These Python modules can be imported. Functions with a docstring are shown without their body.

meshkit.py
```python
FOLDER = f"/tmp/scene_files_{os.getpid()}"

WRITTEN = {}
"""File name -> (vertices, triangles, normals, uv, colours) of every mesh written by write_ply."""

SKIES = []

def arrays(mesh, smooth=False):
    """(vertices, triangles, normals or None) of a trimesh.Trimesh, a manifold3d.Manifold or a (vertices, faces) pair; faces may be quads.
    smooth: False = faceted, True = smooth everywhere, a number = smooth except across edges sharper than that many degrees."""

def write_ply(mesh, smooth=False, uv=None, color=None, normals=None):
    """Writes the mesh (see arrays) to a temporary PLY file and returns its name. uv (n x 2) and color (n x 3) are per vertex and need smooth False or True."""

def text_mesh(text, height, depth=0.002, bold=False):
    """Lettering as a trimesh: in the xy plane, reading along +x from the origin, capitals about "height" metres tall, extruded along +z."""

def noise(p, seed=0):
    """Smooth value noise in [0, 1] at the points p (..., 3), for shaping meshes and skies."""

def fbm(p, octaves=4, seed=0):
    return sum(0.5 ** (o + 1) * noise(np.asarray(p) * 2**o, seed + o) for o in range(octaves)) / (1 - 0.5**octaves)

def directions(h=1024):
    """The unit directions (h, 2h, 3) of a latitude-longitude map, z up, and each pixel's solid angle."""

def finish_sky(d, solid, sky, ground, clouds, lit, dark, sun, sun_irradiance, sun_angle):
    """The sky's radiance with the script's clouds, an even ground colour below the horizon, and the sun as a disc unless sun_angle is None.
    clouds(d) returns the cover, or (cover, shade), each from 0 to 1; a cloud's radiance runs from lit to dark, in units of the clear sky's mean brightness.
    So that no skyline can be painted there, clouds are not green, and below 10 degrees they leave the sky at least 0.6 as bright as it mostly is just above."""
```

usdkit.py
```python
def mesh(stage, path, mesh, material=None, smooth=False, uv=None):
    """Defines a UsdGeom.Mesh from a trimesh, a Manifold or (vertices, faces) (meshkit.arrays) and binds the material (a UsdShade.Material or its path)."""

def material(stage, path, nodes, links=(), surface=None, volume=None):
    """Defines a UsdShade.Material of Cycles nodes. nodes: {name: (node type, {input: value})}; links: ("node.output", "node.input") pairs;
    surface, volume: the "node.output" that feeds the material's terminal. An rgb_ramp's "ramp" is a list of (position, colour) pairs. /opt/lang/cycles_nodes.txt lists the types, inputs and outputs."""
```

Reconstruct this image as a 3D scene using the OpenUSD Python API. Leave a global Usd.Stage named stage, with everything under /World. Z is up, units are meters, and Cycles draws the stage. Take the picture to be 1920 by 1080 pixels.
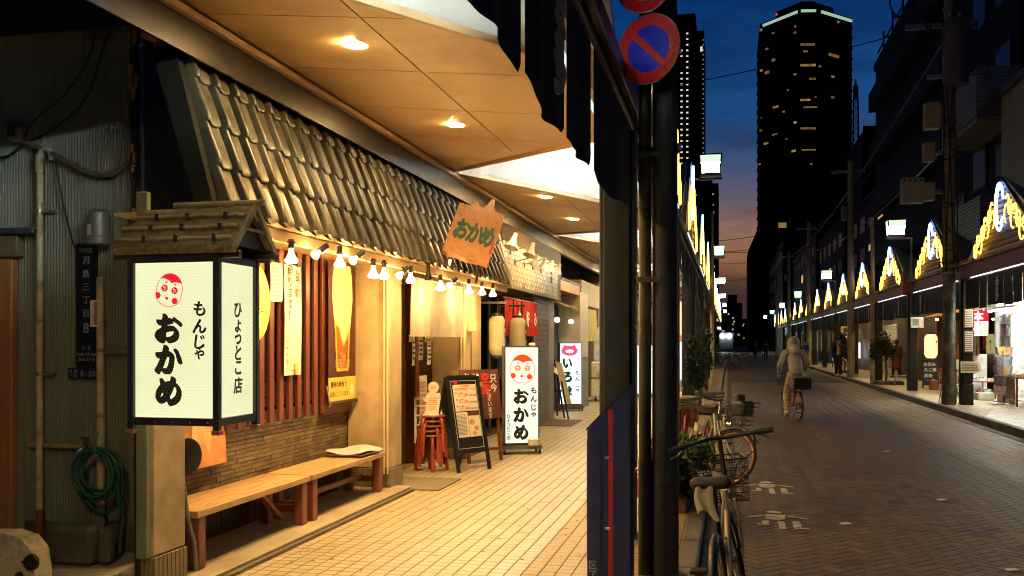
import math, random, glob
import numpy as np, trimesh, shapely, manifold3d
from shapely.geometry import Polygon, Point, LineString, MultiPolygon, box as sbox
from shapely import affinity
from shapely.ops import unary_union
from scipy import ndimage
from PIL import Image, ImageDraw, ImageFont
import usdkit, meshkit
from pxr import Usd, UsdGeom, UsdLux, UsdShade, Gf, Sdf

stage = Usd.Stage.CreateInMemory()
UsdGeom.SetStageUpAxis(stage, UsdGeom.Tokens.z)
UsdGeom.SetStageMetersPerUnit(stage, 1.0)
stage.SetDefaultPrim(UsdGeom.Xform.Define(stage, '/World').GetPrim())
UsdGeom.Scope.Define(stage, '/World/Looks')
R = random.Random(7)

# ------------------------------------------------------------ camera, sky, sun, exposure
FOC, CAMH, VPX, HORY = 1750.0, 1.58, 1365.0, 641.0      # in pixels of the 1920 wide photograph
YAW = math.atan2(VPX - 960, FOC)
cam = UsdGeom.Camera.Define(stage, '/World/camera')
cam.CreateHorizontalApertureAttr(36.0); cam.CreateVerticalApertureAttr(20.25)
cam.CreateFocalLengthAttr(36.0 * FOC / 1920)
cam.CreateVerticalApertureOffsetAttr(36.0 * (HORY - 540) / 1920)
cam.CreateClippingRangeAttr(Gf.Vec2f(0.05, 3000))
cam.AddTranslateOp().Set(Gf.Vec3d(0, 0, CAMH))
cam.AddRotateZOp().Set(math.degrees(YAW))
cam.AddRotateXOp().Set(90)
cam.CreateExposureAttr(0.3)

SUN_ELEV, SUN_ROT = math.radians(-3.2), math.radians(4)   # dusk: the sun has set beyond the end of the street
sky_mat = usdkit.material(stage, '/World/Looks/sky', {
    'sky': ('sky_texture', {'sky_type': 'single_scattering', 'sun_disc': False, 'sun_elevation': math.radians(1.5), 'sun_rotation': SUN_ROT, 'altitude': 50.0, 'air_density': 1.0, 'aerosol_density': 1.2, 'ozone_density': 4.0}),
    'co': ('texture_coordinate', {}),
    'sep': ('separate_xyz', {}),
    'ramp': ('rgb_ramp', {'ramp': [(k, tuple(6.2 * x for x in c)) for k, c in [(0.0, (0.025, 0.018, 0.024)), (0.04, (0.045, 0.028, 0.032)), (0.065, (0.12, 0.055, 0.04)), (0.09, (0.42, 0.19, 0.10)), (0.115, (0.34, 0.18, 0.13)), (0.145, (0.14, 0.12, 0.17)), (0.18, (0.055, 0.095, 0.21)), (0.23, (0.010, 0.080, 0.26)), (0.34, (0.002, 0.055, 0.23)), (0.6, (0.001, 0.02, 0.10)), (1.0, (0.001, 0.008, 0.04))]]}),
    'mp': ('mapping', {'scale': (3.0, 3.0, 17.0)}),
    'cl': ('noise_texture', {'scale': 1.6, 'detail': 5.0, 'roughness': 0.55}),
    'cr': ('rgb_ramp', {'ramp': [(0.0, (0.55, 0.55, 0.6)), (0.42, (0.7, 0.7, 0.74)), (0.6, (1.15, 1.1, 1.08)), (1.0, (1.3, 1.2, 1.15))]}),
    'mul': ('mix_color', {'blend_type': 'multiply', 'fac': 1.0, 'use_clamp': False}),
    'az': ('map_range', {'from_min': -1.0, 'from_max': 1.0, 'to_min': 0.25, 'to_max': 1.0}), 'azm': ('mix_color', {'blend_type': 'multiply', 'fac': 1.0, 'use_clamp': False}),
    'add': ('mix_color', {'blend_type': 'mix', 'fac': 0.985, 'use_clamp': False}),
    'bg': ('background_shader', {'strength': 0.1})},
    [('co.generated', 'sep.vector'), ('sep.z', 'ramp.fac'), ('co.generated', 'mp.vector'), ('mp.vector', 'cl.vector'), ('cl.fac', 'cr.fac'), ('ramp.color', 'mul.a'), ('cr.color', 'mul.b'),
     ('sep.y', 'az.value'), ('az.result', 'azm.b'), ('mul.result', 'azm.a'), ('sky.color', 'add.a'), ('azm.result', 'add.b'), ('add.result', 'bg.color')], surface='bg.background')
dome = UsdLux.DomeLight.Define(stage, '/World/sky')
dome.CreateIntensityAttr(1.0)
UsdShade.MaterialBindingAPI.Apply(dome.GetPrim()).Bind(sky_mat)
dome.GetPrim().SetCustomDataByKey('kind', 'structure')
sun = UsdLux.DistantLight.Define(stage, '/World/sun')      # the last light of the set sun, from the end of the street
sun.CreateNormalizeAttr(True); sun.CreateIntensityAttr(0.002); sun.CreateAngleAttr(12.0); sun.CreateColorAttr(Gf.Vec3f(1.0, 0.6, 0.4))
sun.AddRotateZOp().Set(-4 + 180); sun.AddRotateXOp().Set(88)

# ------------------------------------------------------------ helpers: pixels of the photograph to points on real planes
_s, _c = math.sin(YAW), math.cos(YAW)
def ray(px, py):
    a, b = (px - 960) / FOC, -(py - HORY) / FOC
    return np.array((a * _c - _s, a * _s + _c, b))
def on(px, py, X=None, Y=None, Z=None):
    r = ray(px, py)
    t = X / r[0] if X is not None else Y / r[1] if Y is not None else (Z - CAMH) / r[2]
    return r * t + np.array((0, 0, CAMH))

# ------------------------------------------------------------ mesh builder
def unit(v):
    v = np.asarray(v, float); return v / max(np.linalg.norm(v), 1e-12)
class MB:
    def __init__(self): self.v, self.f, self.n = [], [], 0
    def add(self, v, f):
        v = np.asarray(v, float).reshape(-1, 3); f = np.asarray(f, int)
        if f.shape[1] == 4: f = np.vstack([f[:, [0, 1, 2]], f[:, [0, 2, 3]]])
        self.v.append(v); self.f.append(f + self.n); self.n += len(v); return self
    def tm(self, m, T=None):
        m = meshkit.arrays(m)[:2]; v = np.array(m[0])
        if T is not None: v = v @ T[:3, :3].T + T[:3, 3]
        return self.add(v, m[1])
    def get(self): return np.vstack(self.v), np.vstack(self.f)
    def box(self, x0, x1, y0, y1, z0, z1, b=0.0, rz=0.0, c=None):
        x0, x1 = min(x0, x1), max(x0, x1); y0, y1 = min(y0, y1), max(y0, y1); z0, z1 = min(z0, z1), max(z0, z1)
        if b <= 0:
            v = np.array([(x, y, z) for x in (x0, x1) for y in (y0, y1) for z in (z0, z1)], float)
            f = np.array([(0, 1, 3, 2), (4, 6, 7, 5), (0, 4, 5, 1), (2, 3, 7, 6), (0, 2, 6, 4), (1, 5, 7, 3)])
        else:
            b = min(b, (x1 - x0) * .45, (y1 - y0) * .45, (z1 - z0) * .45)
            pts = []
            for x in (0, 1):
                for y in (0, 1):
                    for z in (0, 1):
                        X, Y, Z = (x0, x1)[x], (y0, y1)[y], (z0, z1)[z]; sx, sy, sz = (b, -b)[x], (b, -b)[y], (b, -b)[z]
                        pts += [(X, Y + sy, Z + sz), (X + sx, Y, Z + sz), (X + sx, Y + sy, Z)]
            h = trimesh.convex.convex_hull(np.array(pts)); v, f = h.vertices, h.faces
        if rz:
            cx, cy = ((x0 + x1) / 2, (y0 + y1) / 2) if c is None else c[:2]
            d = v[:, :2] - (cx, cy); cs, sn = math.cos(rz), math.sin(rz)
            v = np.column_stack([cx + d[:, 0] * cs - d[:, 1] * sn, cy + d[:, 0] * sn + d[:, 1] * cs, v[:, 2]])
        return self.add(v, f)
    def bar(self, p0, p1, w, d, up=(0, 0, 1), b=0.0):
        """a rectangular bar from p0 to p1, w wide across, d along up"""
        p0, p1 = np.array(p0, float), np.array(p1, float); a = p1 - p0; L = np.linalg.norm(a); a = a / L
        s = np.cross(a, up)
        s = unit(s) if np.linalg.norm(s) > 1e-6 else np.array((1.0, 0, 0))
        u = np.cross(s, a)
        m = MB().box(0, L, -w / 2, w / 2, -d / 2, d / 2, b); v, f = m.get()
        return self.add(p0 + v[:, :1] * a + v[:, 1:2] * s * -1 + v[:, 2:] * u, f[:, ::1])
    def tube(self, pts, r, n=8, closed=False, caps=True):
        p = np.asarray(pts, float); k = len(p); r = np.broadcast_to(np.asarray(r, float), (k,))
        t = np.roll(p, -1, 0) - np.roll(p, 1, 0) if closed else np.gradient(p, axis=0)
        t /= np.maximum(np.linalg.norm(t, axis=1, keepdims=True), 1e-12)
        u = np.cross(t[0], (0, 0, 1.0))
        if np.linalg.norm(u) < 1e-3: u = np.array((1.0, 0, 0))
        us = []
        for i in range(k):
            u = u - t[i] * (u @ t[i]); u = unit(u); us.append(u)
        us = np.array(us); ws = np.cross(t, us); a = np.arange(n) * 2 * np.pi / n
        v = (p[:, None] + r[:, None, None] * (np.cos(a)[None, :, None] * us[:, None] + np.sin(a)[None, :, None] * ws[:, None])).reshape(-1, 3)
        f = []
        for i in range(k if closed else k - 1):
            j = (i + 1) % k
            for q in range(n):
                q2 = (q + 1) % n; f.append((i * n + q, i * n + q2, j * n + q2, j * n + q))
        f = np.array(f); f = np.vstack([f[:, [0, 1, 2]], f[:, [0, 2, 3]]])
        if caps and not closed:
            v = np.vstack([v, p[0], p[-1]]); m = k * n
            c = [(m, (q + 1) % n, q) for q in range(n)] + [(m + 1, (k - 1) * n + q, (k - 1) * n + (q + 1) % n) for q in range(n)]
            f = np.vstack([f, c])
        return self.add(v, f)
    def cyl(self, p0, p1, r0, r1=None, n=12): return self.tube([p0, p1], [r0, r0 if r1 is None else r1], n)
    def lathe(self, prof, c=(0, 0, 0), n=20, axis=(0, 0, 1)):
        prof = np.asarray(prof, float); a = np.arange(n) * 2 * np.pi / n; ax = unit(axis)
        u = np.cross(ax, (0, 1.0, 0)) if abs(ax[1]) < .9 else np.cross(ax, (1.0, 0, 0)); u = unit(u); w = np.cross(ax, u)
        v = (np.asarray(c) + prof[:, None, 1:2] * ax + prof[:, None, :1] * (np.cos(a)[None, :, None] * u + np.sin(a)[None, :, None] * w)).reshape(-1, 3)
        f = [(i * n + q, i * n + (q + 1) % n, (i + 1) * n + (q + 1) % n, (i + 1) * n + q) for i in range(len(prof) - 1) for q in range(n)]
        return self.add(v, f)
    def ext(self, poly, depth, o=(0, 0, 0), ax=(1, 0, 0), ay=(0, 0, 1)):
        """a flat outline (shapely) in the frame o, ax, ay, thickened by depth towards cross(ax, ay)"""
        ax, ay = np.asarray(ax, float), np.asarray(ay, float); az = np.cross(ax, ay)
        for g in getattr(poly, 'geoms', [poly]):
            if g.is_empty or g.geom_type != 'Polygon' or g.area < 1e-9: continue
            try: m = trimesh.creation.extrude_polygon(g, depth, engine='earcut')
            except Exception: continue
            v = m.vertices
            self.add(np.asarray(o) + v[:, :1] * ax + v[:, 1:2] * ay + v[:, 2:] * az, m.faces)
        return self
    def quad(self, a, b, c, d): return self.add([a, b, c, d], [(0, 1, 2, 3)])
    def slab(self, pts, t):
        """a convex flat polygon pts (3-D) thickened by the vector t"""
        p = np.asarray(pts, float); k = len(p); q = p + np.asarray(t, float)
        f = [(0, i, i + 1) for i in range(1, k - 1)] + [(k, k + i + 1, k + i) for i in range(1, k - 1)]
        for i in range(k):
            j = (i + 1) % k; f += [(i, k + i, k + j), (i, k + j, j)]
        return self.add(np.vstack([p, q]), f)
    def grid(self, P):
        """a sheet through the points P (m, n, 3)"""
        m, n = P.shape[:2]; i = np.arange(m * n).reshape(m, n)
        return self.add(P.reshape(-1, 3), np.stack([i[:-1, :-1], i[1:, :-1], i[1:, 1:], i[:-1, 1:]], -1).reshape(-1, 4))
    def sph(self, c, r, sub=2, s=(1, 1, 1)):
        m = trimesh.creation.icosphere(sub, 1.0); return self.add(np.asarray(c) + m.vertices * r * np.asarray(s), m.faces)
    def move(self, d):
        d = np.asarray(d, float); self.v = [x + d for x in self.v]; return self

# ------------------------------------------------------------ things, parts
_used = {}
def numbered(parent, name):
    k = _used.get((parent, name), 0); _used[(parent, name)] = k + 1
    return f'{parent}/{name}' if k == 0 else f'{parent}/{name}_{k:03d}'
def say(prim, **kw):
    for k, v in kw.items():
        if v: prim.SetCustomDataByKey(k, v)
class Thing:
    """a top-level object; its parts are given in world coordinates (or about origin, if that is given)"""
    def __init__(self, name, label=None, cat=None, group=None, kind=None, origin=None, rz=0.0, at=None):
        self.name, self.info, self.origin, self.rz, self.at, self.parts = name, dict(label=label, category=cat, group=group, kind=kind), origin, rz, at, []
    def part(self, name, mb, mat, parent=None, smooth=False, label=None, kind=None):
        v, f = mb.get() if isinstance(mb, MB) else meshkit.arrays(mb)[:2]
        self.parts.append([name, np.asarray(v, float), f, mat, parent, smooth, label, kind]); return len(self.parts) - 1
    def done(self):
        allv = np.vstack([p[1] for p in self.parts]); lo, hi = allv.min(0), allv.max(0)
        o = np.array(((lo[0] + hi[0]) / 2, (lo[1] + hi[1]) / 2, lo[2])) if self.origin is None else np.asarray(self.origin, float)
        self.o = o; loc = o if self.at is None else np.asarray(self.at, float); self.loc = loc
        path = self.path = numbered('/World', self.name)
        def put(prim):
            x = UsdGeom.Xformable(prim); x.AddTranslateOp().Set(Gf.Vec3d(*map(float, loc)))
            if self.rz: x.AddRotateZOp().Set(math.degrees(self.rz))
        if len(self.parts) == 1:
            n, v, f, mat, _, sm, _, _ = self.parts[0]
            m = usdkit.mesh(stage, path, (v - o, f), mat, smooth=sm); put(m.GetPrim()); say(m.GetPrim(), **self.info)
        else:
            x = UsdGeom.Xform.Define(stage, path); put(x.GetPrim()); say(x.GetPrim(), **self.info)
            paths = []
            for n, v, f, mat, par, sm, lb, kd in self.parts:
                pp = numbered(path if par is None else paths[par], n); paths.append(pp)
                m = usdkit.mesh(stage, pp, (v - o, f), mat, smooth=sm); say(m.GetPrim(), label=lb, kind=kd)
        return self
    def copy(self, loc, rz=None, label=None, group=None, cat=None):
        path = numbered('/World', self.name); prim = stage.DefinePrim(path, stage.GetPrimAtPath(self.path).GetTypeName())
        prim.GetReferences().AddInternalReference(self.path); x = UsdGeom.Xformable(prim)
        x.ClearXformOpOrder()
        for op in ('xformOp:translate', 'xformOp:rotateZ'): pass
        t = prim.GetAttribute('xformOp:translate')
        ops = []
        tr = x.AddTranslateOp(opSuffix='here'); tr.Set(Gf.Vec3d(*map(float, loc))); ops.append(tr)
        if rz is not None and abs(rz) > 1e-9:
            ro = x.AddRotateZOp(opSuffix='here'); ro.Set(math.degrees(rz)); ops.append(ro)
        x.SetXformOpOrder(ops)
        prim.SetInstanceable(len(self.parts) > 1)
        say(prim, label=label or self.info['label'], category=cat or self.info['category'], group=group or self.info['group'])
        return prim
def solo(name, mb, mat, label=None, cat=None, group=None, kind=None, smooth=False):
    t = Thing(name, label, cat, group, kind); t.part(name, mb, mat, smooth=smooth); return t.done()

def limbs(segs, edge=.03, it=8, smooth=True):
    """one continuous surface round the given bones (p0, r0, p1, r1)"""
    parts = []
    for p0, r0, p1, r1 in segs:
        a = trimesh.creation.icosphere(2, 1.0).vertices; pts = np.vstack([np.asarray(p0) + a * r0, np.asarray(p1) + a * r1]); parts.append(manifold3d.Manifold.hull_points(pts.astype(np.float64)))
    m = manifold3d.Manifold.batch_boolean(parts, manifold3d.OpType.Add).refine_to_length(edge).to_mesh(); tm = trimesh.Trimesh(m.vert_properties[:, :3], m.tri_verts, process=True)
    if smooth: trimesh.smoothing.filter_taubin(tm, lamb=.5, nu=.53, iterations=it)
    return tm.vertices, tm.faces

# ------------------------------------------------------------ lettering
_FONT = {}
def font(size):
    if size not in _FONT: _FONT[size] = ImageFont.truetype(glob.glob('/opt/blender-*/*/datafiles/fonts/Noto Sans CJK*.woff2')[0], size)
    return _FONT[size]
_GL = {}
def glyph(ch, bold=0.0, brush=0.0):
    """one character as an outline in the unit em square (0..1, baseline at the bottom); brush adds a slanted nib"""
    key = (ch, bold, brush)
    if key in _GL: return _GL[key]
    S, pad = 100, 24
    im = Image.new('L', (S + 2 * pad, S + 2 * pad)); ImageDraw.Draw(im).text((pad + S / 2, pad + S * .88), ch, 255, font(S), anchor='ms')
    a = np.asarray(im) > 127
    if bold or brush:
        yy, xx = np.mgrid[-14:15, -14:15].astype(float)
        if brush:   # a nib: long across one diagonal, thin across the other
            p, q = (xx + yy) / 2 ** .5, (xx - yy) / 2 ** .5
            k = (p / max(brush, .6)) ** 2 + (q / max(bold, .6)) ** 2 <= 1
        else: k = xx ** 2 + yy ** 2 <= bold ** 2
        a = ndimage.binary_dilation(a, k)
    on_ = np.pad(a, ((0, 0), (1, 1))).astype(np.int8)
    rows, st = np.nonzero(np.diff(on_, axis=1) == 1); en = np.nonzero(np.diff(on_, axis=1) == -1)[1]
    if len(rows) == 0: _GL[key] = Polygon(); return _GL[key]
    sh = shapely.union_all(shapely.box(st, -rows - 1, en, -rows)).buffer(.6).buffer(-.6).simplify(.75)
    g = affinity.affine_transform(sh, [1 / S, 0, 0, 1 / S, -pad / S, (pad + S) / S])
    _GL[key] = g; return g
def write(s, size, vertical=False, bold=0.0, brush=0.0, gap=None, shear=0.0, sx=1.0, center=True):
    """a line of writing as one outline, about (0, 0) or from it"""
    out, x, y = [], 0.0, 0.0
    for ch in s:
        w = (.56 if ord(ch) < 0x250 else 1.0)
        if ch == ' ': x, y = (x, y - .5) if vertical else (x + .4, y); continue
        g = glyph(ch, bold, brush)
        if not g.is_empty:
            if vertical and ord(ch) < 0x250: g = affinity.translate(g, 0, 0)
            out.append(affinity.translate(g, x - ((1 - w) / 2 if not vertical else 0), y))
        if vertical: y -= 1.0 if gap is None else gap
        else: x += w if gap is None else gap * w
    if not out: return Polygon()
    u = unary_union(out)
    if shear: u = affinity.affine_transform(u, [1, shear, 0, 1, 0, 0])
    u = affinity.scale(u, size * sx, size, origin=(0, 0))
    if center:
        b = u.bounds; u = affinity.translate(u, -(b[0] + b[2]) / 2, -(b[1] + b[3]) / 2)
    return u
def scribble(w, h, rows, rng, fill=.8):
    """rows of small unreadable print, as thin dashes"""
    out = []
    for i in range(rows):
        y = h / 2 - (i + .5) * h / rows; x = -w / 2
        while x < w / 2 * fill:
            L = rng.uniform(.03, .12) * w; out.append(sbox(x, y - h / rows * .2, min(x + L, w / 2), y + h / rows * .2)); x += L + .02 * w
    return unary_union(out)
XP, YP, ZP = np.eye(3)
FX = (YP, ZP)       # a face that looks along +x (left side of the street)
FY = (XP, ZP)       # a face that looks along -y (towards the camera)
FW = (-YP, ZP)      # a face that looks along -x (right side of the street)
# ------------------------------------------------------------ materials
_M = {}
def mat(name, col, rough=.6, var=.12, scale=6.0, bump=0.0, bscale=40.0, metal=0.0, spec=.5, stretch=(1, 1, 1), dirt=None, dirts=1.5, island=0.0, coat=0.0, transl=0.0):
    """a painted or natural surface: base colour with noise, optional dirt patches, fine bump"""
    if name in _M: return _M[name]
    c = np.array(col, float)
    n = {'co': ('texture_coordinate', {}), 'mp': ('mapping', {'scale': tuple(map(float, stretch))}),
         'nz': ('noise_texture', {'scale': float(scale), 'detail': 5.0, 'roughness': .6}),
         'rp': ('rgb_ramp', {'ramp': [(.25, tuple(np.clip(c * (1 - 2 * var), 0, 1))), (.5, tuple(c)), (.75, tuple(np.clip(c * (1 + 1.6 * var), 0, 1)))]}),
         'rr': ('map_range', {'from_min': .2, 'from_max': .8, 'to_min': max(rough - .1, .02), 'to_max': min(rough + .12, 1)}),
         'p': ('principled_bsdf', {'roughness': float(rough), 'metallic': float(metal), 'specular_ior_level': float(spec), 'coat_weight': float(coat)})}
    l = [('co.object', 'mp.vector'), ('mp.vector', 'nz.vector'), ('nz.fac', 'rp.fac'), ('nz.fac', 'rr.value'), ('rr.result', 'p.roughness')]
    out = 'rp.color'
    if island:
        n['ge'] = ('geometry', {}); n['ir'] = ('map_range', {'to_min': 1 - island, 'to_max': 1 + island}); n['iv'] = ('hsv', {})
        l += [('ge.random_per_island', 'ir.value'), ('ir.result', 'iv.value'), (out, 'iv.color')]; out = 'iv.color'
    if dirt is not None:
        n['dz'] = ('noise_texture', {'scale': float(dirts), 'detail': 8.0, 'roughness': .7}); n['dr'] = ('rgb_ramp', {'ramp': [(.48, (0, 0, 0)), (.68, (1, 1, 1))]})
        n['dm'] = ('mix_color', {'blend_type': 'mix', 'b': tuple(map(float, dirt))})
        l += [('mp.vector', 'dz.vector'), ('dz.fac', 'dr.fac'), ('dr.color', 'dm.fac'), (out, 'dm.a')]; out = 'dm.result'
    l.append((out, 'p.base_color'))
    if bump:
        n['bz'] = ('noise_texture', {'scale': float(bscale), 'detail': 4.0}); n['bp'] = ('bump', {'strength': float(bump), 'distance': .01})
        l += [('mp.vector', 'bz.vector'), ('bz.fac', 'bp.height'), ('bp.normal', 'p.normal')]
    s = 'p.BSDF'
    if transl:
        n['tr'] = ('translucent_bsdf', {}); n['mx'] = ('mix_closure', {'fac': float(transl)})
        l += [(out, 'tr.color'), ('p.BSDF', 'mx.closure1'), ('tr.BSDF', 'mx.closure2')]; s = 'mx.closure'
    _M[name] = usdkit.material(stage, '/World/Looks/' + name, n, l, surface=s); return _M[name]
def wood(name, col, dark, axis='z', scale=3.0, rough=.5, grain=14.0):
    if name in _M: return _M[name]
    st = {'x': (.35, grain / 3, grain / 3), 'y': (grain / 3, .35, grain / 3), 'z': (grain / 3, grain / 3, .35)}[axis]
    n = {'co': ('texture_coordinate', {}), 'mp': ('mapping', {'scale': st}), 'oi': ('object_info', {}), 'ad': ('vector_math', {'math_type': 'add'}),
         'nz': ('noise_texture', {'scale': float(scale), 'detail': 6.0, 'roughness': .65, 'distortion': .6}),
         'rp': ('rgb_ramp', {'ramp': [(.3, tuple(dark)), (.5, tuple(col)), (.62, tuple(np.array(col) * .8)), (.8, tuple(np.clip(np.array(col) * 1.25, 0, 1)))]}),
         'bp': ('bump', {'strength': .5, 'distance': .004}), 'hv': ('hsv', {}), 'mr': ('map_range', {'to_min': .78, 'to_max': 1.2}),
         'p': ('principled_bsdf', {'roughness': float(rough)})}
    _M[name] = usdkit.material(stage, '/World/Looks/' + name, n, [('co.object', 'ad.vector1'), ('oi.location', 'ad.vector2'), ('ad.vector', 'mp.vector'), ('mp.vector', 'nz.vector'), ('nz.fac', 'rp.fac'), ('rp.color', 'hv.color'), ('oi.random', 'mr.value'), ('mr.result', 'hv.value'), ('hv.color', 'p.base_color'), ('nz.fac', 'bp.height'), ('bp.normal', 'p.normal')], surface='p.BSDF')
    return _M[name]
def glow(name, col, k, var=0.0, scale=8.0):
    if name in _M: return _M[name]
    n = {'e': ('emission', {'color': tuple(map(float, col)), 'strength': float(k)})}; l = []
    if var:
        n['co'] = ('texture_coordinate', {}); n['nz'] = ('noise_texture', {'scale': float(scale), 'detail': 3.0})
        c = np.array(col, float); n['rp'] = ('rgb_ramp', {'ramp': [(.3, tuple(c * (1 - var))), (.7, tuple(c * (1 + var)))]})
        l = [('co.object', 'nz.vector'), ('nz.fac', 'rp.fac'), ('rp.color', 'e.color')]
    _M[name] = usdkit.material(stage, '/World/Looks/' + name, n, l, surface='e.emission'); return _M[name]
def pane(name, tint=(1, 1, 1), rough=.02):
    if name in _M: return _M[name]
    n = {'t': ('transparent_bsdf', {'color': tint}), 'g': ('glossy_bsdf', {'roughness': rough, 'color': (.9, .9, .9)}), 'f': ('fresnel', {'IOR': 1.5}), 'm': ('mix_closure', {})}
    _M[name] = usdkit.material(stage, '/World/Looks/' + name, n, [('f.fac', 'm.fac'), ('t.BSDF', 'm.closure1'), ('g.BSDF', 'm.closure2')], surface='m.closure'); return _M[name]
WARM = (1.0, .58, .19); AMBER = (1.0, .62, .23); COOL = (.86, 1.0, .90); NEONB = (.16, .32, 1.0); NEONY = (1.0, .72, .12)
K_BULB, K_DOWN = 700.0, 1150.0
bulb_g = glow('bulb_light', WARM, K_BULB); down_g = glow('downlight_glow', AMBER, K_DOWN)
spot_g = glow('spot_glow', WARM, 400.0)
sign_g = glow('sign_panel_light', (.97, .96, .56), .82, .05, 2.2); sign2_g = glow('lightbox_panel_light', (.95, 1.0, .80), .85)
tube_g = glow('white_tube_light', (.9, 1.0, .93), 420.0); shop_g = glow('shop_tube_light', (.9, 1.0, .97), 330.0)
blue_g = glow('neon_blue', (.14, .30, 1.0), 8.0); yel_g = glow('neon_yellow', (1.0, .56, .08), 3.6)
lamp_g = glow('lamp_glass_light', (.90, 1.0, .80), 7.0); lampgreen_g = glow('lamp_glass_green', (.40, 1.0, .45), 2.2)
plant_g = glow('paper_lantern_light', (1.0, .86, .34), 1.25)
m_tile = mat('pavement_tile', (.43, .375, .255), .42, .16, 9, .05, 120, island=.12, dirt=(.33, .265, .16), dirts=1.1)
m_tile2 = mat('pavement_tile_ochre', (.35, .265, .135), .42, .16, 9, .05, 120, island=.08, dirt=(.27, .19, .1), dirts=.9)
m_tile3 = mat('pavement_tile_pale', (.42, .41, .31), .42, .12, 9, .05, 120, island=.06)
m_grout = mat('grout', (.12, .08, .035), .85, .2, 20)
m_brick = mat('road_brick', (.105, .070, .026), .56, .25, 5, .25, 90, island=.25, dirt=(.055, .045, .035), dirts=.55)
m_brickd = mat('road_brick_dark', (.055, .045, .038), .62, .25, 5, .25, 90, island=.2)
m_bricko = mat('road_brick_orange', (.17, .10, .035), .6, .2, 5, .25, 90, island=.2)
m_asph = mat('asphalt', (.04, .036, .032), .8, .3, 12, .3, 80)
m_conc = mat('concrete', (.24, .22, .18), .75, .18, 5, .2, 60, dirt=(.12, .1, .08))
m_concd = mat('concrete_dark', (.09, .085, .075), .8, .2, 5, .2, 60, dirt=(.05, .045, .04))
m_white = mat('white_paint', (.72, .71, .66), .55, .12, 8, dirt=(.45, .42, .36), dirts=3)
m_black = mat('black_paint', (.012, .012, .013), .4, .2, 10)
m_blackc = mat('black_cloth', (.006, .006, .008), .9, .2, 30, .1, 200)
m_corr = mat('corrugated_metal', (.20, .235, .185), .36, .15, 3, .03, 60, spec=.6, stretch=(1, 1, .15), dirt=(.15, .16, .12), dirts=1.2)
m_tan = mat('soffit_panel', (.54, .35, .155), .5, .06, 2, .03, 60, dirt=(.38, .22, .08), dirts=.7)
m_tand = mat('soffit_trim', (.42, .27, .14), .5, .1, 5)
m_plas = mat('tan_plaster', (.40, .31, .18), .7, .1, 4, .15, 70, dirt=(.25, .17, .085), dirts=1.3)
m_basetile = mat('base_tile_olive', (.20, .16, .085), .45, .2, 7, .05, 60, island=.15)
m_roof = mat('roof_tile_glaze', (.052, .046, .024), .40, .3, 6, .05, 40, spec=.5, dirt=(.09, .08, .06), dirts=3)
m_lead = mat('grey_flashing', (.20, .20, .16), .45, .15, 6, .05, metal=.3)
m_red = wood('red_lattice_wood', (.15, .038, .014), (.06, .014, .006), 'z', 3.0, .38)
m_woodb = wood('bench_wood', (.40, .25, .115), (.17, .08, .028), 'y', 8.0, .45, 10)
m_woodr = wood('bench_leg_wood', (.24, .078, .030), (.11, .034, .013), 'z', 3.0, .45)
m_woodd = wood('door_wood', (.36, .17, .06), (.17, .075, .025), 'x', 2.0, .5)
m_dark = mat('dark_wood', (.035, .02, .012), .5, .3, 8)
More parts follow.
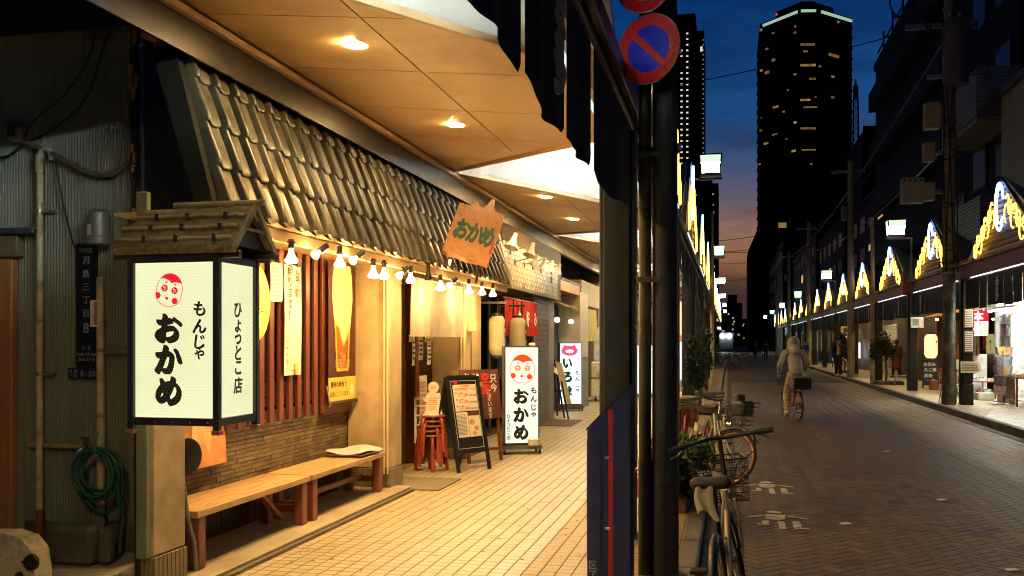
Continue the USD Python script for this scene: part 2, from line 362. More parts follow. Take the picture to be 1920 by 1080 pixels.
m_dado = mat('thin_brick', (.135, .095, .045), .6, .3, 8, .2, 60); m_dado2 = mat('thin_brick_dark', (.10, .07, .033), .6, .3, 8, .2, 60); m_dado3 = mat('thin_brick_light', (.165, .12, .06), .6, .3, 8, .2, 60)
m_pvc = mat('cream_pipe', (.52, .49, .34), .45, .12, 5, dirt=(.22, .17, .1), dirts=9)
m_steel = mat('steel', (.42, .42, .40), .3, .15, 9, metal=.9)
m_alu = mat('grey_metal', (.22, .23, .22), .45, .12, 6, metal=.4)
m_ink = mat('black_ink', (.006, .006, .006), .5, .1); m_inkr = mat('red_ink', (.55, .012, .03), .5, .05); m_inkw = mat('white_ink', (.75, .75, .72), .5, .05); m_inkg = mat('green_ink', (.03, .10, .06), .5, .2)
m_gold = mat('gold_ink', (.40, .30, .13), .6, .15); m_inko = mat('orange_ink', (.7, .20, .02), .5, .05)
m_paper = mat('paper', (.72, .70, .60), .6, .04, 4); m_papery = mat('yellow_paper', (.72, .60, .10), .5, .08, 4)
m_brown = mat('brown_board', (.13, .045, .022), .5, .12, 6)
m_cloth = mat('white_cloth', (.40, .37, .32), .85, .06, 6, .05, 150, transl=.35); m_redcloth = mat('red_cloth', (.68, .035, .035), .85, .1, 6, .05, 150, transl=.3); m_yelcloth = mat('yellow_cloth', (.55, .40, .12), .85, .1, 6, transl=.3)
m_lav = mat('lavender_cushion', (.42, .36, .38), .9, .1, 20, .2, 200)
m_post = mat('dark_green_post', (.014, .015, .013), .65, .2, spec=.2, scale=5.0, bump=.1, bscale=50) if 1 else mat('dark_green_post', (.014, .015, .013), .45, .2, 5, .1, 50); m_pole = mat('concrete_pole', (.022, .021, .018), .6, .3, 6, .15, 60, dirt=(.025, .022, .02), dirts=3)
m_pipe2 = mat('brown_conduit', (.045, .034, .018), .5, .25, 6, .1, 60)
m_beam = mat('rust_red_beam', (.14, .045, .024), .5, .15, 4); m_beamb = mat('brown_beam', (.20, .12, .05), .5, .15, 4)
m_navy = mat('navy_paint', (.016, .024, .085), .42, .15, 6, .04, 60); m_signred = mat('sign_red', (.75, .02, .02), .35, .05); m_signblue = mat('sign_blue', (.008, .03, .95), .35, .03)
m_rub = mat('rubber', (.012, .012, .012), .7, .1); m_chrome = mat('chrome', (.6, .6, .58), .18, .05, metal=1.0)
m_leaf = mat('leaf_green', (.045, .11, .025), .5, .35, 9, transl=.25, island=.35); m_leafd = mat('leaf_dark', (.02, .045, .016), .55, .35, 9, transl=.2, island=.3); m_bark = mat('bark', (.06, .045, .03), .85, .2, 12, .4, 40)
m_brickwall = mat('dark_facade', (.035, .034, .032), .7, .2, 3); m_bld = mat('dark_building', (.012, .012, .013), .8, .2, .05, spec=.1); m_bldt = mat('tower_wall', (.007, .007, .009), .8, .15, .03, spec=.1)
m_siding = mat('tan_siding', (.20, .18, .11), .6, .12, 4); m_balc = mat('grey_balcony', (.14, .14, .11), .6, .12, 5)
m_skin = mat('skin', (.42, .24, .15), .55, .08)
m_terr = mat('terracotta', (.22, .09, .05), .75, .15, 8, .15, 50)
m_louv = mat('louvre_brown', (.42, .22, .08), .5, .12, 5); m_roofg = mat('membrane_grey', (.36, .36, .32), .6, .06, 3); m_whitein = mat('white_lining', (.78, .80, .78), .5, .03, 3)
glass_m = pane('clear_glass', (.92, .95, .93))
# ------------------------------------------------------------ the ground
KX0, KX1, RX = -0.36, 5.02, -0.10        # left kerb, right kerb (inner edge), road level
solo('alley_floor', MB().box(-9, -3.28, -8, 6.2, -.28, -.0005), m_conc, kind='structure')
solo('ground', MB().box(-300, 300, -60, 900, -.5, -.135), m_asph, kind='structure')

def plates(boxes, top, inset=.003, drop=.005):
    """many small slabs: boxes (n, 4, 2) corner outlines; one chamfered top each, 10 triangles"""
    P = np.asarray(boxes, float); c = P.mean(1, keepdims=True); n = len(P); top = np.broadcast_to(np.asarray(top, float), (n,))
    q = P + (c - P) / np.linalg.norm(c - P, axis=2, keepdims=True) * inset * 1.4
    v = np.concatenate([np.dstack([P, np.broadcast_to((top - drop)[:, None], (n, 4))]), np.dstack([q, np.broadcast_to(top[:, None], (n, 4))])], 1)
    f0 = [(4, 5, 6), (4, 6, 7)] + [t for i in range(4) for t in ((i, (i + 1) % 4, 4 + (i + 1) % 4), (i, 4 + (i + 1) % 4, 4 + i))]
    f = (np.array(f0)[None] + 8 * np.arange(n)[:, None, None]).reshape(-1, 3)
    return v.reshape(-1, 3), f

def paved(name, base, base_mat, cells, mats, top, piece, rest, nmax, tops, label=None):
    """a paved surface: base slab, the nmax nearest pieces one by one, the others together"""
    t = Thing(name, kind='structure', origin=(0, 0, 0)); t.part('bed', base, base_mat)
    cells = np.asarray(cells, float); ctr = cells.mean(1)
    order = np.argsort(np.hypot(ctr[:, 0], ctr[:, 1]) + 1e3 * (ctr[:, 1] < 5.6 + .22 * np.minimum(ctr[:, 0], 0))); near = set(order[:nmax].tolist())
    for i in order[:nmax]:
        v, f = plates(cells[i:i + 1], tops[i:i + 1]); t.part(piece, (v, f), mats(ctr[i], int(i)))
    groups = {}
    for i in order[nmax:]: groups.setdefault(mats(ctr[i], int(i)).GetPath(), []).append(i)
    for p, ii in groups.items():
        v, f = plates(cells[ii], tops[np.array(ii)]); t.part(rest, (v, f), UsdShade.Material.Get(stage, p), kind='stuff')
    return t.done()

rng = np.random.default_rng(3)
# road of herringbone bricks, 0.2 x 0.1 m
cells = []
a45 = np.array([[1, -1], [1, 1]]) / 2 ** .5 * .1
for i in range(-420, 520):
    for m in range(-260, 260):
        ox, oy = i + 2 * m, i - 2 * m
        c = a45 @ np.array((ox + 1, oy + .5))
        if not (-.15 < c[0] < 5.1 and 5.2 < c[1] < 40): continue
        g = .042
        for (x0, x1, y0, y1) in ((0, 2, 0, 1), (2, 3, -1, 1)):
            q = np.array([(x0 + g, y0 + g), (x1 - g, y0 + g), (x1 - g, y1 - g), (x0 + g, y1 - g)]) + (ox, oy)
            cells.append(q @ a45.T)
cells = np.array(cells); cells = cells[(cells[:, :, 0].min(1) > .02) & (cells[:, :, 0].max(1) < KX1 - .2)]
tops = RX + np.clip(rng.normal(0, .0004, len(cells)), -.0009, .0009)
pn = meshkit.noise(np.column_stack([cells.mean(1) * .9, np.zeros(len(cells))]), 5); pw = rng.random(len(cells))
def road_m(c, i):
    if c[0] < 2.3 and c[1] < 13 and pw[i] < .16 and pn[i] > .45: return m_brickd
    return m_bricko if pw[i] > .86 else m_brick
paved('road', MB().box(-.02, KX1 - .2, -6, 190, -.13, RX - .0025), mat('road_joint', (.014, .010, .007), .85, .2, 20), cells, road_m, RX, 'brick', 'paving_bricks', 300, tops)
gut = Thing('gutter', kind='structure')
for k in range(70):
    y = -2 + k * 1.0; gut.part('gutter_slab' if k < 30 else 'gutter_slab', MB().box(KX0 + .16, -.026, y + .006, y + .994, -.13, RX + .002, .004), mat('gutter_concrete', (.17, .135, .085), .7, .15, 3, .2, 60, dirt=(.09, .075, .05)))
gut.done()
gut = Thing('gutter', kind='structure')
for k in range(90):
    y = 8 + k * 1.0; gut.part('gutter_slab', MB().box(KX1 - .194, KX1 - .006, y + .005, y + .995, -.13, RX + .003, .004), _M['gutter_concrete'])
gut.done()
for x0, x1, nm in ((KX0, KX0 + .15, 'kerb'), (KX1, KX1 + .15, 'kerb')):
    t = Thing(nm, kind='structure')
    for k in range(100):
        t.part('kerb_stone', MB().box(x0, x1, 1.2 + k * .9 + .004, 1.2 + k * .9 + .896, -.13, .012 if x0 < 0 else .042, .014), mat('kerb_stone_grey', (.105, .095, .08), .65, .18, 6, .2, 70))
    t.done()
# pavement on the left: small tiles in rows along the street
def rows(x0, x1, y0, y1, wx, wy, g, gy=None):
    gy = g if gy is None else gy
    out = []
    nx = int(round((x1 - x0) / wx))
    for i in range(nx):
        for j in range(int((y1 - y0) / wy)):
            a, b = x0 + i * wx, y0 + j * wy; out.append([(a + g, b + gy), (a + wx - g, b + gy), (a + wx - g, b + wy - gy), (a + g, b + wy - gy)])
    return np.array(out)
cells = rows(-3.27, KX0 - .01, 5.0, 30.0, .1118, .100, .0032, .0040); tops = np.clip(rng.normal(0, .0004, len(cells)), -.0009, .0009)
near = rows(-3.27, KX0 - .01, -6.0, 5.0, .1118, .100, .0032, .0040); cells = np.vstack([cells, near]); tops = np.concatenate([tops, np.clip(rng.normal(0, .0004, len(near)), -.0009, .0009)])
far = rows(-3.9, -3.27, 9.4, 30.0, .105, .100, .0032); cells = np.vstack([cells, far]); tops = np.concatenate([tops, np.clip(rng.normal(0, .0004, len(far)), -.0009, .0009)])
paved('pavement', MB().box(-6.5, KX0, -4, 190, -.3, -.0017), m_grout, cells, lambda c, i: mat('pavement_tile_worn', (.36, .29, .17), .5, .16, 9, .05, 120, island=.1) if (i * 7919) % 47 == 0 else m_tile2 if c[0] > -1.32 else m_tile3 if c[0] > -1.56 else m_tile, 0, 'tile', 'paving_tiles', 300, tops)
cells = rows(KX1 + .155, 7.42, 16.5, 42, .113, .113, .005); tops = .03 + np.clip(rng.normal(0, .0004, len(cells)), -.0009, .0009)
paved('pavement', MB().box(KX1 + .15, 12, 3, 190, -.3, .0282), mat('right_grout', (.2, .16, .1), .8, .1, 10), cells, lambda c, i: mat('right_tile', (.44, .37, .25), .4, .15, 4, .04, 100, island=.1, dirt=(.3, .24, .15)), 0, 'tile', 'paving_tiles', 300, tops)
rgm = random.Random(17); gm = MB()
for k in range(150):
    x, y, r_ = rgm.uniform(-3.2, -.5), rgm.uniform(5.2, 16), rgm.uniform(.006, .018); gm.ext(affinity.scale(Point(0, 0).buffer(r_, 3), 1, rgm.uniform(.6, 1.2)), .0012, (x, y, .0012), XP, YP)
solo('gum_spots', gm, mat('old_gum', (.13, .10, .06), .8, .3, 20), 'dark old gum spots trodden into the pavement tiles', 'gum', kind='stuff')
# painted pictograms on the road: a walking child, twice
def picto(y0, k):
    g = [affinity.scale(Point(0, .82).buffer(.12), 1, .62), sbox(-.17, .52, .17, .64), sbox(-.15, .40, .15, .50), Polygon([(-.17, .38), (.17, .38), (.05, .28), (-.06, .28)]),
         Polygon([(-.20, .60), (-.46, .44), (-.42, .38), (-.18, .52)]), Polygon([(.20, .60), (.52, .46), (.49, .40), (.19, .53)]), sbox(-.22, .02, -.12, .24), sbox(-.30, -.06, -.12, .0), sbox(.02, -.26, .12, .20), sbox(.24, -.12, .36, .24), sbox(.24, -.22, .46, -.15)]
    u = unary_union(g); cuts = unary_union([affinity.rotate(sbox(-1, y - .006, 1, y + .006), 45, origin=(0, 0)) for y in np.arange(-1, 1, .141)] + [affinity.rotate(sbox(-1, y - .005, 1, y + .005), -45, origin=(0, 0)) for y in np.arange(-1, 1, .141)])
    u = affinity.affine_transform(u.difference(cuts), [k * .95, 0, 0, k * 1.25, 0, 0])
    return MB().ext(u, .002, (.44, y0, RX + .0035), XP, YP)
solo('road_marking', picto(8.9, .62), mat('worn_road_paint', (.62, .60, .52), .6, .15, 9, dirt=(.25, .2, .14), dirts=14), 'worn white pictogram of a walking person on the bricks, the nearer one', 'road marking', 'walking figures painted on the road')
solo('road_marking', picto(10.9, .62), _M['worn_road_paint'], 'worn white pictogram under the front wheel of the parked basket bicycle', 'road marking', 'walking figures painted on the road')
for (px, py, nm) in ((1766, 938, 'small pale scrap of litter lying alone on the right of the road'), (1585, 983, 'tiny white paper scrap on the bricks beside the orange lit patch'), (1898, 1070, 'grey scrap of litter at the bottom right corner'), (1662, 847, 'tiny scrap of litter farthest up the road')):
    p = on(px, py, Z=RX); solo('litter', MB().box(p[0] - .045, p[0] + .05, p[1] - .035, p[1] + .03, RX + .002, RX + .012, .004, .4), m_paper, nm, 'litter')

# ------------------------------------------------------------ the corrugated house on the left and what hangs on it
WY = 6.2
t = Thing('corrugated_house', 'dark house wall of ribbed grey corrugated sheet with a wooden door', 'house')
x = np.arange(-6.9, -3.955, .026 / 8); yy = WY + .008 - .020 * np.abs(np.sin((x + 6.9) / .026 * np.pi)) ** .8; z = np.array((-.02, 4.0))
t.part('corrugated_sheet', MB().grid(np.stack([np.stack([x, yy, np.full_like(x, zz)], -1) for zz in z], 0)), m_corr, smooth=40)
t.part('wall_core', MB().box(-6.9, -3.93, WY + .02, WY + 4.5, -.05, 6.5), m_bld)
t.part('eave', MB().box(-7.2, -3.46, WY - .30, WY + .4, 3.96, 4.14).box(-7.2, -3.46, WY - .28, WY - .16, 4.14, 6.5), mat('black_eave', (.008, .008, .008), .8, .2))
t.part('corner_trim', MB().box(-4.16, -4.11, WY - .035, WY - .012, 0, 3.95, .006).box(-4.08, -4.055, WY - .035, WY - .012, 0, 3.95, .006), mat('green_grey_trim', (.2, .25, .23), .5, .1))
d = t.part('door', MB().box(-6.3, -5.55, WY - .035, WY - .012, 0, 2.28), m_dark)
for z0, z1 in ((.10, .62), (.74, 1.12), (1.22, 2.10)): t.part('door_panel', MB().box(-6.2, -5.53, WY - .05, WY - .036, z0, z1, .006), m_woodd, d)
t.part('door_stile', MB().box(-5.52, -5.36, WY - .085, WY - .012, 0, 2.22, .008), wood('door_stile_wood', (.38, .18, .065), (.18, .08, .028), 'z', 2.0, .5), d)
for z0, z1 in ((.0, .10), (.62, .74), (1.12, 1.22), (2.10, 2.22)): t.part('door_rail', MB().box(-6.3, -5.525, WY - .075, WY - .03, z0, z1, .006), m_woodd, d)
t.part('lintel', MB().box(-6.5, -5.30, WY - .1, WY - .012, 2.23, 2.40, .01), mat('olive_lintel', (.15, .13, .07), .6, .15, 5), d)
t.part('door_flashing', MB().box(-6.5, -5.13, WY - .13, WY - .012, 2.402, 2.45, .006), mat('blue_flashing', (.04, .06, .09), .4, .1), d)
t.part('footing', MB().box(-5.3, -3.93, WY - .03, WY + .02, -.02, .2, .01), m_concd)
t.done()
def atw(px, py, d=.05): return on(px, py, Y=WY - d)
t = Thing('drain_pipe', 'cream vertical pipe with a hooked top, beside the wooden door', 'pipe')
p = atw(75, 300); x0, zt = p[0] + .005, p[2]
t.part('pipe', MB().cyl((x0, WY - .06, -.0), (x0, WY - .06, zt), .026, n=14), m_pvc, smooth=40)
t.part('elbow', MB().tube([(x0 + .052 - .05 * math.cos(a), WY - .06, zt + .03 + .045 * math.sin(a)) for a in np.linspace(0, math.pi, 9)] + [(x0 + .102, WY - .06, zt - .01)], .022, 12).cyl((x0, WY - .06, zt - .1), (x0, WY - .06, zt + .04), .033, n=14), m_pvc, smooth=40)
for py in (397, 701):
    z = atw(75, py)[2]; b = t.part('clamp', MB().cyl((x0, WY - .06, z - .016), (x0, WY - .06, z + .016), .031, n=14), m_steel)
    t.part('clamp_arm', MB().box(x0 + .03, x0 + .12, WY - .065, WY - .012, z - .012, z + .012, .004), m_alu, b)
t.part('rusty_foot', MB().cyl((x0, WY - .06, .0), (x0, WY - .06, .30), .029, n=14), mat('rust', (.16, .07, .03), .8, .3, 20))
t.done()
t = Thing('drain_pipe', 'cream pipe with an orange sticker beside the lantern sign', 'pipe')
q = atw(191, 520); x1 = q[0]; zt2 = atw(191, 520)[2]
t.part('pipe', MB().tube([(x1, WY - .06, 0), (x1, WY - .06, .95), (x1 - .005, WY - .06, 1.6), (x1 - .012, WY - .06, zt2)], [.03, .03, .028, .026], 14), m_pvc, smooth=40)
s_ = atw(184, 588); st = t.part('sticker', MB().box(s_[0] - .035, s_[0] + .035, WY - .096, WY - .091, s_[2] - .1, s_[2] + .1), m_paper)
t.part('sticker_print', MB().box(s_[0] - .0, s_[0] + .028, WY - .099, WY - .0965, s_[2] - .085, s_[2] + .09), mat('pale_orange_ink', (.55, .25, .12), .6, .1), st)
for py in (657, 778):
    z = atw(195, py)[2]; b = t.part('clamp', MB().cyl((x1, WY - .06, z - .016), (x1, WY - .06, z + .016), .035, n=14), m_steel)
t.part('side_bracket', MB().box(x1 + .03, -4.14, WY - .07, WY - .014, atw(195, 657)[2] - .025, atw(195, 657)[2] + .025, .005), mat('olive_bracket', (.12, .10, .05), .6, .2))
z = atw(200, 1025)[2]
t.part('base_plate', MB().box(x1 - .045, x1 + .06, WY - .11, WY - .085, .03, .32, .006), m_alu); t.done()
t = Thing('water_pipe', 'brass wall tap on a horizontal cream pipe above the hose', 'tap')
z = atw(110, 836)[2]; xa, xb = atw(55, 836)[0], atw(165, 836)[0]
t.part('pipe', MB().cyl((xa, WY - .05, z), (xb, WY - .05, z), .02, n=12), mat('yellowed_pipe', (.36, .28, .10), .5, .2, 8), smooth=40)
v = t.part('tap_body', MB().tube([(xb - .03, WY - .05, z), (xb + .01, WY - .09, z), (xb - .015, WY - .13, z - .02), (xb - .04, WY - .14, z - .09)], [.024, .024, .02, .014], 12), m_chrome, smooth=50)
t.part('tap_handle', MB().cyl((xb, WY - .085, z + .02), (xb, WY - .085, z + .06), .008).box(xb - .04, xb + .04, WY - .092, WY - .078, z + .06, z + .075, .004), m_chrome, v); t.done()
# hose
t = Thing('garden_hose', 'coil of dark green garden hose hung on the cream pipe', 'hose')
hc = atw(190, 898, .14); m = MB(); rh = random.Random(5)
for k in range(6):
    a0 = rh.uniform(0, 6.28); rx, rz_ = (.185, .235) if k == 0 else (rh.uniform(.13, .175), rh.uniform(.15, .19)); cz = hc[2] - (.0 if k == 0 else rh.uniform(-.05, .0)); cx = hc[0] + rh.uniform(-.03, .02)
    ph = np.linspace(0, 2 * np.pi, 40, endpoint=False); til = rh.uniform(-.25, .25)
    X = rx * np.cos(ph); Z = rz_ * np.sin(ph); X, Z = X * math.cos(til) - Z * math.sin(til), X * math.sin(til) + Z * math.cos(til)
    top = hc[2] + .235; sh = top - (cz + Z).max() - rh.uniform(0, .02)
    m.tube(np.stack([cx + X, hc[1] - .015 * k + .01 * np.cos(ph + a0), cz + Z + sh], -1), .0125, 8, closed=True)
t.part('coil', m, mat('hose_green', (.008, .09, .055), .28, .1, 5, coat=.3), smooth=60)
t.part('tail', MB().tube([(hc[0] + .17, hc[1] - .05, hc[2] - .02), (hc[0] + .19, hc[1] - .05, hc[2] - .18), (hc[0] + .17, hc[1] - .04, hc[2] - .4), (hc[0] + .13, hc[1] - .02, hc[2] - .6), (hc[0] + .12, hc[1], .0)], .0125, 8), _M['hose_green'], smooth=60)
t.part('tie_wire', MB().tube([(hc[0] + .03, hc[1] - .12, hc[2] + .2), (hc[0] + .05, hc[1] - .13, hc[2] + .27), (hc[0] + .0, hc[1] - .02, hc[2] + .36), (hc[0] - .02, hc[1] - .1, hc[2] + .26)], .003, 5), mat('green_wire', (.12, .35, .12), .4, .1)); t.done()
# address plates
def plate(name, label, x0, x1, z0, z1, y, items, cat='sign', mt=None, thick=.006, r=.01):
    t = Thing(name, label, cat)
    t.part('plate', MB().ext(sbox(0, 0, x1 - x0, z1 - z0).buffer(-r).buffer(r), thick, (x0, y, z0), *FY), mt or m_navydark)
    for (poly, dx, dz, mm) in items:
        t.part('lettering', MB().ext(affinity.translate(poly, dx, dz), .0015, (x0, y - thick - .0006, z0), *FY), mm)
    return t.done()
m_navydark = mat('dark_navy_enamel', (.008, .011, .018), .35, .1); m_pale = mat('pale_blue_ink', (.30, .38, .40), .5, .1)
a, b = atw(141, 457, .04), atw(181, 688, .04); W_, H_ = b[0] - a[0], a[2] - b[2]
it = [(write('中央区', W_ * .22), W_ * .5, H_ * .945, m_pale)]
for i, ch in enumerate('月島三丁目'): it.append((write(ch, W_ * .36, bold=1.5), W_ * .5, H_ * (.865 - i * .108), m_pale))
it += [(write('8', W_ * .52, bold=2), W_ * .5, H_ * .315, m_pale), (write('3-8', W_ * .24), W_ * .5, H_ * .155, m_pale), (write('Tsukishima', W_ * .17, bold=1), W_ * .5, H_ * .105, m_pale), (write('Chuo City', W_ * .17, bold=1), W_ * .5, H_ * .058, m_pale)]
plate('address_sign', 'tall dark blue address plate with white characters and a large 8', a[0], b[0], b[2], a[2], WY - .03, it)
a, b = atw(127, 690, .04), atw(182, 711, .04); W_, H_ = b[0] - a[0], a[2] - b[2]
plate('address_sign', 'small dark address plate reading 8-10 below the tall plate', a[0], b[0], b[2], a[2], WY - .03, [(write('月島', H_ * .4, gap=1.2), W_ * .17, H_ * .72, m_pale), (write('三丁目', H_ * .36, gap=.8), W_ * .17, H_ * .28, m_pale), (write('8-10', H_ * .72, bold=1), W_ * .68, H_ * .5, m_pale)])
# meter
a, b = atw(171, 392, .1), atw(207, 458, .1); cx = (a[0] + b[0]) / 2; r = (b[0] - a[0]) / 2
t = Thing('meter_housing', 'grey domed cylinder with a white label above the address plate', 'meter')
H_ = a[2] - b[2]
t.part('housing', MB().lathe([(0, H_), (r * .6, H_ - .008), (r * .9, H_ - .025), (r, H_ - .05), (r, .05), (r * 1.08, .045), (r * 1.08, .0), (0, 0)], (cx, WY - .12, b[2]), 24), m_alu, smooth=40)
ph = np.linspace(-2.5, -1.65, 8)
t.part('paper_label', MB().grid(np.stack([np.stack([cx + (r + .002) * np.cos(ph), WY - .12 + (r + .002) * np.sin(ph), np.full(8, b[2] + zz)], -1) for zz in (.06, .14)], 0)), m_paper)
t.part('bracket', MB().box(cx - .03, cx + .03, WY - .06, WY - .012, b[2] + .03, b[2] + .16, .005), m_alu); t.done()
# cables and junction box
t = Thing('junction_box', 'small pale junction box where black cables meet, high on the corrugated wall', 'box')
p = atw(32, 250, .08); t.part('cover', MB().box(p[0] - .05, p[0] + .05, WY - .11, WY - .012, p[2] - .06, p[2] + .06, .012), mat('grey_green_box', (.2, .2, .13), .5, .1)); t.part('lip', MB().box(p[0] - .06, p[0] + .01, WY - .125, WY - .112, p[2] - .03, p[2] + .07, .005), m_black); t.done()
def cab(pts, r, mtt, name, label, n=7, d=.06):
    P = np.array([atw(a, b, d) for a, b in pts]); k = np.linspace(0, len(P) - 1, len(P) * 5)
    from scipy.interpolate import CubicSpline
    cs = CubicSpline(np.arange(len(P)), P); return solo(name, MB().tube(cs(k), r, n), mtt, label, 'cable', smooth=60)
m_cable = mat('black_cable', (.008, .008, .008), .5, .1)
cab([(178, 55), (160, 120), (120, 178), (75, 215), (45, 262)], .008, m_cable, 'cable', 'upper thin black cable falling to the junction box')
cab([(205, 58), (182, 130), (160, 185), (110, 235), (48, 266)], .009, m_cable, 'cable', 'lower black cable curving to the junction box')
cab([(45, 266), (80, 280), (120, 300), (160, 322), (200, 328), (225, 318), (243, 305)], .021, mat('grey_hose', (.13, .12, .08), .5, .2, 10), 'cable', 'thick grey ribbed cable sagging across the corrugated wall', 10)
cab([(104, 304), (112, 350), (125, 410), (140, 465)], .007, m_cable, 'cable', 'black cable dropping to the tall address plate')
cab([(45, 268), (20, 290), (2, 295)], .012, m_cable, 'cable', 'short black cable leaving the junction box to the left edge')
t = Thing('cable_bundle', 'vertical bundle of black cables with orange and yellow covers by the blue pipe', 'cables')
for k in range(7):
    m = MB(); dx = rh.uniform(-9, 9); pts = [atw(250 + dx + rh.uniform(-4, 4), py, .05 + rh.uniform(0, .06)) for py in np.linspace(48, 480, 14)]
    t.part('cable', m.tube(pts, .007, 6), m_cable, smooth=60)
for (px, py, h, c_) in ((252, 60, 44, 'o'), (256, 152, 26, 'o'), (246, 145, 50, 'o'), (250, 176, 24, 'y'), (238, 210, 34, 'o'), (248, 278, 16, 'o'), (252, 297, 18, 'o'), (249, 316, 14, 'o'), (250, 397, 14, 'o')):
    p = atw(px, py, .12); hh = h / 1750 * 6.6
    t.part('cable_cover', MB().cyl((p[0], p[1], p[2] - hh / 2), (p[0] + .004, p[1], p[2] + hh / 2), .014, .016, 9), mat('orange_cover', (.42, .16, .02), .5, .2, 10) if c_ == 'o' else mat('yellow_cover', (.5, .36, .05), .5, .2, 10))
t.done()
p = atw(270, 70, .06); t = Thing('blue_pipe', 'dark blue vertical pipe between cables and the tiled roof', 'pipe')
t.part('pipe', MB().cyl((p[0], WY - .07, .2), (p[0], WY - .07, 3.92), .028, n=12), mat('blue_pipe_paint', (.05, .09, .16), .4, .1), smooth=40); t.part('clamp', MB().cyl((p[0], WY - .07, atw(270, 88)[2] - .015), (p[0], WY - .07, atw(270, 88)[2] + .015), .034, n=12), m_steel); t.done()
# bases on the ground, bottom left
t = Thing('weight_base', 'grimy white plastic flag base with round black cap, bottom left corner', 'base')
x0, y0 = on(-40, 995, Y=5.3)[0], 5.3; p1 = on(88, 1010, Y=5.3)
sh = Polygon([(0, -.25), (.52, -.25), (.53, .1), (.50, .26), (.43, .33), (.30, .36), (.1, .35), (0, .34)]).buffer(.03).buffer(-.02)
xr = p1[0] - .54; z0 = on(0, 995, Y=5.3)[2] - .36
t.part('body', MB().ext(sh, .16, (xr, 5.35, z0), *FY), mat('grimy_plastic', (.50, .47, .34), .5, .12, 5, .1, 30, dirt=(.16, .13, .07), dirts=4), smooth=30)
c_ = on(59, 1054, Y=5.18); t.part('cap', MB().cyl((c_[0], 5.188, c_[2]), (c_[0], 5.165, c_[2]), .055, .05, 24).box(c_[0] - .062, c_[0] + .062, 5.16, 5.17, c_[2] - .008, c_[2] + .008), m_black)
c_ = on(36, 1078, Y=5.18); t.part('cap', MB().cyl((c_[0], 5.188, c_[2]), (c_[0], 5.165, c_[2]), .022, .02, 20), m_black); t.done()
t = Thing('weight_base', 'dark grey upright block beside the white plastic base', 'block')
a, b = on(88, 985, Y=5.7), on(168, 985, Y=5.7)
t.part('body', MB().box(a[0], b[0], 5.7, 5.84, -.0, a[2] - .005, .03), mat('mossy_grey', (.075, .072, .05), .8, .25, 7, .3, 50)); t.part('rim', MB().box(b[0] + .002, b[0] + .1, 5.76, 5.86, 0, a[2] - .02, .03), m_concd); t.done()
# ------------------------------------------------------------ the restaurant: tiled pent roof, lattice, thin brick dado
WX, RY0, RY1 = -3.95, 5.36, 13.55
EAVE, RTOP = np.array((-3.17, 2.43)), np.array((-3.47, 3.50))     # x, z of the roof's foot and top
t = Thing('monja_restaurant', 'restaurant front with steep tiled pent roof, red lattice and thin brick dado', 'restaurant')
t.part('wall', MB().box(-4.03, WX - .0, 5.95, 10.0, 0, 3.62).box(-4.7, -4.55, 10.0, 12.3, 0, 3.62).box(-4.7, WX, 12.3, 13.9, 0, 3.62).box(-4.55, WX, 10, 12.3, 2.42, 3.62), m_plas)
t.part('upper_wall', MB().box(-3.6, -3.45, 5.2, 30, 3.5, 6.5), mat('upper_wall_tan', (.34, .20, .075), .6, .1))
t.part('doorstep', MB().box(-3.93, -3.27, 5.42, 9.40, -.02, .055, .008), mat('grey_step', (.30, .26, .18), .6, .15, 6, .15, 60, dirt=(.2, .16, .1)))
t.part('step_nosing', MB().box(-3.268, -3.235, 5.42, 9.40, -.02, .03, .004), mat('dark_nosing', (.10, .075, .04), .5, .2))
# dado of thin bricks, one by one
rb = random.Random(11); dm = (m_dado, m_dado, m_dado2, m_dado3)
t.part('end_board', MB().box(-4.05, -3.5, 5.90, 5.935, 2.3, 3.6), m_black)
t.part('dado_bed', MB().box(WX, WX + .012, 5.95, 9.22, .05, .96), m_grout)
z, row = .40, 0
while z < .95:
    y = 5.95 - (0, .11, .05, .16)[row % 4]
    while y < 9.22:
        L = rb.choice((.22, .22, .3, .16)); a, b = max(y, 5.95), min(y + L, 9.22)
        if b - a > .03: t.part('thin_brick', MB().box(WX + .004, WX + .024 + rb.uniform(0, .007), a + .002, b - .002, z + .002, z + .0335), rb.choice(dm))
        y += L
    z += .0365; row += 1
t.part('dark_base_boards', MB().box(WX, WX + .02, 5.95, 9.22, .05, .395), m_dark)
for k in range(52): t.part('base_board', MB().box(WX + .02, WX + .03, 5.96 + k * .0617, 6.015 + k * .0617, .055, .395), m_dark)
# end pillar, pilasters
def pillar(y0, y1, x1=-3.45, x0=-3.92, zt=2.5, base=.25):
    p = t.part('pilaster', MB().box(x0, x1, y0, y1, base, zt, .012), m_plas)
    n = max(3, int((y1 - y0) / .042)); w = (y1 - y0) / n
    for k in range(n): t.part('base_tile', MB().box(x1 - .02, x1 + .012, y0 + k * w + .002, y0 + (k + 1) * w - .002, .0, base - .002, .003), m_basetile, p)
    n = max(3, int((x1 - x0) / .042)); w = (x1 - x0) / n
    for k in range(n): t.part('base_tile', MB().box(x0 + k * w + .002, x0 + (k + 1) * w - .002, y0 - .012, y0 + .02, .0, base - .002, .003), m_basetile, p)
    return p
pillar(5.10, 5.46, x0=-3.53, zt=2.34); pillar(9.22, 9.60); pillar(12.1, 12.95)
t.part('pillar_trim', MB().box(-3.535, -3.46, 5.05, 5.099, .25, 2.5, .006), mat('green_grey_trim2', (.16, .17, .11), .5, .15))
for y in (9.205,): t.part('conduit', MB().cyl((-3.50, y - .012, .2), (-3.50, y - .012, 2.45), .011).cyl((-3.46, y - .016, .2), (-3.46, y - .016, 2.45), .011), mat('cream_conduit', (.55, .46, .28), .4, .1))
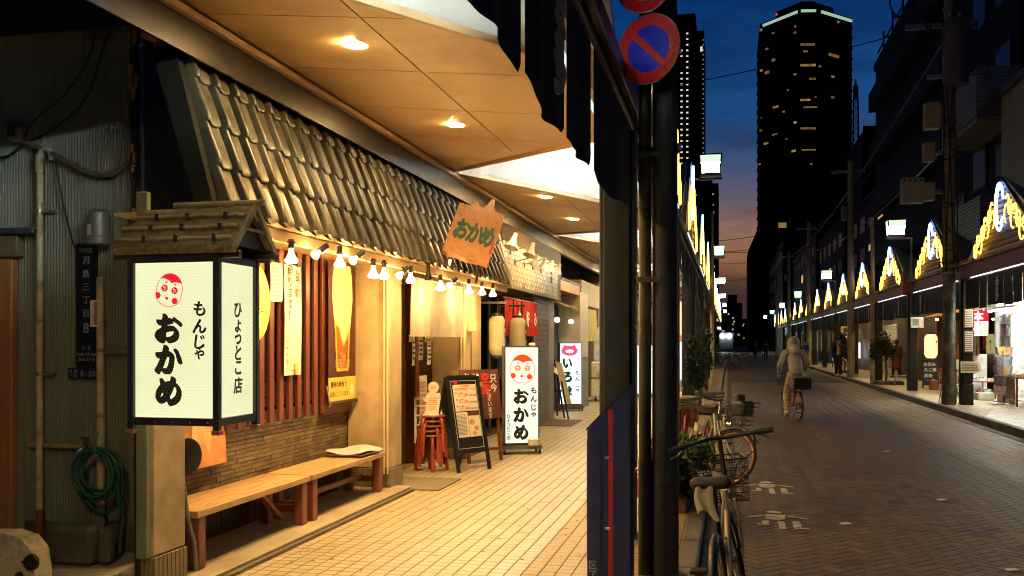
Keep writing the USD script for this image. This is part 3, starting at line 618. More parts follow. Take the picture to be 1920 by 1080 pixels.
for dx in (-3.6, -3.56): t.part('conduit', MB().cyl((dx + .1, 12.085, .2), (dx + .1, 12.085, 2.45), .012), _M['cream_conduit'])
# lattice of red slats in front of a glowing cream wall
t.part('lattice_backing', MB().box(WX + .002, WX + .01, 5.95, 9.22, .96, 2.42), mat('cream_back', (.56, .44, .24), .6, .08, 4))
y = 5.96
while y < 8.52:
    w = .082; t.part('slat', MB().box(-3.885, -3.855, y, y + w, .875 + rb.uniform(-.008, .008), 2.40, .004), m_red); y += .178
for zz in (1.02, 2.33): t.part('lattice_rail', MB().box(-3.935, -3.898, 5.95, 8.52, zz, zz + .07), m_red)
t.part('dark_sill', MB().box(-3.94, -3.915, 5.95, 8.5, 1.1, 1.22), m_dark)
t.part('board_panel', MB().box(-3.94, -3.87, 8.52, 9.22, .86, 2.42, .006), m_red)
# the entrance: red timber door
dr = t.part('door', MB().box(-4.54, -4.50, 10.0, 12.3, .02, 2.42), m_dark)
for y in np.arange(10.04, 12.1, .19): t.part('door_slat', MB().box(-4.50, -4.47, y, y + .09, .03, 2.40, .005), m_red, dr)
t.part('door_post', MB().box(-4.48, -4.05, 9.96, 10.06, 0, 2.42, .01), m_red, dr); t.part('door_post', MB().box(-4.35, -4.2, 10.55, 10.66, 0, 2.42, .01), m_dark, dr)
t.part('door_post', MB().box(-4.1, -3.96, 11.55, 11.72, 0, 2.42, .01), m_red, dr)
t.part('door_head', MB().box(-4.4, -3.93, 9.61, 12.1, 2.36, 2.47, .01), m_plas)
# pent roof: each tile a wave-shaped slab
roof = t.part('roof', MB().slab([(EAVE[0] - .05, RY0, EAVE[1]), (EAVE[0] - .05, RY1, EAVE[1]), (RTOP[0] - .05, RY1, RTOP[1]), (RTOP[0] - .05, RY0, RTOP[1])], (-.03, 0, -.012)), m_black)
up = np.array((RTOP[0] - EAVE[0], 0, RTOP[1] - EAVE[1])); RL = np.linalg.norm(up); up /= RL; nrm = unit(np.cross((0, 1, 0), up)); nrm = nrm if nrm[0] > 0 else -nrm
TW, NR = .2525, 4; EXP = RL / 3.72
prof = [(.052, -.05), (.053, .016), (.060, .030), (.078, .032), (.098, .022), (.13, .010), (.18, .002), (.225, .0), (.2522, .001), (.256, -.05)]   # across the tile: roll on the left, shallow pan
def tile_mesh(L):
    m = MB(); A = []
    rows_ = [(0, -.014), (-.002, .012), (.012, .021), (.05, .019), (L, -.012)]
    P = np.array([[(0 * u_ + 0, 0, 0) for u_ in range(len(prof))] for _ in rows_], float)
    for i, (s, h) in enumerate(rows_):
        for j, (yy, hh) in enumerate(prof):
            sag = -.012 * math.sin(math.pi * min(max((yy - .05) / .2, 0), 1)) * 1.2
            P[i, j] = np.array((0, yy, 0)) + up * (s + (sag if i < 3 else 0)) + nrm * (hh + (h if hh > -.03 else min(h, 0)) + .02)
    return P
for r in range(NR):
    s0 = r * EXP; L = EXP + .05 if r < NR - 1 else RL - s0 - .03
    if L < .06: continue
    P0 = tile_mesh(L); k = 0
    while RY0 + .02 + k * TW < RY1 - .1:
        o = np.array((EAVE[0], RY0 + .02 + k * TW, EAVE[1])) + up * s0 + nrm * rb.uniform(-.002, .004)
        t.part('roof_tile', MB().grid((P0 + o)[:, ::-1]), m_roof, roof, smooth=50); k += 1
t.part('verge', MB().slab([(EAVE[0] + .02, RY0 - .05, EAVE[1] - .03), (EAVE[0] - .10, RY0 - .05, EAVE[1] - .03), (RTOP[0] - .14, RY0 - .05, RTOP[1] - .03), (RTOP[0] + .03, RY0 - .05, RTOP[1] - .03)], (0, .06, 0)), mat('verge_tile', (.010, .011, .009), .8, .2, spec=.1), roof)
t.part('verge', MB().slab([(EAVE[0] + .05, RY1 - .06, EAVE[1] - .05), (EAVE[0] - .2, RY1 - .06, EAVE[1] - .05), (RTOP[0] - .2, RY1 - .06, RTOP[1] + .02), (RTOP[0] + .05, RY1 - .06, RTOP[1] + .02)], (0, .12, 0)), mat('end_tile', (.20, .19, .12), .45, .2), roof)
for k in range(4): t.part('ridge_flashing', MB().box(RTOP[0] - .06, RTOP[0] + .06, RY0 - .13 + k * 2.1, RY0 - .13 + k * 2.1 + 2.085, RTOP[1] - .02, RTOP[1] + .085, .008), mat('olive_flashing', (.10, .095, .06), .5, .2, 6, .05, metal=.2), roof)
# eave board with the pale tile ends' underside
t.part('eave_board', MB().box(-3.235, -3.205, 5.37, RY1, 2.315, 2.405, .005), mat('eave_board_wood', (.52, .38, .20), .5, .08, 5), roof)
t.part('eave_soffit', MB().box(-3.92, -3.236, 5.37, RY1, 2.405, 2.425), _M['eave_board_wood'], roof)
scal = MB()
for k in range(int((RY1 - RY0) / TW)):
    y = RY0 + .02 + k * TW
    scal.slab([(-3.236, y, 2.408), (-3.236, y + TW, 2.408), (-3.16, y + TW * .98, 2.432), (-3.15, y + TW * .5, 2.408), (-3.165, y + TW * .1, 2.44)], (0, 0, .006))
t.part('eave_tile_undersides', scal, _M['eave_board_wood'], roof)
t.done()

# ------------------------------------------------------------ lamps under the eave
def bulb(px, py, kind, label, lx=-3.14):
    p = on(px, py, X=lx); top = 2.31
    t = Thing('eave_lamp', label, 'lamp', 'lamps under the tiled eave')
    if kind == 'pendant' or kind == 'dark':
        t.part('holder', MB().box(lx - .02, lx + .02, p[1] - .035, p[1] + .035, top - .002, top + .012, .003).cyl((lx, p[1], top), (lx, p[1], p[2] + .14), .008).cyl((lx, p[1], p[2] + .15), (lx, p[1], p[2] + .085), .021, .021, 12), m_black)
        if kind == 'dark':
            t.part('bulb', MB().lathe([(0, .09), (.018, .09), (.02, .06), (.034, .02), (.042, -.02), (.034, -.03), (0, -.032)], p, 16), mat('black_lamp', (.01, .01, .01), .3, .1), smooth=50)
        else:
            t.part('neck', MB().lathe([(0, .09), (.017, .09), (.018, .055), (.03, .025), (.046, .0)], p, 16), mat('bulb_neck', (.75, .72, .6), .3, .05, transl=.4), smooth=50)
            t.part('bulb', MB().lathe([(.046, .0), (.047, -.010), (.038, -.024), (0, -.03)], p, 16), bulb_g, smooth=50)
    else:                                        # tilted spot: holder to one side, bulb pointing the other
        d = unit({'spotL': (-.25, -.75, -.5), 'spotD': (-.3, -.5, -.75), 'spotR': (-.3, .7, -.5)}[kind])
        t.part('holder', MB().box(lx - .02, lx + .02, p[1] - .035, p[1] + .035, top - .002, top + .012, .003).cyl((lx, p[1], top), (lx, p[1], p[2] + .03), .007).cyl(p - d * .07 + (0, 0, .01), p + d * .03 + (0, 0, .01), .026, .026, 12), m_black)
        t.part('neck', MB().lathe([(.016, .0), (.018, .03), (.034, .065)], p + d * .02 + (0, 0, .01), 14, d), _M.get('bulb_neck') or m_white, smooth=50)
        t.part('bulb', MB().lathe([(.034, .065), (.035, .072), (.022, .085), (0, .09)], p + d * .02 + (0, 0, .01), 14, d), spot_g, smooth=50)
    return t.done()
bulb(546, 487, 'pendant', 'hanging reflector bulb in front of the white paper notices, nearest to the lantern')
bulb(603, 471, 'spotL', 'tilted spot lamp between the paper notice and the beer banner')
bulb(637, 495, 'pendant', 'hanging reflector bulb in front of the beer banner')
bulb(672, 482, 'spotL', 'tilted spot lamp right of the beer banner')
bulb(700, 516, 'pendant', 'left bulb of the pair in front of the tan pilaster')
bulb(720, 518, 'pendant', 'right bulb of the pair in front of the tan pilaster')
bulb(757, 511, 'spotL', 'tilted spot lamp left of the white curtain')
bulb(770, 526, 'pendant', 'bright bulb at the left edge of the white curtain')
bulb(803, 520, 'dark', 'unlit black bulb in front of the white curtain')
bulb(826, 540, 'pendant', 'bright bulb before the middle of the white curtain')
bulb(850, 530, 'spotL', 'spot lamp at the right of the white curtain')
bulb(879, 546, 'pendant', 'bulb in front of the second pilaster')
bulb(904, 549, 'pendant', 'second bulb from the right end of the tiled eave')
bulb(924, 552, 'pendant', 'last bulb at the right end of the tiled eave')

# ------------------------------------------------------------ lantern sign with its thatched roof
mask_skin = {}
def mask_face(k):
    """outline shapes of the painted woman's face emblem in a box k high, about (0, 0): hair, outline, eyes, cheeks, mouth"""
    face = affinity.scale(Point(0, 0).buffer(.5, 32), .88, 1.0); face = face.union(affinity.scale(Point(0, -.16).buffer(.44, 32), .98, .78)).buffer(.02).buffer(-.02)
    hair = face.intersection(sbox(-1, .14, 1, 1)).difference(affinity.scale(Point(-.21, .08).buffer(.3), .95, .72)).difference(affinity.scale(Point(.24, .04).buffer(.33), .95, .72))
    ring = face.difference(face.buffer(-.017))
    eyes = unary_union([Point(sx * .17, .02).buffer(.105).difference(unary_union([Point(sx * .17 - .03, .05).buffer(.028), Point(sx * .17 + .03, .03).buffer(.02), Point(sx * .17 + .0, -.03).buffer(.02)])) for sx in (-1, 1)])
    brows = unary_union([affinity.rotate(affinity.scale(Point(sx * .15, .20).buffer(.05), 1, .36), -18 * sx) for sx in (-1, 1)])
    cheeks = unary_union([Point(.25, -.28).buffer(.095), Point(-.34, -.24).buffer(.095).intersection(face)]); mouth = affinity.scale(Point(-.03, -.26).buffer(.05), 1, .85)
    sc = lambda g: affinity.scale(g, k, k, origin=(0, 0))
    return sc(hair), sc(ring), sc(unary_union([eyes, brows])), sc(unary_union([cheeks, mouth]))
LX0, LX1, LY0, LY1, LZ0, LZ1 = -3.315, -2.775, 4.70, 5.13, 1.13, 2.05
t = Thing('lantern_sign', 'big square lantern sign with wire mesh and black brush writing', 'lantern sign')
for (x, y) in ((LX0, LY0), (LX1, LY0), (LX0, LY1), (LX1, LY1)): t.part('corner_post', MB().box(x - .019, x + .019, y - .019, y + .019, LZ0 - .045, LZ1 + .02, .004), m_black)
for z in (LZ0, LZ1):
    for y in (LY0, LY1): t.part('rail', MB().box(LX0 + .0195, LX1 - .0195, y - .015, y + .015, z - .022, z + .022, .003), m_black)
    for x in (LX0, LX1): t.part('rail', MB().box(x - .015, x + .015, LY0 + .0195, LY1 - .0195, z - .022, z + .022, .003), m_black)
for (x, y) in ((LX0, LY0), (LX1, LY0), (LX1, LY1)): t.part('foot', MB().box(x - .024, x + .024, y - .024, y + .024, LZ0 - .07, LZ0 - .045, .003), m_woodr)
fp = t.part('front_panel', MB().box(LX0 + .02, LX1 - .02, LY0 + .006, LY0 + .012, LZ0 + .022, LZ1 - .022), sign_g)
sp = t.part('side_panel', MB().box(LX1 - .012, LX1 - .006, LY0 + .02, LY1 - .02, LZ0 + .022, LZ1 - .022), sign_g)
t.part('back_panel', MB().box(LX0 + .02, LX1 - .02, LY1 - .012, LY1 - .006, LZ0 + .022, LZ1 - .022), sign_g); t.part('side_panel', MB().box(LX0 + .006, LX0 + .012, LY0 + .02, LY1 - .02, LZ0 + .022, LZ1 - .022), sign_g)
t.part('lid', MB().box(LX0, LX1, LY0, LY1, LZ1 - .02, LZ1 - .012), m_black)
def hexmesh(w, h, c, r):
    m = MB(); dy = c * 1.5; j = 0; y = -h / 2 - c; q = []
    while y < h / 2 + c:
        x = -w / 2 - (0 if j % 2 else c * .866)
        while x < w / 2 + c:
            for a, b in (((0, c), (c * .866, c * .5)), ((0, c), (-c * .866, c * .5)), ((0, c), (0, 2 * c))):
                p0, p1 = np.array((x + a[0], y + a[1])), np.array((x + b[0], y + b[1]))
                if abs(p0[0]) < w / 2 and abs(p1[0]) < w / 2 and abs(p0[1]) < h / 2 and abs(p1[1]) < h / 2: q.append((p0, p1))
            x += c * 1.732
        y += dy; j += 1
    V, F = [], []
    for i, (a, b) in enumerate(q):
        d = unit(b - a); n_ = np.array((-d[1], d[0])) * r
        V += [(*(a + n_), 0), (*(a - n_), 0), (*(a), r * 1.5), (*(b + n_), 0), (*(b - n_), 0), (*(b), r * 1.5)]; o = 6 * i
        F += [(o, o + 2, o + 3), (o + 3, o + 2, o + 5), (o + 2, o + 1, o + 5), (o + 5, o + 1, o + 4)]
    return np.array(V), np.array(F)
m_mesh = mat('wire', (.42, .42, .22), .5, .1)
hv, hf = hexmesh(LX1 - LX0 - .05, LZ1 - LZ0 - .05, .0115, .00032); ctr = np.array(((LX0 + LX1) / 2, LY0 - .008, (LZ0 + LZ1) / 2))
t.part('wire_mesh', (ctr + hv[:, :1] * XP + hv[:, 1:2] * ZP - hv[:, 2:] * YP, hf), m_mesh, kind='stuff')
hv, hf = hexmesh(LY1 - LY0 - .05, LZ1 - LZ0 - .05, .0115, .00032); ctr2 = np.array((LX1 + .008, (LY0 + LY1) / 2, (LZ0 + LZ1) / 2))
t.part('wire_mesh', (ctr2 + hv[:, :1] * YP + hv[:, 1:2] * ZP + hv[:, 2:] * XP, hf), m_mesh, kind='stuff')
o = np.array((LX0, LY0 + .0055, LZ0)); W_, H_ = LX1 - LX0, LZ1 - LZ0
def lput(g, u, v, mm, nm='lettering', par=fp, dep=.0014): t.part(nm, MB().ext(affinity.translate(g, u * W_, v * H_), dep, o, *FY), mm, par)
for g, mm in zip(mask_face(.19), (0, 0, 0, 0)):
    mm = glow('lit_crimson', (.80, .006, .035), 1.0); lput(affinity.rotate(g, -14, origin=(0, 0)), .44, .808, mm, 'emblem')
for ch, v in zip('おかめ', (.572, .380, .185)): lput(write(ch, .178, bold=2.2, brush=8.5, shear=.10), .43, v, m_ink)
for ch, v in zip('もんじゃ', (.692, .585, .490, .415)): lput(write(ch, .092 if ch != 'ゃ' else .078, bold=1.2, brush=4.5, shear=.12), .79, v, m_ink)
o2 = np.array((LX1 - .0055, LY0, LZ0)); W2 = LY1 - LY0
for ch, v in zip('ひょっとこ店', (.69, .59, .505, .42, .325, .215)): t.part('lettering', MB().ext(affinity.translate(write(ch, .10, bold=1.2, brush=4.8, shear=.1), W2 * .55, H_ * v), .0014, o2, *FX), m_ink, sp)
for k in range(5): t.part('rivet', MB().sph((LX0 + .05 + k * .11, LY0 - .016, LZ0 - .002), .005, 1), m_steel)
for (x, y) in ((LX0 + .1, LY0 + .2), (LX1 - .06, LY0 + .2)): t.part('hook', MB().tube([(x + .018 * math.cos(a), y, LZ1 + .04 + .022 * math.sin(a)) for a in np.linspace(0, 6.283, 12)], .004, 6).cyl((x, y, LZ1 + .06), (x, y, LZ1 + .1), .004), m_steel)
t.done()
t = Thing('thatched_canopy', 'little thatched roof with bamboo battens on a dark post above the lantern sign', 'roof')
ex0, ex1, ry, rz_, fy, by, ez = -3.39, -2.68, 4.93, 2.365, 4.68, 5.17, 2.125
m_thatch = mat('thatch', (.20, .155, .06), .85, .35, 30, .6, 60, stretch=(4, 1, 1))
for s, yy in ((0, fy), (1, by)):
    t.part('thatch', MB().slab([(ex0, ry, rz_), (ex1, ry, rz_), (ex1 + .03, yy, ez), (ex0 - .02, yy, ez)], (0, 0, -.05)), m_thatch)
rs = random.Random(4); st = MB()
for k in range(2600):
    u = rs.random(); v_ = rs.choice((.30, .58, .84, 1.0)) - rs.random() * .22; x = ex0 + u * (ex1 - ex0); L = rs.uniform(.05, .12); sl = unit((rs.gauss(0, .22), fy - ry, ez - rz_))
    p = np.array((x, ry + (fy - ry) * v_, rz_ + (ez - rz_) * v_)) + np.array((0, -.6, 1)) * rs.uniform(.002, .016); w = .003
    st.add([p + (-w, 0, 0), p + (w, 0, 0), p + sl * L + (0, -.003, .008 - rs.random() * .012)], [(0, 1, 2)])
t.part('straw', st, mat('straw', (.27, .21, .08), .8, .3, 20, island=.45), kind='stuff')
m_bam = mat('bamboo', (.22, .19, .09), .4, .25, 14, dirt=(.1, .08, .04), dirts=8)
for v_ in (.33, .63, .93):
    p = np.array((0, ry + (fy - ry) * v_, rz_ + (ez - rz_) * v_)) + np.array((0, -.012, .018)); xs = np.linspace(ex0 - .02, ex1, 14)
    b = t.part('bamboo_batten', MB().tube([(x, p[1], p[2] + rs.uniform(-.003, .003)) for x in xs], [.011 + (.003 if i % 4 == 0 else 0) for i in range(14)], 8), m_bam, smooth=60)
    for u in (.2, .48, .82): t.part('tie', MB().box(ex0 + u * (ex1 - ex0) + v_ * .03 - .012, ex0 + u * (ex1 - ex0) + v_ * .03 + .012, p[1] - .02, p[1] + .012, p[2] - .02, p[2] + .022, .004), m_black, b)
t.part('ridge_pole', MB().tube([(ex0 + .2, ry, rz_ + .02), (ex1 + .07, ry, rz_ + .02)], .018, 10), m_bam)
t.part('gable_board', MB().bar((ex1 + .02, fy, ez - .02), (ex1 + .02, ry, rz_), .018, .03), m_bam); t.part('gable_board', MB().bar((ex1 + .02, by, ez - .02), (ex1 + .02, ry, rz_), .018, .03), m_bam)
t.part('gable_tie', MB().box(ex1 + .005, ex1 + .02, ry - .12, ry + .12, ez + .09, ez + .105), m_bam)
t.part('gable_panel', MB().slab([(ex1 - .02, fy + .05, ez), (ex1 - .02, by - .05, ez), (ex1 - .02, ry, rz_ - .03)], (-.01, 0, 0)), m_black)
t.part('eave_beam', MB().box(ex0 - .05, ex1 + .03, fy + .03, fy + .07, ez - .075, ez - .035, .004), m_dark); t.part('eave_beam', MB().box(ex0 - .05, ex1 + .06, by - .07, by - .03, ez - .055, ez - .02, .004), m_dark)
t.part('post', MB().box(-3.615, -3.54, 5.145, 5.22, .0, 2.3, .006), m_black); t.part('arm', MB().box(-3.58, -2.7, 5.16, 5.2, 2.06, 2.10, .004), m_dark)
t.done()
# ------------------------------------------------------------ the arcades over both pavements
PITCH, A0, HALF, PH = 6.9, 4.15, 2.62, 1.5      # bay length, first ridge, half width and height of a pediment
def zs(x, x0): return 3.70 - .10 * abs(x - x0)
def canopy(name, label, x0, x1, ridges, y0, y1, lights_x, panel_m, split_x, detail):
    """x0: building side, x1: street side; ridges: the y of each gable; the ceiling has an open triangle under each gable"""
    sgn = 1 if x1 > x0 else -1; t = Thing(name, label, 'arcade roof')
    poly = sbox(0, y0, abs(x1 - x0), y1)
    for a in ridges: poly = poly.difference(Polygon([(0, a), (abs(x1 - x0) + .01, a - HALF - .3), (abs(x1 - x0) + .01, a + HALF + .3)]))
    W = abs(x1 - x0)
    def lift(g, zoff, th):
        m = MB()
        for q in getattr(g, 'geoms', [g]):
            if q.geom_type != 'Polygon' or q.area < .002: continue
            mm = trimesh.creation.extrude_polygon(q, th, engine='earcut'); v = mm.vertices
            m.add(np.column_stack([x0 + sgn * v[:, 0], v[:, 1], 3.70 - .10 * v[:, 0] + zoff + v[:, 2]]), mm.faces if sgn > 0 else mm.faces[:, ::-1])
        return m
    t.part('ceiling_back', lift(poly.buffer(-.004), .022, .05), m_dark)
    js = np.arange(y0 - (y0 - 5.42) % 1.2, y1, 1.2)
    for a, b in ((.0, split_x), (split_x, W)):
        for j in js:
            cell = sbox(a + .006, j + .006, b - .006, j + 1.194).intersection(poly.buffer(-.006))
            for g in getattr(cell, 'geoms', [cell]):
                if g.geom_type == 'Polygon' and g.area > .01: t.part('ceiling_panel', lift(g, .0, .018), panel_m)
    for k, a in enumerate(ridges):          # gable roofs seen from below, their edges, the lights inside
        e = .11; zo = 3.70 - .10 * W; top = zo + PH
        P0 = np.array((x0 + sgn * .02, a, 3.72)); Pa = np.array((x1, a, top)); 
        for s in (-1, 1):
            Pb = np.array((x1, a + s * (HALF + .3), zo + .01)); th = np.array((0, s * .012, .03))
            t.part('gable_lining', MB().slab([P0, Pb, Pa], th), m_whitein)
            t.part('gable_roof', MB().slab([P0 + th * 1.3, Pb + th * 1.3, Pa + th * 1.3], th * .6), m_roofg)
            t.part('opening_trim', MB().bar(P0 + (0, 0, -.03), Pb + (0, s * .0, -.03), .035, .05), m_tand)
        if detail and k < 5:
            t.part('truss_plate', MB().box(x1 - sgn * .34, x1 - sgn * .22, a - 1.5, a + 1.5, zo + .16, zo + .19).box(x1 - sgn * .36, x1 - sgn * .345, a - 1.5, a + 1.5, zo + .1, zo + .22), m_alu)
    t.part('wall_trim', MB().box(x0 - .02 * sgn, x0 + .045 * sgn, y0, y1, 3.625, 3.672, .006), m_tand)
    t.part('wall_trim', MB().box(x0 - .02 * sgn, x0 - .001 * sgn, y0, y1, 3.40, 3.62), m_black)
    return t.done()
XL0, XL1, XR0, XR1 = -3.32, -.74, 7.5, 5.64
ridL = [A0 + PITCH * k - (.5 if k < 1 else 0) for k in range(-2, 15)]; ridR = [21.45 - 6.87 + 6.87 * k for k in range(0, 16)]
canopy('arcade_roof', 'tan panelled arcade ceiling over the left pavement with white triangular skylights', XL0, XL1, ridL[:11], -13.0, 64, -2.48, m_tan, 1.10, True)
canopy('arcade_roof', 'arcade ceiling over the right pavement behind the black curtains', XR0, XR1, ridR[:10], 10.0, 82, 6.7, mat('soffit_pale', (.5, .42, .28), .6, .05), .9, False)

# light tubes inside the left gables and along the beams: real fittings
tg = 'white light tubes inside the skylight gables'
for k, a in enumerate(ridL[1:7]):
    t = Thing('gable_light', ('white light tube of the arcade behind the viewpoint', 'white light tube inside the skylight nearest the camera', 'white light tube inside the second skylight', 'white light tube inside the third skylight', 'white light tube in a far skylight of the left arcade', 'white light tube in a far skylight of the left arcade', 'white light tube in a far skylight of the left arcade')[k], 'light', tg)
    zo = 3.70 - .1 * 2.58
    t.part('tube', MB().cyl((XL1 - .16, a - 1.0, zo + .30), (XL1 - .16, a + 1.0, zo + .30), .016, n=6), tube_g); t.part('fitting', MB().box(XL1 - .145, XL1 - .10, a - 1.05, a + 1.05, zo + .26, zo + .34, .006), m_white); t.done()
names = ['nearest ceiling downlight, above the lantern', 'second ceiling downlight along the wall', 'third downlight, in the next bay', 'fourth downlight, in the next bay', 'downlight behind the dark column', 'downlight behind the dark column']
dl = None; di = 0
for k in list(range(0, 8)) + [-1]:
    for dy in ((1.83, 4.25) if k >= 0 else (4.25,)):
        y = A0 + PITCH * k + dy; x = -2.48; z = zs(x, XL0) - .004
        if dl is None:
            dl = Thing('downlight', 'nearest ceiling downlight, over the lantern sign', 'downlight', 'downlights in the left arcade ceiling', origin=(x, y, z))
            dl.part('ring', MB().lathe([(.074, .0), (.086, -.004), (.09, .0), (.074, .0)], (x, y, z - .001), 28), m_white)
            dl.part('lens', MB().lathe([(0, -.003), (.073, -.003), (.073, .002)], (x, y, z), 24), down_g); dl.done()
        else:
            di += 1
            dl.copy((x, y, z), label=('second ceiling downlight along the wall, over the restaurant roof' if di == 1 else 'third downlight, first one beyond the white triangle' if di == 2 else 'fourth downlight, second one beyond the white triangle' if di == 3 else 'ceiling downlight of the left arcade, behind the viewpoint' if k < 0 else 'far ceiling downlight of the left arcade, small beside the dark column'))
dr_ = None
for k in range(0, 8):
    for dy in (2.4, 4.5):
        y = ridR[0] + 6.87 * k + dy; x = 6.75; z = zs(x, XR0) - .004
        if dr_ is None:
            dr_ = Thing('downlight', 'round ceiling light hidden behind the black curtains of the right arcade', 'downlight', 'downlights in the right arcade ceiling', origin=(x, y, z))
            dr_.part('ring', MB().lathe([(.074, .0), (.086, -.004), (.09, .0), (.074, .0)], (x, y, z - .001), 20), m_white)
            dr_.part('lens', MB().lathe([(0, -.003), (.073, -.003), (.073, .002)], (x, y, z), 20), glow('right_downlight_glow', (1.0, .68, .28), 900.0)); dr_.done()
        else: dr_.copy((x, y, z))

# columns
def column(name, label, x, ys, group, labels, base=0.0, top=3.35):
    first = None
    for i, y in enumerate(ys):
        if first is None:
            first = Thing(name, labels[0], 'column', group, origin=(x, y, base))
            first.part('shaft', MB().box(x - .11, x + .11, y - .15, y + .15, base, top, .012), m_post); first.part('side_plate', MB().box(x + .111, x + .145, y - .10, y + .10, base + .55, top, .008).box(x - .145, x - .111, y - .1, y + .1, base + .55, top, .008), mat('post_plate', (.030, .034, .031), .6, .15, 6, spec=.2))
            first.part('base_box', MB().box(x - .135, x + .135, y - .17, y + .17, base, base + .52, .01), m_post); first.done()
        else: first.copy((x, y, base), label=labels[min(i, len(labels) - 1)])
    return first
column('arcade_column', '', -.87, [7.62 + 6.9 * k for k in range(9)], 'columns of the left arcade', ['thick dark arcade column rising behind the blue cabinet', 'arcade column just right of the utility pole', 'arcade column of the left arcade beyond the planter', 'far arcade column on the left kerb'])
column('arcade_column', '', 5.72, [18.05 + 6.9 * k for k in range(11)], 'columns of the right arcade', ['dark arcade column at the right edge beside the book shop', 'arcade column with notices, right behind the paint-peeled utility pole', 'blue grey arcade column left of the glowing paper lantern', 'arcade column behind the small tree in a planter', 'arcade column behind the couple', 'far arcade column on the right kerb'], .03)
# beams
t = Thing('arcade_beam', 'brown edge beam of the left arcade above the black curtains', 'beam')
t.part('beam', MB().box(-.90, -.73, -13, 66, 3.28, 3.50, .01), m_beamb); t.part('gutter', MB().box(-.725, -.67, -13, 66, 3.32, 3.46, .01), m_black); t.part('light_strip', MB().box(-.96, -.93, 5, 66, 3.25, 3.275), glow('beam_strip_left', (.9, 1, .93), .8)); t.done()
t = Thing('arcade_beam', 'rust red edge beam of the right arcade under the neon gables', 'beam')
t.part('beam', MB().box(5.56, 5.74, 9, 110, 3.12, 3.42, .01), m_beam); t.part('flange', MB().box(5.50, 5.76, 9, 110, 3.421, 3.445), m_beam); t.part('flange', MB().box(5.50, 5.76, 9, 110, 3.095, 3.118), m_beam)
for k in range(12):
    y = 11.2 + 6.87 * k
    t.part('light_strip', MB().box(5.51, 5.54, y, y + 5.6, 3.07, 3.092), glow('beam_strip_right', (.9, 1, .96), 1.3))
for k in range(11):
    y = 18.05 + 6.9 * k
    t.part('bracket_box', MB().box(5.42, 5.55, y - .16, y - .02, 3.44, 3.86, .01), m_beamb); t.part('bracket_box', MB().box(5.40, 5.54, y + .06, y + .22, 3.44, 3.78, .01), m_alu)
for y in (31.2,): t.part('red_box', MB().box(5.3, 5.49, y - .2, y + .2, 3.05, 3.45, .01), mat('red_box', (.28, .02, .02), .5, .1))
t.done()

# ------------------------------------------------------------ neon gables (pediments)
def arc(cx, cz, rx, rz_, a0, a1, n=18): return [(cx + rx * math.cos(a), 0, cz + rz_ * math.sin(a)) for a in np.linspace(a0, a1, n)]
def pediment():
    t = Thing('neon_gable', 'p', 'neon gable', 'neon gables along the arcade fronts', origin=(0, 0, 0))
    h2 = HALF - .22
    t.part('back', MB().slab([(-h2, .05, 0), (h2, .05, 0), (0, .05, PH)], (0, .02, 0)), m_dark)
    n = 13
    for k in range(n):
        z0 = PH * k / n; w = h2 * (1 - (z0 + .03) / PH) - .04
        if w > .05: t.part('louvre', MB().slab([(-w, .03, z0 + .02), (w, .03, z0 + .02), (w, -.015, z0 + .075), (-w, -.015, z0 + .075)], (0, .012, .01)), m_louv)
    for s in (-1, 1): t.part('rake_trim', MB().bar((s * h2, .02, 0), (0, .02, PH + .03), .05, .09, (0, 1, 0)), m_black)
    t.part('base_trim', MB().box(-h2 - .05, h2 + .05, -.03, .09, -.07, -.005, .006), m_black)
    t.part('base_light', MB().box(-h2 * .8, h2 * .8, -.05, -.032, -.05, -.03), glow('gable_base_light', (.9, 1, .95), 1.2))
    yo = -.06
    def tube(pts, r, m): return MB().tube([(p[0], yo, p[2]) for p in pts], r, 5)
    # crescent: outer ring, inner ring and the tails joining below
    t.part('blue_tube', tube(arc(0, .93, .30, .50, .25, 2 * math.pi - .75, 26), .024, 0), blue_g)
    t.part('blue_tube', tube(arc(.05, .95, .23, .38, .45, 2 * math.pi - .75, 24), .019, 0), blue_g)
    t.part('blue_tube', tube([(.29, 0, 1.07), (.17, 0, 1.30), (.03, 0, 1.36)], .011, 0), blue_g)
    for s in (-1, 1):
        for (cx, cz, r, a0, a1) in ((1.95, .17, .13, 0, 6.2), (1.72, .38, .11, -2, 3.2), (1.55, .28, .16, 1.2, 5.5), (1.32, .52, .13, 0, 6.2), (1.10, .70, .12, -2.2, 3.0), (.98, .58, .17, 1, 5.0), (.76, .82, .12, 0, 6.2), (.58, .98, .10, -1.6, 2.8), (.52, .72, .15, 0.6, 4.6)):
            t.part('yellow_tube', tube([(s * p[0], 0, p[2]) for p in arc(cx, cz, r, r * 1.25, a0, a1, 11)], .015, 0), yel_g)
        t.part('yellow_tube', tube([(s * 2.05, 0, .05), (s * 1.8, 0, .24), (s * 1.45, 0, .40), (s * 1.2, 0, .62), (s * .85, 0, .70), (s * .62, 0, .92), (s * .42, 0, .90)], .017, 0), yel_g)
    return t
zb = 3.70 - .1 * abs(XR1 - XR0) - .02
pd = pediment(); pd.at = (XR1 - .02, ridR[1], zb); pd.rz = -math.pi / 2
pd.info['label'] = 'largest neon gable at the right edge, over the book shop'; pd.info['group'] = 'neon gables on the right'; pd.done()
lab = {2: 'second neon gable from the right edge, behind the tall utility pole', 3: 'third neon gable, the one right under a square street lamp', 4: 'fourth neon gable, left of the thin brown pole'}
for k in range(2, 16):
    pd.copy((XR1 - .02, ridR[k] if k < len(ridR) else ridR[-1], zb), -math.pi / 2, lab.get(k, 'fifth neon gable from the right edge, seen past the mottled pole' if k == 5 else 'small neon gable far along the right arcade'), 'neon gables on the right')
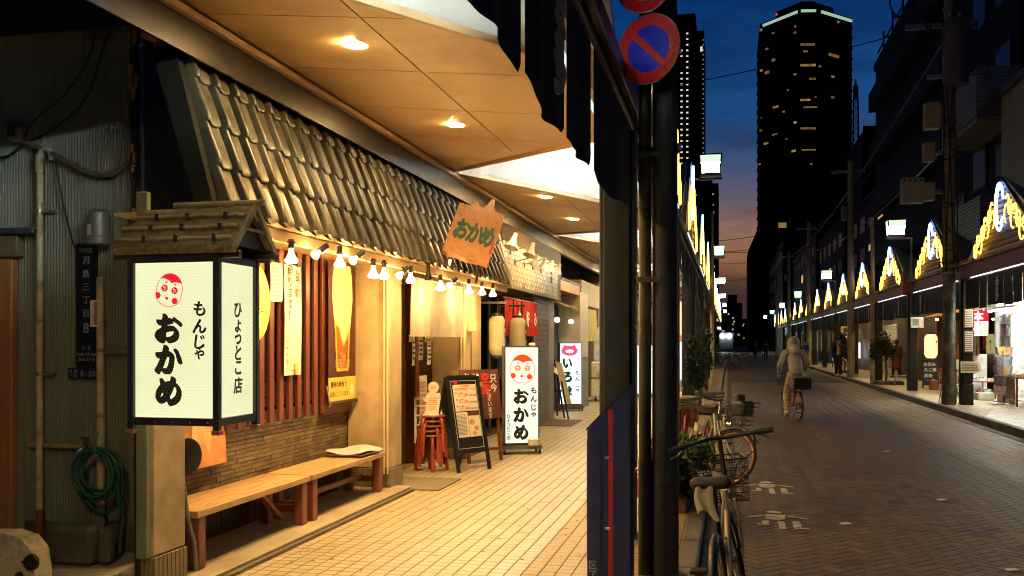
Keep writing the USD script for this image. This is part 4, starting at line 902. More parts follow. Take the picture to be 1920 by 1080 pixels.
for k in range(3, 15):
    pd.copy((XL1 + .04, ridL[k], 3.46), math.pi / 2, 'nearest neon gable of the left arcade, edge on below the no parking sign' if k == 3 else 'neon gable of the left arcade, seen edge on beyond the utility pole', 'neon gables on the left')

# ------------------------------------------------------------ black shop curtains under the beams
def curtain(x, y0, y1, ztop, zbot, sgn, seed, rag=0.0, n=5, mark=(), ms=.3):
    rr = random.Random(seed); t = Thing('black_curtain', 'c', 'curtain')
    w = (y1 - y0) / n; nz_ = 7
    for i in range(n):
        a, b = y0 + i * w, y0 + (i + 1) * w - .007; ph = rr.uniform(0, 6); amp = rr.uniform(.004, .012); P = np.zeros((nz_, 9, 3))
        sk = rr.uniform(.3, 1.0) * rag; cut = rr.uniform(-.02, .04)
        for r_ in range(nz_):
            v = r_ / (nz_ - 1)
            for q in range(9):
                u = q / 8; zb_ = zbot + cut + sk * .30 * (u - .5) * sgn * -1 + rag * .05 * math.sin(u * 9 + ph)
                P[r_, q] = (x + sgn * (amp * v * math.sin(u * 5 + ph) + .04 * v * rag * math.sin(ph + u * 2)), a + u * (b - a) + .012 * v * math.sin(ph) * (1 - u) + .006 * v * (.5 - u), ztop + (zb_ - ztop) * v)
        cl = t.part('panel', MB().grid(P), m_blackc, smooth=60)
        if i in mark:
            for j, ch in enumerate('会多'):
                g = write(ch, ms, bold=2.5, brush=5.5, sx=.8); o = np.array((x + sgn * .032, (a + b) / 2, ztop - (ztop - zbot) * (.30 + .36 * j)))
                t.part('character', MB().ext(g, .002, o, *(FX if sgn > 0 else FX)) if sgn > 0 else MB().ext(g, .002, o - (.012, 0, 0), *FW), m_gold, cl)
    t.part('rail', MB().cyl((x, y0 - .05, ztop + .01), (x, y1 + .05, ztop + .01), .015, n=8), m_black)
    return t
gl = 'black curtains hung under the left arcade beam'
def flag(x, y0, y1, ztop, prof, seed):
    """one hanging strip with a ragged lower edge prof [(u, z)]"""
    rr = random.Random(seed); us = np.linspace(0, 1, 25); zb_ = np.interp(us, *zip(*prof)); P = np.zeros((12, 25, 3)); ph = rr.uniform(0, 6)
    for i in range(12):
        v = i / 11
        P[i, :, 0] = x + (.02 * np.sin(us * 6 + ph) + .008 * np.sin(us * 17 + ph)) * v * np.sin(np.pi * us); P[i, :, 1] = y0 + us * (y1 - y0); P[i, :, 2] = ztop + (zb_ - ztop) * v
    return MB().grid(P)
CX = -.75
def yz(px, py): p = on(px, py, X=CX); return p[1], p[2]
t = Thing('black_curtain', 'near black curtain with ragged triangular strips and a gold brush character', 'curtain', gl)
ya = 1.6
strips = [([(845, -30), (888, 20), (930, 60), (973, 137), (977, 120)], 2), ([(984, 135), (1000, 170), (1022, 215), (1052, 250), (1058, 240)], 3), ([(1062, 258), (1080, 285), (1104, 312), (1108, 300)], 4), ([(1113, 318), (1125, 345), (1148, 372), (1172, 385), (1180, 380)], 5)]
prev = None
for pts, sd in strips:
    q = [yz(*p) for p in pts]; y0, y1 = q[0][0], q[-1][0]
    cl = t.part('strip', flag(CX, y0, y1 - .004, 3.27, [((a - y0) / (y1 - y0), b) for a, b in q], sd), m_blackc, smooth=60)
    if sd == 3:
        for j, ch in enumerate('会多'):
            o = np.array((CX + .07, y0 + (y1 - y0) * .42, 3.02 - .28 * j)); t.part('character', MB().ext(write(ch, .30, bold=3.5, brush=7, sx=1.0), .002, o, *FX), m_gold, cl)
q = yz(845, -30); t.part('strip', flag(CX, 1.2, q[0] - .01, 3.27, [(0, 2.62), (1, q[1])], 9), m_blackc, smooth=60)
t.part('rail', MB().cyl((CX, 1, 3.28), (CX, 7.4, 3.28), .015, n=8), m_black); t.done()
for k in range(1, 8):
    y0 = 7.85 + 6.9 * (k - 1); c = curtain(CX, y0 + .05, y0 + 6.35, 3.27, 2.68, 1, 20 + k, .35, 8, (1, 6), .22); c.info.update(label='black curtain of the left arcade beyond the dark column' if k == 1 else 'far black curtain of the left arcade seen edge on', group=gl); c.done()
gr = 'black curtains hung under the right arcade beam'
labs = ['black curtain above the red and white book shop sign', 'black curtain with a gold character over the paper lantern', 'black curtain over the closed shutter', 'black curtain over the couple walking']
for k in range(0, 11):
    y0 = 18.05 + 6.9 * (k) + .22; c = curtain(5.66, y0, y0 + 6.45, 3.06, 2.37, -1, 40 + k, 0, 10, (1, 5) if k == 0 else (2, 7), .30)
    c.info.update(label=labs[k] if k < 4 else ('black curtain of the right arcade beyond the dark hedge tree' if k == 4 else 'far black curtain of the right arcade'), group=gr); c.done()
# ------------------------------------------------------------ foreground: poles, signs, blue cabinet, planter
t = Thing('utility_pole', 'thick dark concrete pole in the foreground carrying the no parking sign', 'pole')
PX, PY, PRr = -.417, 6.42, .084
t.part('shaft', MB().tube([(PX, PY, -.05), (PX, PY, 3.2), (PX - .01, PY, 9)], [PRr * 1.06, PRr, PRr * .86], 28), m_pole, smooth=60)
t.part('lower_sleeve', MB().cyl((PX, PY, 0), (PX, PY, .72), PRr * 1.1, PRr * 1.09, 28), mat('pole_sleeve', (.03, .03, .028), .6, .2, 7, .2, 80), smooth=60)
for z in (.62, 2.88): t.part('steel_band', MB().cyl((PX, PY, z - .018), (PX, PY, z + .018), PRr * 1.12, n=28), m_pole)
for z, a in ((2.9, 0), (3.55, 0)): t.part('band_buckle', MB().box(PX + .085, PX + .11, PY - .05, PY - .01, z - .02, z + .02, .004), m_steel)
t.done()
t = Thing('conduit_pipe', 'brown steel conduit clamped to the left side of the concrete pole', 'pipe')
t.part('pipe', MB().cyl((PX - .132, PY - .03, .02), (PX - .132, PY - .03, 6), .042, n=20), m_pipe2, smooth=60); t.part('sleeve', MB().cyl((PX - .132, PY - .03, .0), (PX - .132, PY - .03, .78), .047, n=20), m_black, smooth=60)
for z in (2.0, 2.85): t.part('clamp', MB().box(PX - .18, PX - .02, PY - .09, PY - .07, z - .02, z + .02, .004), m_pipe2)
t.done()
def round_sign(px, py, label, kind, y=6.2, r=.232, yaw=-.42):
    c = on(px, py, Y=y); ax = np.array((math.cos(yaw), math.sin(yaw), 0)); o = c
    t = Thing('road_sign', label, 'road sign'); D = lambda R_: Point(0, 0).buffer(R_, 48)
    t.part('disc', MB().ext(D(r), .004, o, ax, ZP), m_white); nrm_ = np.cross(ax, ZP)
    put = lambda nm, g, k, m: t.part(nm, MB().ext(g, .0015, o + nrm_ * (.0045 + .002 * k), ax, ZP), m, 0)
    put('red_ring', D(r * .975).difference(D(r * .66)), 0, m_signred)
    if kind == 'park':
        put('blue_field', D(r * .655), 0, m_signblue); put('slash', affinity.rotate(sbox(-r * .7, -r * .095, r * .7, r * .095), -45, origin=(0, 0)).intersection(D(r * .70)), 1, m_signred)
        put('edge_line', D(r * .995).difference(D(r * .978)), 0, m_gold)
        g = unary_union([Polygon([(r * .66, -r * .1), (r * .70, r * .34), (r * .72, -r * .05)]), Polygon([(r * .62, -r * .62), (r * .80, -r * .2), (r * .74, -r * .25)]), Polygon([(r * .70, -r * .02), (r * .80, r * .02), (r * .73, -r * .18)])]); put('peeled_sticker', g, 2, mat('sticker_residue', (.5, .25, .2), .5, .2, 30))
    else: put('white_field', D(r * .655), 0, mat('cream_ink', (.6, .5, .35), .5, .05))
    t.part('bracket', MB().box(c[0] - .03, c[0] + .03, c[1] + .02, 6.33, c[2] - .025, c[2] + .025, .004), m_steel); t.done()
round_sign(1216, 92, 'round no parking sign, red ring and slash on blue, on the concrete pole', 'park')
round_sign(1211, -42, 'round red ringed sign cut off by the top edge above the no parking sign', 'ring')
# blue cabinet with a slanted top
x0, x1, y0, y1 = -.868, -.60, 5.86, 6.14
t = Thing('blue_cabinet', 'narrow navy blue cabinet with slanted top and red stripe by the pole', 'cabinet')
zl, zr = on(1115, 808, Y=y0)[2], on(1190, 722, Y=y0)[2]
t.part('body', MB().slab([(x0, y0, -.02), (x1, y0, -.02), (x1, y0, zr), (x0, y0, zl)], (0, y1 - y0, 0)), m_navy)
t.part('edge_cap', MB().bar((x0 - .004, y0 - .004, zl + .006), (x1 + .004, y0 - .004, zr + .006), .012, .01, (0, 1, 0)), m_black)
f = lambda u: x0 + u * (x1 - x0)
t.part('red_stripe', MB().box(f(.50), f(.615), y0 - .004, y0 - .001, -.0, zl + (zr - zl) * .5 - .01), mat('red_tape', (.42, .012, .012), .5, .08))
t.part('red_stripe', MB().box(x0 - .004, x0 - .001, y0 + .01, y0 + .05, 0.2, zl - .06), _M['red_tape'])
d = t.part('door', MB().box(f(.03), f(.34), y0 - .010, y0 - .001, .20, zl - .07, .003), mat('navy_door', (.014, .02, .07), .4, .15, 6))
for py in (858, 990):
    p = on(1138, py, Y=y0); t.part('latch', MB().box(p[0] - .012, p[0] + .024, y0 - .022, y0 - .011, p[2] - .009, p[2] + .009, .003), m_chrome, d)
t.part('mark', MB().ext(write('区了', .06, vertical=True, bold=1), .001, (f(.14), y0 - .0015, .14), *FY), m_pale)
t.done()
# leaves
def leaves(n, center, size, leaf, rng_, shape='ball', gaps=3):
    V, F = [], []; cx = [(rng_.normal(0, .5), rng_.normal(0, .5), rng_.normal(0, .5)) for _ in range(gaps * 4)]
    for k in range(n):
        c0 = np.array(cx[rng_.integers(len(cx))]); p = c0 * .8 + rng_.normal(0, .20, 3)
        if np.linalg.norm(p) > 1.15: p = p / np.linalg.norm(p) * rng_.uniform(.7, 1.1)
        p = np.asarray(center) + p * np.asarray(size); d = unit(rng_.normal(0, 1, 3) + (0, 0, .3)); s = unit(np.cross(d, rng_.normal(0, 1, 3))); L = leaf * rng_.uniform(.6, 1.3); w = L * .28; up_ = np.cross(s, d)
        V += [p, p + d * L * .5 + s * w + up_ * w * .3, p + d * L, p + d * L * .5 - s * w + up_ * w * .3]; o = 4 * k; F += [(o, o + 1, o + 2), (o, o + 2, o + 3)]
    return np.array(V), np.array(F)
t = Thing('planter', 'brick red planter box of green shrubs right behind the concrete pole', 'planter')
bx0, bx1, by0, by1 = -.80, -.37, 8.75, 10.4
for a in ((bx0, bx1, by0, by0 + .09), (bx0, bx1, by1 - .09, by1), (bx0, bx0 + .09, by0 + .092, by1 - .092), (bx1 - .09, bx1, by0 + .092, by1 - .092)): t.part('planter_wall', MB().box(*a, 0, .17, .01), m_terr)
t.part('soil', MB().box(bx0 + .09, bx1 - .09, by0 + .09, by1 - .09, 0, .13), m_asph)
gl_ = np.random.default_rng(8); t.part('foliage', leaves(2200, (-.50, 9.4, .40), (.34, .8, .24), .085, gl_), m_leaf, kind='stuff'); t.part('foliage', leaves(500, (-.48, 9.3, .20), (.24, .6, .14), .09, gl_), m_leafd, kind='stuff')
rs2 = random.Random(3); m = MB()
for k in range(26): a = np.array((rs2.uniform(-.75, -.45), rs2.uniform(8.9, 10.2), .13)); m.tube([a, a + (rs2.gauss(0, .04), rs2.gauss(0, .05), .2), a + (rs2.gauss(0, .08), rs2.gauss(0, .1), rs2.uniform(.3, .45))], .004, 5)
t.part('stems', m, m_bark, kind='stuff'); t.done()
t = Thing('red_can', 'red watering can behind the concrete pole, partly hidden', 'watering can')
p = on(1195, 905, Z=.3); t.part('body', MB().lathe([(0, 0), (.07, 0), (.075, .02), (.07, .17), (.05, .19), (0, .19)], (-.78, 8.55, .17), 16), mat('red_plastic', (.5, .02, .03), .3, .05), smooth=50); t.part('handle', MB().tube([(-.78 + .09 * math.cos(a), 8.55, .30 + .12 * math.sin(a)) for a in np.linspace(-.9, 2.6, 14)], .011, 8), _M['red_plastic'], smooth=60); t.done()
# wooden tub with cushions, a leaning board, a low block further along the kerb
t = Thing('wooden_tub', 'round orange wooden tub at the kerb with pale cushions stacked on it', 'tub')
tx, ty, tr = -.66, 15.1, .19
for k in range(18):
    a = k / 18 * 2 * math.pi; t.part('stave', MB().box(tx + tr - .012, tx + tr + .012, ty - .027, ty + .027, .0, .52, .004, a, (tx, ty)), mat('tub_wood', (.42, .15, .06), .5, .2, 8))
t.part('lid', MB().cyl((tx, ty, .50), (tx, ty, .53), tr * .98, n=20), _M['tub_wood'])
for k in range(4): t.part('cushion', MB().lathe([(0, 0), (tr * .95, .0), (tr * 1.05, .02), (tr * .95, .042), (0, .045)], (tx + .01 * (-1) ** k, ty, .531 + .047 * k), 20), mat('cream_cushion', (.5, .44, .30), .9, .08), smooth=50)
t.done()
solo('leaning_board', MB().slab([(-.60, 12.2, .0), (-.56, 12.26, .0), (-.52, 12.55, .62), (-.56, 12.48, .62)], (.02, -.02, 0)), mat('red_board', (.22, .03, .02), .5, .1), 'narrow red board leaning upright behind the handlebar of the near bicycle', 'board')
t = Thing('low_wooden_deck', 'low plank bench with a small jar at the kerb beyond the tub', 'bench')
for k in range(5): t.part('plank', MB().box(-.62 + k * .062, -.565 + k * .062, 13.2, 16.6, .20, .235, .004), mat('grey_plank', (.30, .24, .14), .6, .15, 6))
t.part('end_block', MB().box(-.64, -.30, 13.1, 13.19, .0, .235, .01), m_concd); t.part('end_block', MB().box(-.64, -.30, 16.61, 16.7, .0, .235, .01), m_concd); t.part('jar', MB().lathe([(0, 0), (.04, 0), (.045, .05), (.03, .10), (.035, .12), (0, .12)], (-.46, 14.4, .2355), 14), m_paper, smooth=50); t.done()

# ------------------------------------------------------------ bicycles
def bicycle(name, label, group, loc, rz, frame_m, steer=0.0, basket=True, rear_basket=False, cloth=False, rim_m=None, small=False, lean=0.0, drop=False, mbk=None, hi=0.0):
    """x forward from the rear axle, y left, z up from the road; wheels 26 inches"""
    t = Thing(name, label, 'bicycle', group, origin=(0, 0, 0), at=loc, rz=rz)
    wr, wb = .325, 1.06; rim_m = rim_m or m_chrome
    cs, sn = math.cos(steer), math.sin(steer); hx = wb - .13
    def st(p):      # turn the front end about the steering axis
        x, y, z = p; bx = hx - (z - wr) * .28 + .09; return (bx + (x - bx) * cs - y * sn, (x - bx) * sn + y * cs, z)
    def wheel(cx, nm, f):
        c = np.array((cx, 0, wr)); ring = lambda r: [f((cx + r * math.cos(a), 0, wr + r * math.sin(a))) for a in np.linspace(0, 2 * math.pi, 36, endpoint=False)]
        w = t.part(nm, MB().tube(ring(wr - .018), .0185, 8, closed=True), m_rub, smooth=60); t.part('rim', MB().tube(ring(wr - .042), .010, 6, closed=True), rim_m, w, smooth=60)
        m = MB()
        for k in range(20):
            a = k / 20 * 2 * math.pi; m.tube([f((cx + .02 * math.cos(a + 1), .02 * (-1) ** k, wr + .02 * math.sin(a + 1))), f((cx + (wr - .05) * math.cos(a), 0, wr + (wr - .05) * math.sin(a)))], .0016, 4)
        t.part('spokes', m, m_steel, w, kind='stuff'); t.part('hub', MB().cyl(f((cx, -.05, wr)), f((cx, .05, wr)), .022, n=10), m_steel, w)
        fd = [f((cx + (wr + .018) * math.cos(a), 0, wr + (wr + .018) * math.sin(a))) for a in (np.linspace(.35, 3.4, 20) if nm == 'rear_wheel' else np.linspace(.55, 2.75, 16))]
        t.part('fender', MB().tube(fd, .022, 6), m_black, smooth=60)
    idf = lambda p: p
    wheel(0, 'rear_wheel', idf); wheel(wb, 'front_wheel', st)
    bb = (.43, 0, .28); seat = (.22, 0, .78); head = (.82, 0, .72); headt = (.79, 0, .84)
    m = MB(); m.tube([bb, seat], .016, 8).tube([(.845, 0, .62), (.7, 0, .45), (.55, 0, .33), bb], .018, 8).tube([(.80, 0, .80), (.845, 0, .62)], .02, 8)
    if not small: m.tube([(.83, 0, .68), (.60, 0, .46), (.32, 0, .44)], .014, 8)
    for s in (-1, 1): m.tube([bb, (0, s * .055, wr)], .009, 6).tube([(.26, s * .03, .62), (0, s * .055, wr)], .008, 6)
    t.part('frame', m, frame_m, smooth=60)
    m = MB()
    for s in (-1, 1): m.tube([st((.80, s * .03, .74)), st((.86, s * .05, .62)), st((.97, s * .055, .42)), st((wb, s * .055, wr))], .010, 6)
    t.part('fork', m, frame_m if not small else frame_m, smooth=60)
    zz = hi
    if drop: hb = [st((.70, .31, .955 + zz)), st((.73, .2, .975 + zz)), st((.78, .05, 1.0 + zz)), st((.78, -.05, 1.0 + zz)), st((.73, -.2, 1.02 + zz)), st((.70, -.31, 1.03 + zz))]
    else: hb = [st((.56, .27, 1.0)), st((.68, .25, 1.02)), st((.78, .08, .98)), st((.78, -.08, .98)), st((.68, -.25, 1.02)), st((.56, -.27, 1.0))]
    h = t.part('handlebar', MB().tube(hb, .012, 8).tube([st((.79, 0, .82)), st((.78, 0, .99 + zz))], .014, 8), m_black if drop else m_chrome, smooth=60)
    for s, i in ((1, 0), (-1, 5)):
        a, b = np.array(hb[i]), np.array(hb[1 if i == 0 else 4]); t.part('grip', MB().tube([a, a + (b - a) * .9], .018, 8), m_rub, h); t.part('brake_lever', MB().tube([b, b * .4 + a * .6 + (.03, 0, -.04), a + (.02, 0, -.05)], .005, 5), m_steel, h)
    m = MB()
    for s in (-1, 1): m.tube([hb[1 if s > 0 else 4], st((.80, s * .2, 1.02)), st((.95, s * .10, .92)), st((.95, s * .02, .72))], .004, 5)
    t.part('brake_cables', m, m_rub, h)
    sd = Polygon([(.32, .02), (.27, .045), (.18, .09), (.06, .115), (.03, .09), (.03, -.09), (.06, -.115), (.18, -.09), (.27, -.045), (.32, -.02)]).buffer(.015)
    t.part('saddle', limbs([((.07, .075, .855 + hi * .8), .034, (.07, -.075, .855 + hi * .8), .034), ((.08, .06, .86 + hi * .8), .033, (.30, 0, .865 + hi * .8), .020), ((.08, -.06, .86 + hi * .8), .033, (.30, 0, .865 + hi * .8), .022)], .02, 6), mat('brown_leather', (.035, .018, .010), .5, .2, 8), smooth=True); t.part('seat_post', MB().cyl((.22, 0, .62), (.20, 0, .845 + hi * .8), .013), m_black)
    if cloth:
        P = np.zeros((8, 9, 3)); rr = random.Random(2)
        for i in range(8):
            for j in range(9): v, u = i / 7, j / 8; P[i, j] = (.045 - .03 * v - .012 * math.sin(u * 9 + v), (u - .5) * (.09 + .02 * v) + .03 + .01 * math.sin(v * 4), .845 + hi * .8 - .15 * v * (1 + .22 * math.sin(u * 5 + 1)))
        t.part('saddle_cloth', MB().grid(P), mat('cream_rag', (.55, .47, .30), .9, .1, 9), smooth=60)
    cr = t.part('crank', MB().cyl((.43, -.07, .28), (.43, .07, .28), .014).tube([(.43, -.075, .28), (.50, -.08, .14)], .009, 6).tube([(.43, .075, .28), (.36, .08, .42)], .009, 6), m_steel); t.part('pedal', MB().box(.46, .55, -.19, -.09, .125, .148, .006), m_rub, cr); t.part('pedal', MB().box(.31, .40, .09, .19, .41, .433, .006), m_rub, cr)
    t.part('chain_guard', MB().ext(unary_union([Point(.43, .28).buffer(.095), Point(0, wr).buffer(.05), Polygon([(.43, .375), (0, wr + .05), (0, wr - .05), (.43, .185)])]), .014, (0, -.07, 0), XP, ZP), m_black)
    t.part('rear_light', MB().box(-.17 - .02, -.15 - .02, -.02, .02, .50, .545, .006), mat('red_lens', (.35, .01, .015), .2, .05), smooth=False)
    t.part('front_lamp', MB().cyl(st((.93, 0, .70)), st((.99, 0, .70)), .025, .035, 12), m_chrome)
    t.part('kickstand', MB().tube([(.02, .06, .30), (-.05, .16, .01)], .008, 6), m_steel)
    def bask(x0, x1, w, z0, z1, f, nm):
        m = MB(); n = 7
        L = [((x0 + .03, -w * .42, z0), (x1 - .03, -w * .42, z0), (x1 - .03, w * .42, z0), (x0 + .03, w * .42, z0)), ((x0, -w / 2, z1), (x1, -w / 2, z1), (x1, w / 2, z1), (x0, w / 2, z1))]
        for v in np.linspace(0, 1, 6):
            q = [np.array(a) * (1 - v) + np.array(b) * v for a, b in zip(*L)]
            for i in range(4): m.tube([f(q[i]), f(q[(i + 1) % 4])], .003 if v < 1 else .005, 4)
        for i in range(4):
            for u in np.linspace(0, 1, n):
                a = np.array(L[0][i]) * (1 - u) + np.array(L[0][(i + 1) % 4]) * u; b = np.array(L[1][i]) * (1 - u) + np.array(L[1][(i + 1) % 4]) * u; m.tube([f(a), f(b)], .0022, 4)
        for u in np.linspace(.1, .9, 5): m.tube([f(np.array(L[0][0]) * (1 - u) + np.array(L[0][1]) * u), f(np.array(L[0][3]) * (1 - u) + np.array(L[0][2]) * u)], .0022, 4)
        t.part(nm, m, mbk or m_black, kind='stuff')
    if basket: bask(.92, 1.22, .34, .70, .96, st, 'basket')
    if rear_basket:
        t.part('rear_basket', MB().box(-.34, .02, -.19, .19, .68, .92, .02), m_black); t.part('rear_rack', MB().box(-.34, .16, -.06, .06, .655, .675).tube([(-.2, .05, .66), (0, .06, wr)], .006, 5).tube([(-.2, -.05, .66), (0, -.06, wr)], .006, 5), m_steel)
    if lean:
        ca, sa = math.cos(lean), math.sin(lean)
        for p in t.parts: v = p[1]; p[1] = np.column_stack([v[:, 0], v[:, 1] * ca - v[:, 2] * sa, v[:, 1] * sa + v[:, 2] * ca])
    return t
gb = None
b1 = bicycle('bicycle', 'cream framed bicycle with a rag on its brown saddle, nearest, bottom edge', None, (.0, 4.93, RX), math.pi / 2 - .07, mat('cream_frame', (.55, .50, .33), .35, .08), steer=.22, basket=True, cloth=True, drop=True, hi=.11, lean=-.10); b1.done()
b2 = bicycle('bicycle', 'parked bicycle with loaded wire basket and copper coloured front wheel turned sideways', None, (-.22, 12.25, RX), -math.pi / 2 + .22, mat('pale_green_frame', (.40, .42, .28), .35, .08), steer=.80, basket=True, rim_m=mat('copper_rim', (.50, .22, .08), .3, .1, metal=.6), small=True)
b2.part('basket_load', MB().box(.80, 1.02, .08, .30, .80, .98, .03, .5).box(.86, .95, .1, .22, .9, 1.06, .02, .2), mat('grey_bag', (.035, .032, .03), .6, .2, 10)); b2.done()
# ------------------------------------------------------------ in front of the restaurant
def bench(label, y0, y1, brace, gap):
    t = Thing('bench', label, 'bench', 'wooden benches under the lattice')
    x0, x1, zt = -3.86, -3.42, .455; rr = random.Random(int(y0 * 10)); w = (x1 - x0) / 4
    for k in range(4): t.part('seat_plank', MB().box(x0 + k * w + .0008, x0 + (k + 1) * w - .0008, y0 + rr.uniform(-.004, .004), y1 + rr.uniform(-.004, .004), zt - .045, zt + rr.uniform(-.001, .001), .002), m_woodb)
    for y in (y0 + .08, y1 - .08):
        for x in (x0 + .07, x1 - .055): t.part('leg', MB().box(x - .042, x + .042, y - .045, y + .045, 0.056 if x < -3.6 else .056, zt - .046, .008), m_woodr)
        t.part('cross_rail', MB().box(x0 + .113, x1 - .098, y - .02, y + .02, .16, .22, .004), m_woodr)
    if brace: t.part('brace', MB().bar((-3.62, y1 - .55, zt - .05), (-3.60, y1 - .18, .12), .05, .03), m_woodr)
    else: t.part('stretcher', MB().box(-3.66, -3.62, y0 + .13, y1 - .13, .20, .25, .005), m_woodr)
    return t.done()
bench('nearer wooden bench, its end hidden behind the pillar', 5.55, 7.27, True, 0)
bench('farther wooden bench carrying the lavender cushion', 7.31, 9.02, False, 0)
cu = MB(); us = np.linspace(-1, 1, 21); P = np.zeros((2, 21, 21, 3))
for s in (0, 1):
    for i, u in enumerate(us):
        for j, v in enumerate(us):
            e = max(abs(u), abs(v)); th = .028 * (1 - e ** 6) ** .5; P[s, i, j] = (-3.63 + u * .20 + .014 * math.sin(v * 3), 8.72 + v * .27 + .012 * math.sin(u * 4), .4575 + .03 + (th if s else -th) + .014 * math.sin(u * 3 + v * 2) * (1 if s else .1) + (.01 * e if s else 0))
cu.grid(P[1]); cu.grid(P[0][:, ::-1]); solo('cushion', cu, m_lav, 'flat lavender cushion on the far end of the bench', 'cushion', smooth=60)
# stools
def stool(x, y, z, label, k, rot):
    t = Thing('stool', label, 'stool', 'stacked red stools', origin=(0, 0, 0), at=(x, y, z), rz=rot)
    t.part('seat', MB().lathe([(0, 0), (.15, 0), (.158, .008), (.158, .016), (.150, .024), (0, .025)], (0, 0, .42), 26), mat('stool_seat', (.30, .10, .05), .4, .15, 6), smooth=50)
    for q in range(4):
        a = q * math.pi / 2 + .4; c, s = math.cos(a), math.sin(a)
        t.part('leg', MB().tube([(.05 * c, .05 * s, .409), (.135 * c, .135 * s, .405), (.165 * c, .165 * s, .385), (.178 * c, .178 * s, .30), (.195 * c, .195 * s, 0)], .023, 6), mat('stool_leg', (.30, .05, .025), .32, .2, 5), smooth=60)
    return t.done()
sx, sy = -3.56, 10.98
for k in range(5): stool(sx + .006 * k, sy - .004 * k, .06 * k, ('lowest stool of the stack beside the black board', 'second stool from the bottom of the stack', 'middle stool of the stack of five', 'second stool from the top of the stack', 'topmost stool of the stack, white paper lying on it')[k], k, .35 * (k % 2) + .16 * k)
rs3 = random.Random(18)
# white cut-out figure on the stools
t = Thing('white_figure', 'small white cut-out figure standing on the stack of stools', 'figure')
o = np.array((sx + .02, sy + .02, .688))
g = unary_union([Polygon([(-.11, 0), (.11, 0), (.085, .26), (-.06, .27)]), Point(0, .33).buffer(.07), sbox(-.03, .25, .03, .30), affinity.rotate(sbox(-.10, .15, -.06, .26), -25), sbox(-.12, .0, .12, .02)])
t.part('body', MB().ext(g, .01, o, *FY), m_white); t.part('print', MB().ext(unary_union([affinity.translate(scribble(.08, .05, 3, rs3), 0, .33), affinity.translate(scribble(.12, .16, 6, rs3), 0, .13)]), .001, o - (0, .0115, 0), *FY), m_inko, kind='stuff'); t.part('paper', MB().slab([(-.10, -.16, 0), (.09, -.13, 0), (.07, .08, 0), (-.11, .06, 0)], (0, 0, .004)).move(o - (0, 0, .003)), m_paper)
t.done()
t = Thing('white_lattice_panel', 'white lattice panel leaning behind the stools', 'panel'); o = np.array((-3.86, 11.2, .30))
for (a, b, c, d) in ((0, .42, 0, .03), (0, .42, .55, .58), (0, .03, .031, .549), (.39, .42, .031, .549), (.195, .22, .031, .549)): t.part('bar', MB().box(o[0] + a, o[0] + b, o[1], o[1] + .02, o[2] + c, o[2] + d), m_white)
for k in range(4): t.part('bar', MB().box(o[0] + .031, o[0] + .389, o[1] + .021, o[1] + .03, o[2] + .10 + k * .12, o[2] + .12 + k * .12), m_white)
t.done()
# A frame black board
def frame_at(pl, pr, yaw=None):
    """frame for a board whose left foot and right foot are on the ground at pl, pr"""
    a = np.array((pr[0] - pl[0], pr[1] - pl[1], 0)); L = np.linalg.norm(a); a /= L; n_ = np.cross(a, ZP); return a, n_, L
pl, pr = np.array((-3.16, 10.80, 0)), np.array((-2.90, 11.22, 0)); a, n_, L = frame_at(pl, pr)
t = Thing('a_frame_board', 'black A-frame menu board with white price sheets', 'menu board')
tilt = .20; H_ = 1.17; W_ = L + .02; up_ = unit(ZP - n_ * math.sin(tilt) * 1.02); rs3 = random.Random(8)
def pan(u0, u1, v0, v1, k, th=.012, o=pl, a=a, up_=up_, n_=n_): return MB().ext(sbox(u0, v0, u1, v1), th, np.asarray(o) + np.cross(a, up_) * k, a, up_)
t.part('board', pan(.02, W_ - .02, .25, H_ - .02, 0), m_black)
for (u0, u1) in ((-.02, .02), (W_ - .02, W_ + .02)): t.part('stile', pan(u0, u1, 0, H_, -.01, .03), m_black)
t.part('rail', pan(.021, W_ - .021, H_ - .021, H_ + .02, -.01, .03), m_black); t.part('rail', pan(.021, W_ - .021, .22, .25, -.01, .028), m_black)
t.part('back_leg', MB().slab([pl + up_ * H_ + a * 0 - n_ * .03, pl + a * .03 + up_ * H_ - n_ * .03, pl + a * .03 - n_ * .55, pl - n_ * .55], n_ * .02), m_black)
t.part('back_leg', MB().slab([pl + a * (W_ - .03) + up_ * H_ - n_ * .03, pl + a * W_ + up_ * H_ - n_ * .03, pl + a * W_ - n_ * .55, pl + a * (W_ - .03) - n_ * .55], n_ * .02), m_black)
t.part('back_board', MB().slab([pl + up_ * H_ - n_ * .035, pl + a * W_ + up_ * H_ - n_ * .035, pl + a * W_ + (0, 0, .25) - n_ * .44, pl + (0, 0, .25) - n_ * .44], n_ * .008), m_black)
t.part('white_line', pan(.045, .05, .28, H_ - .05, .013, .001), m_inkw); t.part('white_line', pan(W_ - .05, W_ - .045, .28, H_ - .05, .013, .001), m_inkw); t.part('white_line', pan(.05, W_ - .05, .28, .285, .013, .001), m_inkw); t.part('white_line', pan(.05, W_ - .05, H_ - .055, H_ - .05, .013, .001), m_inkw)
s1 = t.part('price_sheet', pan(.075, W_ - .06, .74, 1.07, .0135, .002), m_paper)
def wr(s, size, u, v, m, par, k=.016, **kw): t.part('lettering', MB().ext(affinity.translate(write(s, size, **kw), u, v), .0008, pl + np.cross(a, up_) * k, a, up_), m, par)
wr('月火水曜日限定', .022, W_ * .52, 1.05, m_inkr, s1, bold=2); wr('※夜の飲放題サービス', .034, W_ * .52, 1.015, m_inko, s1, bold=3)
for q, s in enumerate(('￥2,500', '￥3,000', '￥3,800')): wr(s, .046, W_ * .44, .935 - q * .082, m_inkr, s1, bold=1); wr('(税込)飲放付', .022, W_ * .76, .932 - q * .082, m_ink, s1); wr('●コース料理', .02, W_ * .32, .965 - q * .082, m_ink, s1)
